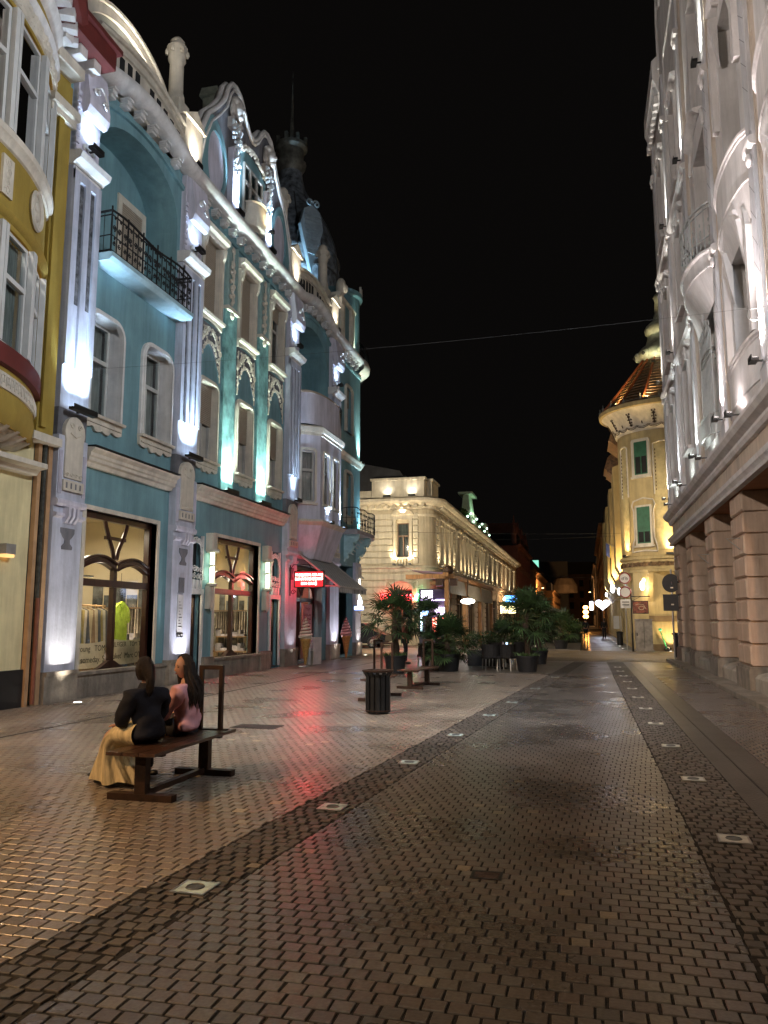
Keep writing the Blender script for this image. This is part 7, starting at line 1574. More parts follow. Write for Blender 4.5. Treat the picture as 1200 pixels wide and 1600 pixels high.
# road signs seen from front and back
PW = mat("sign_white", (.62, .60, .58), .5, var=.05); PR = mat("sign_red", (.25, .03, .03), .5); PK = mat("sign_back", (.035, .035, .035), .5)
t = signthing("road_sign", "post with two round red-rimmed traffic signs in front of the yellow corner", "road sign", 2.1, 43.9)
q = MB(); q.lathe([(.03, 0), (.03, 4.25)], seg=8); q.build("post", STEEL, t)
F0 = frame(0, 0, 1, 0, 0, -1)
for z, bk in ((3.85, True), (3.1, False)):
    q = MB(F0); q.prism([(.29 * math.cos(a), z + .29 * math.sin(a)) for a in [2 * PI * k / 24 for k in range(24)]], .03, .045); d = q.build("disc", PW, t); q = MB(F0); q.tube([(.28 * math.cos(a), .05, z + .28 * math.sin(a)) for a in [2 * PI * k / 24 for k in range(24)]], .035, 5, True); q.build("red_rim", PR, d)
    if bk:
        q = MB(F0)
        for x in (-.1, .1): q.tube([(x + .055 * math.cos(a), .055, z - .04 + .055 * math.sin(a)) for a in [2 * PI * k / 12 for k in range(12)]], .012, 4, True)
        q.tube([(-.1, .055, z - .04), (-.03, .055, z + .06), (.06, .055, z + .06), (.1, .055, z - .04)], .012, 4); q.build("bicycle_mark", PK, d)
q = MB(F0); q.box(-.26, .26, .03, .045, 2.25, 2.72); d = q.build("plate", PW, t); q = MB(F0); q.ball((-.05, .03, 2.95), .01, .01, .01, 4)
for k in range(2): q.box(-.18, .18, .045, .05, 2.55 - .15 * k, 2.6 - .15 * k)
q.build("plate_text", PK, d)
t = signthing("picture_sign", "dark framed picture board hanging from a slim black post", "sign", 2.35, 43.2)
q = MB(); q.lathe([(.05, 0), (.045, .9), (.03, 1.0), (.03, 3.0)], seg=8); q.tube([(0, 0, 2.85), (.95, 0, 2.85)], .02, 6); q.tube([(0, 0, 2.6), (.5, 0, 2.85)], .012, 5); q.build("post", DARKM, t)
q = MB(F0); q.box(.05, .85, -.02, .02, 1.95, 2.62); d = q.build("board", DARKM, t)
q = MB(F0); q.box(.09, .81, .02, .026, 1.99, 2.58); q.build("picture", mat("food_picture", (.24, .07, .04), .5, var=.8, scale=5, col2=(.03, .01, .01)), d); q = MB(F0); q.tube([(.5 + .13 * math.cos(a), .03, 2.25 + .09 * math.sin(a)) for a in [2 * PI * k / 16 for k in range(16)]], .02, 5, True); q.tube([(.2, .03, 2.4), (.35, .03, 2.45), (.6, .03, 2.42), (.72, .03, 2.2)], .018, 5); q.build("picture_mark", mat("plate_cream", (.5, .38, .25), .5), d)
t = signthing("utility_cabinet", "grey stone-clad utility cabinet beside the slim black post", "cabinet", 2.95, 43.7); q = MB(); q.box(-.42, .42, -.25, .25, .08, 1.62); q.box(-.45, .45, -.28, .28, 1.62, 1.68); q.box(-.46, .46, -.29, .29, 0, .08); q.build("case", mat("cabinet_grey", (.27, .24, .21), .5, var=.25, scale=2.5), t); q = MB(F0); q.box(-.01, .01, .25, .262, .15, 1.55); q.box(-.38, -.33, .25, .27, .8, .95); q.build("door_seam", DARKM, t)
t = signthing("road_sign", "steel post with dark backs of a round and a square sign by the arcade", "road sign", 3.28, 32.3)
q = MB(); q.lathe([(.035, .1), (.035, 3.6)], seg=8); q.build("post", STEEL, t); q = MB(F0); q.prism([(.33 * math.cos(a) - .02, 3.05 + .36 * math.sin(a)) for a in [2 * PI * k / 28 for k in range(28)]], .05, .06); q.build("round_sign_back", PK, t); q = MB(F0); q.box(-.34, .34, .05, .06, 1.98, 2.62); q.build("square_sign_back", PK, t)
q = MB(F0); q.tube([(.0, .065, 3.0), (.0, .065, 3.1)], .02, 4); q.box(-.05, .05, .06, .075, 2.2, 2.25); q.box(-.05, .05, .06, .075, 2.85, 2.9); q.build("clamps", STEEL, t)
t = signthing("litter_bin", "dark litter bin behind the sign post at the arcade end", "bin", 3.75, 34.6); q = MB(); q.lathe([(.26, .1), (.28, 1.0), (.31, 1.03), (.31, 1.1), (.2, 1.12)], seg=16); q.build("drum", POT, t, 40); q = MB(); q.lathe([(.315, 1.04), (.33, 1.06), (.315, 1.08)], seg=16); q.build("rim", DARKM, t)
t = signthing("kick_scooter", "green and black electric scooter parked at the yellow wall", "scooter", 3.85, 43.95); q = MB(); q.tube([(.22, 0, .14), (.10, 0, .55), (-.05, 0, 1.05)], .03, 6); q.build("stem", mat("scooter_green", (.05, .40, .16), .5), t); q = MB(); q.ball((-.06, 0, 1.12), .10, .08, .08, 8); q.tube([(-.06, -.2, 1.1), (-.06, .2, 1.1)], .02, 6); q.build("handlebar", mat("scooter_mint", (.1, .7, .4), .5), t); q = MB(); q.box(.2, .75, .5, .62, .12, .16); q.tube([(.24 + .11 * math.cos(a), 0, .12 + .11 * math.sin(a)) for a in [2 * PI * k / 14 for k in range(14)]], .04, 6, True); q.lathe([(.09, 0)] * 2, seg=3); q.build("front_wheel", POT, t); q = MB(); q.tube([(.24, 0, .14), (.5, .4, .14), (.7, .7, .14)], .05, 6); q.tube([(.75 + .11 * math.cos(a), .75, .12 + .11 * math.sin(a)) for a in [2 * PI * k / 14 for k in range(14)]], .04, 6, True); q.build("deck", POT, t)
t = thing("flag", "small flag with yellow and red hanging high on the far right facade", "flag", (2.2, 62, 6.6), local=True); q = MB(); q.tube([(.4, 0, .4), (-.5, 0, .9)], .025, 5); q.build("flagpole", STEEL, t)
for k, c in enumerate(((.05, .08, .3), (.65, .5, .05), (.5, .03, .03))): q = MB(); q.quad((-.5 + .28 * k, 0, .85 - .15 * k), (-.22 + .28 * k, 0, .7 - .15 * k), (-.22 + .28 * k, .05, -.3 - .15 * k), (-.5 + .28 * k, .05, -.1 - .15 * k)); q.build("stripe", mat("flag_%d" % k, c, .8), t)
for i, (x, y, lab) in enumerate(((2.2, 58, "small white sign plate hung beside the yellow passage doors"), (2.1, 53, "small dark bin standing at the yellow shop fronts"))):
    t = thing("plate_sign" if i == 0 else "litter_bin", lab, "sign" if i == 0 else "bin", (x, y, 0), local=True); q = MB()
    if i == 0: q.box(-.3, .1, -.05, .05, 1.0, 1.9); q.lathe([(.03, 0), (.03, 1.9)], .2, 0, 6)
    else: q.lathe([(.18, 0), (.2, .8), (.23, .85), (.1, .9)], seg=12)
    q.build("panel" if i == 0 else "drum", PW if i == 0 else POT, t)
# ------------------------------------------------------------ cables
def cable(p, q_, sag, lab, r=.008, ring=None):
    t = thing("overhead_cable", lab, "cable", tuple(p)); b = MB(); n = 30
    b.tube([(p[0] + (q_[0] - p[0]) * i / n, p[1] + (q_[1] - p[1]) * i / n, p[2] + (q_[2] - p[2]) * i / n - sag * 4 * (i / n) * (1 - i / n)) for i in range(n + 1)], r, 4)
    b.build("wire", mat("cable_grey", (.045, .045, .045), .8), t)
    if ring: c = MB(); c.tube([(ring[0] + .12 * math.cos(a), ring[1], ring[2] + .12 * math.sin(a)) for a in [2 * PI * k / 16 for k in range(16)]], .012, 5, True); c.build("ring_clamp", STEEL, t)
cable((-10.35, 13.9, 6.9), (3.4, 15.0, 7.35), .12, "thin overhead cable crossing in front of both facades with a ring at its right end", .0022, (3.2, 15.0, 7.22))
cable((-10.4, 37.0, 6.0), (2.7, 47.0, 6.6), .1, "thin overhead cable between the turquoise corner and the yellow building", .006)
cable((-9.4, 58.0, 7.6), (2.5, 62.0, 8.0), .1, "higher of the two far overhead cables", .008); cable((-9.0, 75.0, 7.2), (2.4, 84, 6.0), .6, "lowest sagging far overhead cable", .01)
# ------------------------------------------------------------ benches
def bench(x, y, rz, lab):
    t = thing("street_bench", lab, "bench", (x, y, .003), rz, "steel and wood benches in a row", local=True)
    for k in range(3):
        q = MB(); a = -.245 + k * .168; q.bbox(a, a + .16, -.85, .85, .425, .455, .004); q.v = [(u, w_, z) for u, w_, z in q.v]; q.build("seat_plank", BENCHW, t)
    q = MB(); q.box(-.2, .2, -.62, -.56, .39, .422); q.box(-.2, .2, .56, .62, .39, .422); q.box(-.03, .03, -.56, .56, .03, .08)
    for s_ in (-1, 1): pass
    q.build("cross_rails", RUST, t)
    for s_ in (-1, 1):
        q = MB(); yy = s_ * .62; q.box(-.055, .055, yy - .045, yy + .045, .06, .39); q.build("leg", RUST, t)
        q = MB(); q.box(-.33, .33, yy - .05, yy + .05, .0, .06); q.build("foot", RUST, t)
    q = MB()
    for s_ in (-.12, .12): q.box(s_ - .022, s_ + .022, .70, .745, .455, 1.10)
    q.box(-.142, .142, .70, .745, 1.10, 1.145); q.box(-.2, .2, .69, .755, .455, .465); q.build("side_frame", RUST, t)
    return t
b0_ = bench(-4.02, 7.32, R(0), "nearest wet wooden bench where two women sit")
copy_tree(b0_, (-4.25, 16.3, .003), R(3), "second wooden bench just behind the dark litter bin"); copy_tree(b0_, (-4.05, 19.3, .003), R(-8), "third wooden bench near the potted palms")
# litter bin
t = signthing("litter_bin", "round black slatted litter bin with flared rim in the middle of the square", "bin", -3.62, 13.72)
q = MB(); q.lathe([(.19, .02), (.195, .06), (.19, .66), (.20, .69)], seg=24); q.build("liner", POT, t, 40)
for k in range(14):
    a = 2 * PI * k / 14; q = MB(); q.v = []; ca, sa = math.cos(a), math.sin(a)
    P_ = [(.205, .03), (.21, .35), (.205, .64), (.26, .73)]; w2 = .034
    q.add([(r_ * ca - w2 * sa * s_, r_ * sa + w2 * ca * s_, z) for r_, z in P_ for s_ in (-1, 1)] + [((r_ + .012) * ca - w2 * sa * s_, (r_ + .012) * sa + w2 * ca * s_, z) for r_, z in P_ for s_ in (-1, 1)], [[0, 1, 3, 2], [2, 3, 5, 4], [4, 5, 7, 6], [8, 9, 11, 10], [10, 11, 13, 12], [12, 13, 15, 14], [0, 2, 10, 8], [1, 3, 11, 9], [2, 4, 12, 10], [3, 5, 13, 11], [4, 6, 14, 12], [5, 7, 15, 13]])
    q.build("slat", MATS["dark_metal"], t)
q = MB(); q.lathe([(.255, .725), (.285, .735), (.285, .76), (.20, .765), (.19, .75)], seg=24); q.tube([(.215 * math.cos(a), .215 * math.sin(a), .06) for a in [2 * PI * k / 24 for k in range(24)]], .012, 5, True); q.build("rim", RUST, t, 40)
# ------------------------------------------------------------ palms and shrubs in pots
def potmesh(t, r=.38, h=.55, m=POT):
    q = MB(); q.lathe([(r * .78, 0), (r, h * .9), (r * 1.06, h * .92), (r * 1.06, h), (r * .92, h), (r * .9, h * .85), (.001, h * .84)], seg=20); q.build("pot", m, t, 40)
def palm(x, y, lab, H=1.6, R_=.85, n=30, seed=1, pot=(.38, .55), grass=True, droop=.5):
    rr = random.Random(seed); t = thing("potted_palm", lab, "palm", (x, y, .003), group="potted fan palms on the square", local=True); potmesh(t, *pot)
    q = MB(); z0 = pot[1] * .8; k_ = 12; q.tube([(.03 * math.sin(i * .6), .03 * math.cos(i * .5), z0 + (H - z0) * i / k_) for i in range(k_ + 1)], [.10 - .02 * i / k_ + .012 * (i % 2) for i in range(k_ + 1)], 9); q.build("trunk", BARK, t, 40)
    q = MB(); st = MB()
    for i in range(n):
        az = i * 2.399 + rr.uniform(-.3, .3); el = R(78 - 108 * (i / n) ** .9 + rr.uniform(-8, 8)); L = R_ * rr.uniform(.45, .62); d = Vector((math.cos(az) * math.cos(el), math.sin(az) * math.cos(el), math.sin(el)))
        base = Vector((0, 0, H - .05 - .18 * i / n)); tip = base + d * L; tip.z -= .08 * L * (1 - math.sin(el)); st.tube([tuple(base), tuple((base + tip) / 2 + Vector((0, 0, .03))), tuple(tip)], [.014, .009, .007], 4)
        side = d.cross(Vector((0, 0, 1))); side = side.normalized() if side.length > .05 else Vector((1, 0, 0)); up = side.cross(d).normalized()
        tw_ = rr.uniform(-.5, .5); side, up = side * math.cos(tw_) + up * math.sin(tw_), up * math.cos(tw_) - side * math.sin(tw_)
        nb = 17; bl = R_ * rr.uniform(.42, .58)
        for b in range(nb):
            a = (b / (nb - 1) - .5) * R(235); dd = (d * math.cos(a) + side * math.sin(a) + up * (.10 * abs(math.sin(b * 1.7)))).normalized(); ll = bl * (1 - .25 * abs(a) / R(117)) * rr.uniform(.85, 1.05)
            e1 = tip + dd * ll * .55; e2 = tip + dd * ll; e2.z -= droop * ll * rr.uniform(.15, .75); pw = dd.cross(up).normalized() * .024
            q.add([tuple(tip - pw * .3), tuple(tip + pw * .3), tuple(e1 + pw), tuple(e1 - pw), tuple(e2)], [[0, 1, 2, 3], [3, 2, 4]])
    st.build("leaf_stalks", mat("leaf_stalk", (.07, .10, .03), .5), t); q.build("fronds", FOL, t)
    if grass: grassy(t, pot[0] * .95, pot[1] * .85, .22, 150, rr, "underplanting")
    return t
def grassy(t, r, z, h, n, rr, name, m=None):
    q = MB()
    for i in range(n):
        a = rr.uniform(0, 2 * PI); d = r * math.sqrt(rr.random()); x, y = d * math.cos(a), d * math.sin(a); hh = h * rr.uniform(.5, 1.1); lx, ly = rr.uniform(-.12, .12) + x * .35, rr.uniform(-.12, .12) + y * .35
        q.add([(x - .008, y, z), (x + .008, y + .004, z), (x + lx * .5 + .007, y + ly * .5, z + hh * .7), (x + lx * .5 - .007, y + ly * .5, z + hh * .7), (x + lx, y + ly, z + hh * .9)], [[0, 1, 2, 3], [3, 2, 4]])
    return q.build(name, m or FOL2, t)
def shrub(x, y, lab, r=.4, h=.9, seed=1, pot=(.3, .4), n=700, m=None, sq=False, s_=.05):
    rr = random.Random(seed); t = thing("potted_shrub", lab, "shrub", (x, y, .003), group="potted shrubs and planters", local=True)
    if sq:
        q = MB(); q.box(-pot[0], pot[0], -.25, .25, 0, pot[1]); q.build("planter", POT, t)
    else: potmesh(t, *pot)
    q = MB(); q.tube([(0, 0, pot[1] * .7), (.02, 0, pot[1] + h * .5)], .02, 5)
    for k in range(6): a = k * 1.05; q.tube([(0, 0, pot[1] + .05), (r * .6 * math.cos(a), r * .6 * math.sin(a), pot[1] + h * .6)], .008, 4)
    q.build("stems", BARK, t); q = MB()
    for i in range(n):
        v = Vector((rr.gauss(0, 1), rr.gauss(0, 1), rr.gauss(0, 1))).normalized() * rr.uniform(.45, 1.0) * (1 + .2 * math.sin(i * .37)); c = Vector((v.x * r * (1.6 if sq else 1), v.y * r, pot[1] + h * .45 + v.z * h * .5))
        if c.z < pot[1] - .05: continue
        u = Vector((rr.gauss(0, 1), rr.gauss(0, 1), rr.gauss(0, 1))).normalized() * s_; w2 = u.cross(Vector((rr.gauss(0, 1), rr.gauss(0, 1), rr.gauss(0, 1)))).normalized() * s_ * .4
        q.add([tuple(c - u), tuple(c + w2), tuple(c + u), tuple(c - w2)], [[0, 1, 2, 3]])
    q.build("foliage", m or FOL2, t); return t
palm(-5.75, 23.9, "tall potted fan palm behind the litter bin, nearest the turquoise corner", 1.75, 1.15, 34, 1, (.34, .55), droop=.6)
palm(-5.4, 27.5, "slimmer fan palm between the nearest tall palm and the round bushy one", 1.75, .95, 24, 2, (.3, .5))
palm(-4.35, 25.4, "wide low bushy fan palm in a round tub at the centre of the terrace", 1.0, 1.15, 40, 3, (.40, .55), droop=.5)
palm(-1.85, 25.7, "tall fan palm in a round black pot at the right end of the terrace", 1.85, 1.15, 40, 4, (.36, .50), droop=.6)
palm(-1.75, 30.2, "tall fan palm close behind the right-hand one", 1.75, 1.15, 36, 5, (.34, .5), droop=.6)
palm(-3.1, 30.5, "short fan palm behind the terrace tables", 1.05, .8, 26, 6, (.3, .45)); palm(-1.4, 46.0, "distant fan palm beyond the side street", 1.3, 1.3, 30, 7, (.4, .5))
shrub(-3.6, 28.6, "dark bushy planter between the round palm tub and the tables", .5, .75, 2, (.55, .55), 900, FOL, True)
shrub(-2.75, 34.0, "bright green shrub behind the café tables", .5, .8, 3, (.3, .5), 900); shrub(-2.35, 34.4, "grey green rounded shrub next to the bright green one", .33, .6, 4, (.25, .45), 600, mat("sage_leaf", (.11, .13, .10), .6, island=.4))
shrub(-1.42, 58.5, "left one of two small round potted shrubs on the promenade", .62, 1.05, 5, (.5, .7), 700, s_=.08); shrub(-.75, 58.7, "right one of two small round potted shrubs on the promenade", .62, 1.05, 6, (.5, .7), 700, s_=.08)
shrub(-3.2, 60, "dark leafy mass of plants at the far café terrace", 1.6, 1.6, 7, (1.0, .6), 1200, FOL, s_=.12); shrub(-5.2, 29.5, "square black planter with short greenery left of the standing guests", .35, .35, 9, (.4, .8), 260, None, True)
# trellis behind first palm
t = thing("wood_screen", "brown timber frame standing behind the first palm pot", "screen", (-5.85, 22.9, 0), local=True); q = MB(); q.ring([(-.33, 0), (-.05, 0), (-.05, 1.05), (-.33, 1.05)], [(-.28, 0), (-.10, 0), (-.10, 1.0), (-.28, 1.0)], -.04, .04); q.build("frame", RUST, t)
# ------------------------------------------------------------ café furniture
def chair(x, y, rz, lab):
    t = thing("cafe_chair", lab, "chair", (x, y, .003), rz, "black wicker café chairs", local=True)
    q = MB(); q.bbox(-.26, .26, -.26, .26, .38, .46, .02); q.build("seat", WICKER, t)
    q = MB(); n = 8; P_ = [(.27 * math.sin(a), .27 * math.cos(a)) for a in [R(-95 + 190 * k / n) for k in range(n + 1)]]
    for (a, b_), (c, d) in zip(P_[:-1], P_[1:]): q.add([(a, b_, .42), (c, d, .42), (c, d, .84), (a, b_, .84), (a * 1.12, b_ * 1.12, .42), (c * 1.12, d * 1.12, .42), (c * 1.12, d * 1.12, .84), (a * 1.12, b_ * 1.12, .84)], [[0, 1, 2, 3], [4, 5, 6, 7], [3, 2, 6, 7]])
    q.build("backrest", WICKER, t)
    for a, b_ in ((-.22, -.22), (.22, -.22), (-.22, .22), (.22, .22)): q = MB(); q.tube([(a, b_, .38), (a * 1.1, b_ * 1.1, 0)], .02, 5); q.build("leg", STEEL, t)
    return t
def table(x, y, lab, items=True):
    t = thing("cafe_table", lab, "table", (x, y, .003), 0, "square café tables", local=True); q = MB(); q.box(-.35, .35, -.35, .35, .71, .74); q.build("tabletop", mat("table_top", (.16, .16, .17), .2), t)
    q = MB(); q.lathe([(.25, 0), (.25, .02), (.035, .05), (.035, .71)], seg=12); q.build("pedestal", DARKM, t); return t
c0 = chair(-3.05, 26.1, R(200), "nearest black wicker chair left of the right-hand palm")
for i, (x, y, rz, lab) in enumerate(((-2.55, 26.3, 160, "black wicker chair touching the pot of the right-hand palm"), (-3.05, 28.0, 20, "black wicker chair on the far side of the terrace table"), (-4.9, 28.2, 100, "black wicker chair behind the round palm tub"), (-5.3, 26.6, 210, "black wicker chair in front of the dark-jacketed guest"), (-4.85, 26.2, 180, "black wicker chair between the guests and the round palm tub"), (-3.4, 30.2, 70, "black wicker chair at the farther terrace table"), (-2.4, 28.8, 300, "black wicker chair behind the right-hand palm"))): copy_tree(c0, (x, y, .003), R(rz), lab)
table(-2.85, 27.2, "café table with a glass left of the right-hand palm"); table(-3.3, 31.3, "farther café table behind the terrace chairs"); table(-5.1, 27.5, "café table hidden among the guests")
t = thing("menu_holder", "small white upright card on the terrace table", "card", (-2.75, 27.1, .745), local=True); q = MB(); q.prism([(-.05, 0), (.05, 0), (.0, .16)], -.03, .03); q.box(-.09, .09, -.04, .04, 0, .02); q.build("card", PW, t)
t = thing("drink_glass", "drinking glass with painted-in glow on the terrace table", "glass", (-2.62, 27.05, .745), local=True); q = MB(); q.lathe([(.03, 0), (.035, .13), (.032, .13), (.028, .01)], seg=12); q.build("tumbler", glow("glass_painted_glow", (.5, .7, 1), .8), t)  # tumbler emits light itself, a glow painted in place of clear glass
t = thing("wheelbarrow_stand", "dark wheeled café stand parked beside the two small shrubs", "stand", (-2.5, 56, 0), local=True); q = MB(); q.box(-.6, .6, -.3, .3, .5, 1.0); q.build("tray", DARKM, t); q = MB()
for x in (-.45, .45): q.tube([(x + .25 * math.cos(a), -.3, .25 + .25 * math.sin(a)) for a in [2 * PI * k / 14 for k in range(14)]], .04, 5, True)
q.build("wheels", POT, t)
for i, (x, y) in enumerate(((-4.6, 64), (-4.4, 72), (-4.2, 80))):
    t = thing("cafe_umbrella", ("nearest", "middle", "farthest")[i] + " pale café umbrella glowing over the far terrace", "umbrella", (x, y, 0), group="pale café umbrellas on the far terrace", local=True); q = MB(); q.lathe([(1.8, 2.4), (1.75, 2.6), (.9, 3.0), (.05, 3.4)], seg=8); q.build("canopy", mat("umbrella_cloth", (.5, .42, .36), .8), t); q = MB(); q.lathe([(.03, 0), (.03, 3.4)], seg=6); q.build("pole", DARKM, t); lamp('POINT', (0, 0, 2.2), 35, (1, .75, .6), t, size=.2)
# parked car round the corner
t = thing("parked_car", "dark parked car half hidden behind the turquoise corner", "car", (-13.6, 46.0, .0), R(90), local=True)
prof_ = [(-2.1, .35), (-2.15, .75), (-1.5, .95), (-.8, 1.42), (.7, 1.45), (1.5, 1.0), (2.1, .85), (2.15, .4), (1.8, .25), (-1.8, .25)]
q = MB(frame(0, 0, 1, 0, 0, 1)); q.prism(prof_, -.85, .85); q.v = [(y, x, z) for x, y, z in q.v]; cb = q.build("body", mat("car_paint", (.02, .02, .025), .2, .2, spec=.6), t, 30)
for y in (-1.35, 1.3):
    for sx_ in (-.86, .86): q = MB(); q.tube([(sx_, y + .25 * math.cos(a), .32 + .25 * math.sin(a)) for a in [2 * PI * k / 16 for k in range(16)]], .08, 6, True); w0_ = q.build("wheel", POT, t); q = MB(); q.ball((sx_, y, .32), .05, .2, .2, 10); q.build("rim", STEEL, w0_)
q = MB(); q.box(.855, .862, -.7, .6, 1.02, 1.34); q.box(-.75, .75, 1.55, 1.75, .9, .98); q.build("side_window", MATS["dark_glass"], t)
for sx_ in (-.65, .65): q = MB(); q.ball((sx_, 2.12, .65), .16, .05, .08, 8); q.build("headlight", STEEL, t)

# ------------------------------------------------------------ people
def skinned(joints, edges, root, levels=1):
    """joints: name -> (co, radius or (rx, ry)); returns (verts, faces) of one continuous surface"""
    names = list(joints); me = bpy.data.meshes.new("tmp"); me.from_pydata([joints[n][0] for n in names], [(names.index(a), names.index(b)) for a, b in edges], [])
    o = bpy.data.objects.new("tmp", me); COL.objects.link(o); m_ = o.modifiers.new("s", 'SKIN'); m_.use_smooth_shade = True
    for i, n in enumerate(names):
        r = joints[n][1]; r = r if isinstance(r, tuple) else (r, r); me.skin_vertices[0].data[i].radius = r; me.skin_vertices[0].data[i].use_root = (n == root)
    s = o.modifiers.new("ss", 'SUBSURF'); s.levels = levels; s.render_levels = levels
    dg = bpy.context.evaluated_depsgraph_get(); ev = o.evaluated_get(dg); m2 = bpy.data.meshes.new_from_object(ev); V = [tuple(v.co) for v in m2.vertices]; F = [list(p.vertices) for p in m2.polygons]
    bpy.data.objects.remove(o); bpy.data.meshes.remove(me); bpy.data.meshes.remove(m2); return V, F
def headmesh(c, yaw, pitch=0, s=1.0, n=28):
    """head with brow, eye hollows, nose, lips, chin and ears; looks along +y turned by yaw"""
    V = []; F = []; m = n * 3 // 4; M_ = Matrix.Rotation(yaw, 3, 'Z') @ Matrix.Rotation(pitch, 3, 'X')
    G = lambda a, b: math.exp(-(a / b) ** 2)
    for i in range(m + 1):
        ph = -PI / 2 + PI * i / m
        for k in range(n):
            t = 2 * PI * k / n; x, y, z = math.cos(ph) * math.sin(t), math.cos(ph) * math.cos(t), math.sin(ph)
            X, Y_, Z = x * .074, y * .094, z * .118
            if z < 0: X *= 1 + .28 * z; 
            if z < 0 and y > 0: Y_ *= 1 + .02 * z
            if z < -.2 and y < 0: Y_ *= 1 + .45 * (z + .2)
            if y > 0:
                f = G(x, .16)
                Y_ += f * (.024 * G(z + .22, .13) + .010 * G(z + .02, .12)) + .005 * G(x, .4) * G(z - .28, .14) + .009 * G(x, .28) * G(z + .85, .16) + .008 * G(x, .2) * (G(z + .48, .05) + G(z + .60, .05)) - .006 * G(abs(x) - .36, .14) * G(z - .02, .10) + .004 * G(abs(x) - .5, .2) * G(z + .25, .2)
            v = M_ @ Vector((X * s, Y_ * s, Z * s)); V.append((c[0] + v.x, c[1] + v.y, c[2] + v.z))
    for i in range(m):
        for k in range(n): k2 = (k + 1) % n; F.append([i * n + k, i * n + k2, (i + 1) * n + k2, (i + 1) * n + k])
    q = MB(); q.v = V; q.f = F
    for sg in (-1, 1):
        e = M_ @ Vector((sg * .075 * s, -.005 * s, -.012 * s)); q.ball((c[0] + e.x, c[1] + e.y, c[2] + e.z), .012 * s, .02 * s, .03 * s, 8)
    return q, M_
def eyes(c, M_, P, s=1.0):
    q = MB()
    for sg in (-1, 1):
        e = M_ @ Vector((sg * .028 * s, .082 * s, .004 * s)); q.ball((c[0] + e.x, c[1] + e.y, c[2] + e.z), .011 * s, .008 * s, .006 * s, 8); e = M_ @ Vector((sg * .029 * s, .091 * s, .022 * s)); q.ball((c[0] + e.x, c[1] + e.y, c[2] + e.z), .017 * s, .005 * s, .003 * s, 6)
    q.build("eyes_and_brows", HAIRD, P); q = MB(); e = M_ @ Vector((0, .094 * s, -.062 * s)); q.ball((c[0] + e.x, c[1] + e.y, c[2] + e.z), .02 * s, .008 * s, .007 * s, 8); q.build("lips", mat("lip_red", (.30, .07, .06), .4), P)
def finish(q, name, m, P, sm=80): return q.build(name, m, P, sm)
def hand(q, c, d, up, s=1.0, curl=.6):
    """palm with four fingers of different lengths and a thumb, as thin tapering chains"""
    d = Vector(d).normalized(); up = Vector(up).normalized(); sd = d.cross(up).normalized(); c = Vector(c)
    V, F = skinned({"a": (tuple(c), (.024 * s, .018 * s)), "b": (tuple(c + d * .05 * s), (.036 * s, .016 * s)), "c": (tuple(c + d * .085 * s), (.036 * s, .014 * s))}, [("a", "b"), ("b", "c")], "a", 1)
    b = len(q.v); q.v += V; q.f += [[b + i for i in f] for f in F]
    for k, L in enumerate((.068, .076, .070, .055)):
        o_ = c + d * .08 * s + sd * (-.03 + .02 * k) * s; p = [o_]
        for j in range(3): a = curl * (j + 1) * .45; p.append(p[-1] + (d * math.cos(a) - up * math.sin(a)) * L * s * (.42, .32, .26)[j])
        q.tube([tuple(x) for x in p], [.0095 * s, .0088 * s, .008 * s, .0055 * s], 7)
    o_ = c + d * .03 * s - sd * .03 * s; q.tube([tuple(o_), tuple(o_ + (d * .6 - sd * .8) * .035 * s), tuple(o_ + (d * .95 - sd * .75 - up * .2) * .06 * s)], [.012 * s, .010 * s, .007 * s], 7)
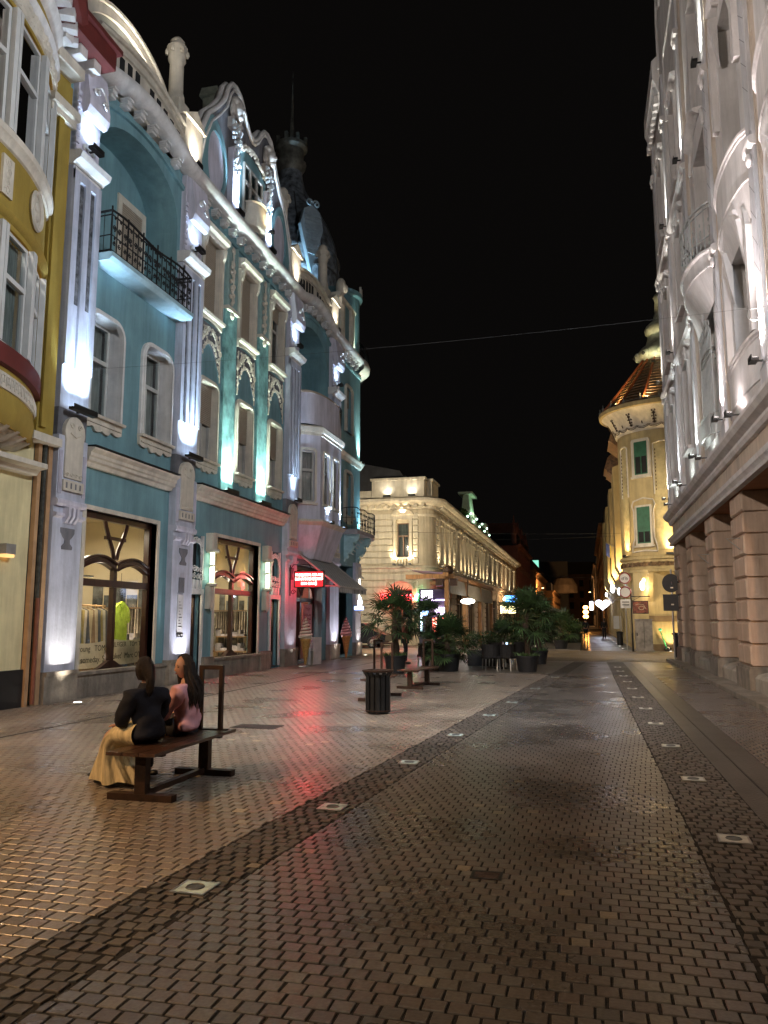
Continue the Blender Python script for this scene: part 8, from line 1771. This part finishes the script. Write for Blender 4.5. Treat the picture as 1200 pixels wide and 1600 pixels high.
def seated(x, y, yaw, lab, kind):
    """seated woman; local +y is where she faces"""
    t = thing("person", lab, "person", (x, y, 0), yaw, local=True); sh = .455; A = kind == "A"
    lean = .05 if A else .02
    hip = (0, 0, sh + .10); J = {"hip": (hip, (.15, .115)), "waist": ((0, .01, sh + .23), (.125, .092)), "chest": ((0, lean, sh + .37), (.150, .10)), "up": ((0, lean, sh + .45), (.125, .082)), "neck": ((0, lean + .015, sh + .54), .050), "neck2": ((0, lean + .03, sh + .60), .048)}
    E = [("hip", "waist"), ("waist", "chest"), ("chest", "up"), ("up", "neck"), ("neck", "neck2")]
    for sg, n in ((-1, "l"), (1, "r")):
        J["hp" + n] = ((sg * .09, .10, sh + .09), .085); J["kn" + n] = ((sg * .10, .47, sh + .07), .06); J["cf" + n] = ((sg * .09, .50 + (.15 if (A and sg > 0) else .02 if sg > 0 else .12), sh - .13), .048); J["an" + n] = ((sg * .08, .50 + (.42 if (A and sg > 0) else .06 if sg < 0 else -.02), .08), .032); J["to" + n] = ((sg * .08, .62 + (.42 if (A and sg > 0) else .08 if sg < 0 else -.02), .035), (.036, .022))
        E += [("hip", "hp" + n), ("hp" + n, "kn" + n), ("kn" + n, "cf" + n), ("cf" + n, "an" + n), ("an" + n, "to" + n)]
        J["sh" + n] = ((sg * .175, lean - .005, sh + .45), .055); J["el" + n] = ((sg * .225, lean + (.06 if A else .12), sh + .23), .042); J["wr" + n] = ((sg * .12, .30, sh + .17), .025)
        E += [("up", "sh" + n), ("sh" + n, "el" + n), ("el" + n, "wr" + n)]
    V, F = skinned(J, E, "hip", 1); q = MB(); q.v = V; q.f = F
    hy = R(-12) if A else R(60); hc = (0, lean + .045, sh + .70)
    hq, M_ = headmesh(hc, hy, R(-4)); b = len(q.v); q.v += hq.v; q.f += [[b + i for i in f] for f in hq.f]
    for sg in (-1, 1): hand(q, (sg * .12, .31, sh + .165), (-sg * .35, .9, -.1), (0, 0, 1))
    finish(q, "body", SKIN, t); eyes(hc, M_, t)
    # upper garment
    r_ = .036 if A else .030; JJ = {k: (v[0], tuple(a + r_ for a in (v[1] if isinstance(v[1], tuple) else (v[1],) * 2))) for k, v in J.items() if k in ("waist", "chest", "up", "shl", "shr", "ell", "elr")}
    JJ["nk"] = ((0, lean + .012, sh + .53), (.088, .080)); JJ["hem"] = ((0, -.005, sh + .03), (.205 if A else .18, .15)); JJ["mid"] = ((0, 0, sh + .12), (.185 if A else .165, .135))
    for sg, n in ((-1, "l"), (1, "r")): JJ["cu" + n] = ((sg * .145, .25, sh + .185), .04)
    V, F = skinned(JJ, [("hem", "mid"), ("mid", "waist"), ("waist", "chest"), ("chest", "up"), ("up", "nk"), ("up", "shl"), ("shl", "ell"), ("ell", "cul"), ("up", "shr"), ("shr", "elr"), ("elr", "cur")], "hem", 2); q = MB(); rr = random.Random(4)
    q.v = [(a + .009 * math.sin(13 * c + 17 * b_ + 9 * a) + .004 * math.sin(55 * c + 20 * a), b_ + .011 * math.sin(24 * c + 14 * a) + .008 * math.sin(41 * c - 22 * a), c) for a, b_, c in V]; q.f = F
    if A: q.lathe([(.10, sh + .46), (.085, sh + .52), (.066, sh + .565), (.060, sh + .58)], 0, lean + .01, 16)
    finish(q, "jacket" if A else "shirt", NAVY if A else PINKC, t)
    # hair
    q = MB(); hcV = Vector(hc)
    def hp(vx, vy, vz): v = M_ @ Vector((vx, vy, vz)); return (hc[0] + v.x, hc[1] + v.y, hc[2] + v.z)
    n = 26; m2 = 18; V = []; F = []
    for i in range(m2 + 1):
        ph = -PI / 2 * .55 + (PI / 2 * 1.55) * i / m2
        for k in range(n + 1):
            a = R(66) + (2 * PI - R(132)) * k / n if ph < .55 else R(66) * (1 - (ph - .55) / 1.02) + (2 * PI - R(132) * (1 - (ph - .55) / 1.02)) * k / n
            wv = 1 + .02 * math.sin(k * 1.9) + .012 * math.sin(i * 2 + k); V.append(hp(math.cos(ph) * math.sin(a) * .088 * wv, math.cos(ph) * math.cos(a) * .110 * wv - .006, math.sin(ph) * .132 * wv + .004))
    for i in range(m2):
        for k in range(n): F.append([i * (n + 1) + k, i * (n + 1) + k + 1, (i + 1) * (n + 1) + k + 1, (i + 1) * (n + 1) + k])
    q.v = V; q.f = F
    if A:
        q.tube([hp(0, -.07, .02), hp(.0, -.115, -.05), hp(.01, -.125, -.12), hp(.0, -.125, -.20), hp(0, -.11, -.27)], [.075, .060, .042, .040, .010], 10)
        for k in range(14): a = k * .45; q.tube([hp(.03 * math.sin(a), -.12 + .03 * math.cos(a), -.02), hp(.034 * math.sin(a + .4), -.128 + .03 * math.cos(a), -.12), hp(.03 * math.sin(a + .9), -.12 + .02 * math.cos(a), -.23 - .03 * math.sin(a * 3))], [.008, .009, .003], 5)
    else:
        rr = random.Random(8)
        for k in range(70):
            a = R(80 + 212 * k / 69); L = .42 + rr.uniform(-.07, .05); s_ = Vector((math.sin(a) * .083, math.cos(a) * .10 - .005, .01 + rr.uniform(-.02, .03)))
            p0 = Vector(hp(*s_)); out = (M_ @ Vector((s_.x, s_.y, 0))).normalized(); p3 = p0 + Vector((out.x * .05, out.y * .05 - .035, -L)); back = Vector((0, -.10, 0))
            p1 = p0 + out * .012 + Vector((0, -.012, -.12)); p2 = p0 * .35 + p3 * .65 + out * .018 + back * .35
            q.tube([tuple(p0), tuple(p1), tuple(p2), tuple(p3 + back * .25 + Vector((rr.uniform(-.015, .015),) * 3))], [.016, .020, .016, .003], 5)
    finish(q, "hair", HAIRD, t)
    if A:
        q = MB(); n = 44; sec = [((0, -.02, sh + .10), .20, .15, 0), ((0, .12, sh + .09), .20, .12, 0), ((0, .30, sh + .09), .21, .12, 0), ((-.0, .45, sh + .02), .20, .13, .3), ((.02, .54, sh - .14), .18, .19, .7), ((.04, .57, sh - .29), .19, .27, .95), ((.06, .58, .05), .21, .34, 1.0)]
        V = []; F = []
        for (c, rx, ry, bl) in sec:
            for k in range(n):
                a = 2 * PI * k / n; f = 1 + (.13 * math.sin(9 * a + 1.5 * bl) + .07 * math.sin(17 * a + 1)) * bl; vx = rx * math.cos(a) * f
                # cross-section turns from upright (over the thighs) to level (down to the hem)
                dy = ry * math.sin(a) * f * bl; dz = ry * math.sin(a) * f * (1 - bl); V.append((c[0] + vx, c[1] + dy, max(.02, c[2] + dz + (.02 * math.sin(5 * a) if bl == 1 else 0))))
        for i in range(len(sec) - 1):
            for k in range(n): k2 = (k + 1) % n; F.append([i * n + k, i * n + k2, (i + 1) * n + k2, (i + 1) * n + k])
        q.v = V; q.f = F; so = q.build("skirt", SKIRT, t, 80); mm = so.modifiers.new("sub", 'SUBSURF'); mm.levels = 1; mm.render_levels = 2
    else:
        V, F = skinned({k: (v[0], tuple(a + .014 for a in (v[1] if isinstance(v[1], tuple) else (v[1],) * 2))) for k, v in J.items() if k[:2] in ("hi", "hp", "kn", "cf", "an")}, [e for e in E if e[0][:2] in ("hi", "hp", "kn", "cf") and e[1][:2] in ("hp", "kn", "cf", "an")], "hip", 1); q = MB(); q.v = V; q.f = F; finish(q, "trousers", mat("dark_trousers", (.03, .03, .04), .8), t)
    for sg in (-1, 1):
        yy = .50 + (.52 if (A and sg > 0) else .14 if sg < 0 else -.02)
        V, F = skinned({"a": ((sg * .08, yy - .10, .045), (.038, .035)), "b": ((sg * .08, yy, .035), (.044, .028)), "c": ((sg * .08, yy + .11, .028), (.034, .02))}, [("a", "b"), ("b", "c")], "a", 1); q = MB(); q.v = V; q.f = F; finish(q, "shoe", mat("black_leather", (.012, .012, .012), .4), t)
    return t
seated(-4.16, 7.0, R(66), "woman in dark navy jacket and long cream skirt on the nearest bench, seen from behind", "A")
seated(-4.07, 7.62, R(88), "woman in pink shirt with long dark hair on the nearest bench, face turned sideways", "B")
def walker(x, y, yaw, lab, cols, stride=.18, s=1.0, arms=0, rot=0):
    t = thing("person", lab, "person", (x, y, .003), yaw, local=True)
    J = {"hip": ((0, 0, .93), (.13, .10)), "waist": ((0, 0, 1.08), (.12, .09)), "chest": ((0, .01, 1.28), (.155, .105)), "up": ((0, 0, 1.40), (.12, .08)), "neck": ((0, .01, 1.50), .05), "neck2": ((0, .02, 1.56), .048)}
    E = [("hip", "waist"), ("waist", "chest"), ("chest", "up"), ("up", "neck"), ("neck", "neck2")]
    for sg, n in ((-1, "l"), (1, "r")):
        st = stride * sg; J["tp" + n] = ((sg * .09, 0, .86), .09); J["kn" + n] = ((sg * .09, st * .6 + .03, .48), .058); J["an" + n] = ((sg * .09, st, .09), .038); J["to" + n] = ((sg * .10, st + .14, .04), (.04, .025))
        E += [("hip", "tp" + n), ("tp" + n, "kn" + n), ("kn" + n, "an" + n), ("an" + n, "to" + n)]
        el = (sg * .235, -st * .4 - .03, 1.14); wr = (sg * .22, -st * .9 + .08, .92) if not arms else (sg * .12, .26, 1.12 + .05 * sg)
        J["sh" + n] = ((sg * .17, 0, 1.40), .055); J["el" + n] = (el, .045); J["wr" + n] = (wr, .028); E += [("up", "sh" + n), ("sh" + n, "el" + n), ("el" + n, "wr" + n)]
    V, F = skinned(J, E, "hip", 1); q = MB(); q.v = V; q.f = F; hc = (0, .03, 1.655); hq, M_ = headmesh(hc, R(rot), 0, .95, 20); b = len(q.v); q.v += hq.v; q.f += [[b + i for i in f] for f in hq.f]
    for sg, n in ((-1, "l"), (1, "r")): hand(q, J["wr" + n][0], (0, .25, -1) if not arms else (-sg * .3, .9, 0), (0, 1, .2), .95)
    finish(q, "body", SKIN, t); eyes(hc, M_, t, .95)
    sub = lambda ks, ex: {k: (v[0], tuple(a + ex for a in (v[1] if isinstance(v[1], tuple) else (v[1],) * 2))) for k, v in J.items() if k in ks}
    V, F = skinned({**sub(("waist", "chest", "up", "shl", "shr", "ell", "elr", "wrl", "wrr"), .022), "hem": ((0, 0, .84), (.155, .125))}, [("hem", "waist"), ("waist", "chest"), ("chest", "up")] + [e for e in E if e[0][:2] in ("sh", "el") or e == ("up", "shl") or e == ("up", "shr")], "hem", 1); q = MB(); q.v = V; q.f = F; finish(q, "jacket", mat("jacket_%s" % cols[0], cols[1], .85, var=.2), t)
    V, F = skinned(sub(("hip", "tpl", "tpr", "knl", "knr", "anl", "anr"), .018), [e for e in E if e[0][:2] in ("hi", "tp", "kn") and e[1][:2] in ("tp", "kn", "an")], "hip", 1); q = MB(); q.v = V; q.f = F; finish(q, "trousers", mat("trousers_%s" % cols[0], cols[2], .85, var=.2), t)
    q = MB(); q.ball((0, .0, 1.69), .085, .10, .10, 12); q.ball((0, -.05, 1.62), .07, .06, .1, 10); q.build("hair", mat("hair_%s" % cols[0], cols[3], .5), t, 60)
    for sg, n in ((-1, "l"), (1, "r")):
        a = J["to" + n][0]; q = MB(); q.ball((a[0], a[1] - .06, .045), .05, .14, .045, 10); q.build("shoe", MATS["black_leather"], t, 60)
    return t
DK = (.015, .015, .018); HB = (.03, .02, .015)
walker(-.02, 66, 0, "distant walker in dark coat left of the orange lamp glow", ("a", DK, DK, HB)); walker(1.55, 72, 0, "distant walker in long dark coat beside the yellow shop fronts", ("b", (.02, .02, .022), (.02, .02, .025), HB), .1)
walker(-1.0, 74, R(180), "distant person in bright blue jacket beyond the small shrubs", ("c", (.02, .05, .45), DK, HB), .1); walker(-.7, 82, 0, "farthest walker in brown beside the blue-jacketed one", ("d", (.12, .06, .04), DK, HB))
walker(-5.25, 28.9, R(80), "standing guest in dark jacket facing left between the palms", ("e", (.02, .02, .035), DK, (.10, .07, .05)), .03, arms=1); walker(-5.95, 30.2, R(-60), "guest in pale green top partly behind the slim palm", ("f", (.40, .46, .38), (.4, .42, .38), (.12, .08, .04)), .02)
walker(-6.6, 29.0, R(-80), "guest in reddish brown top behind the tallest left palm", ("g", (.20, .07, .045), DK, HB), .02)
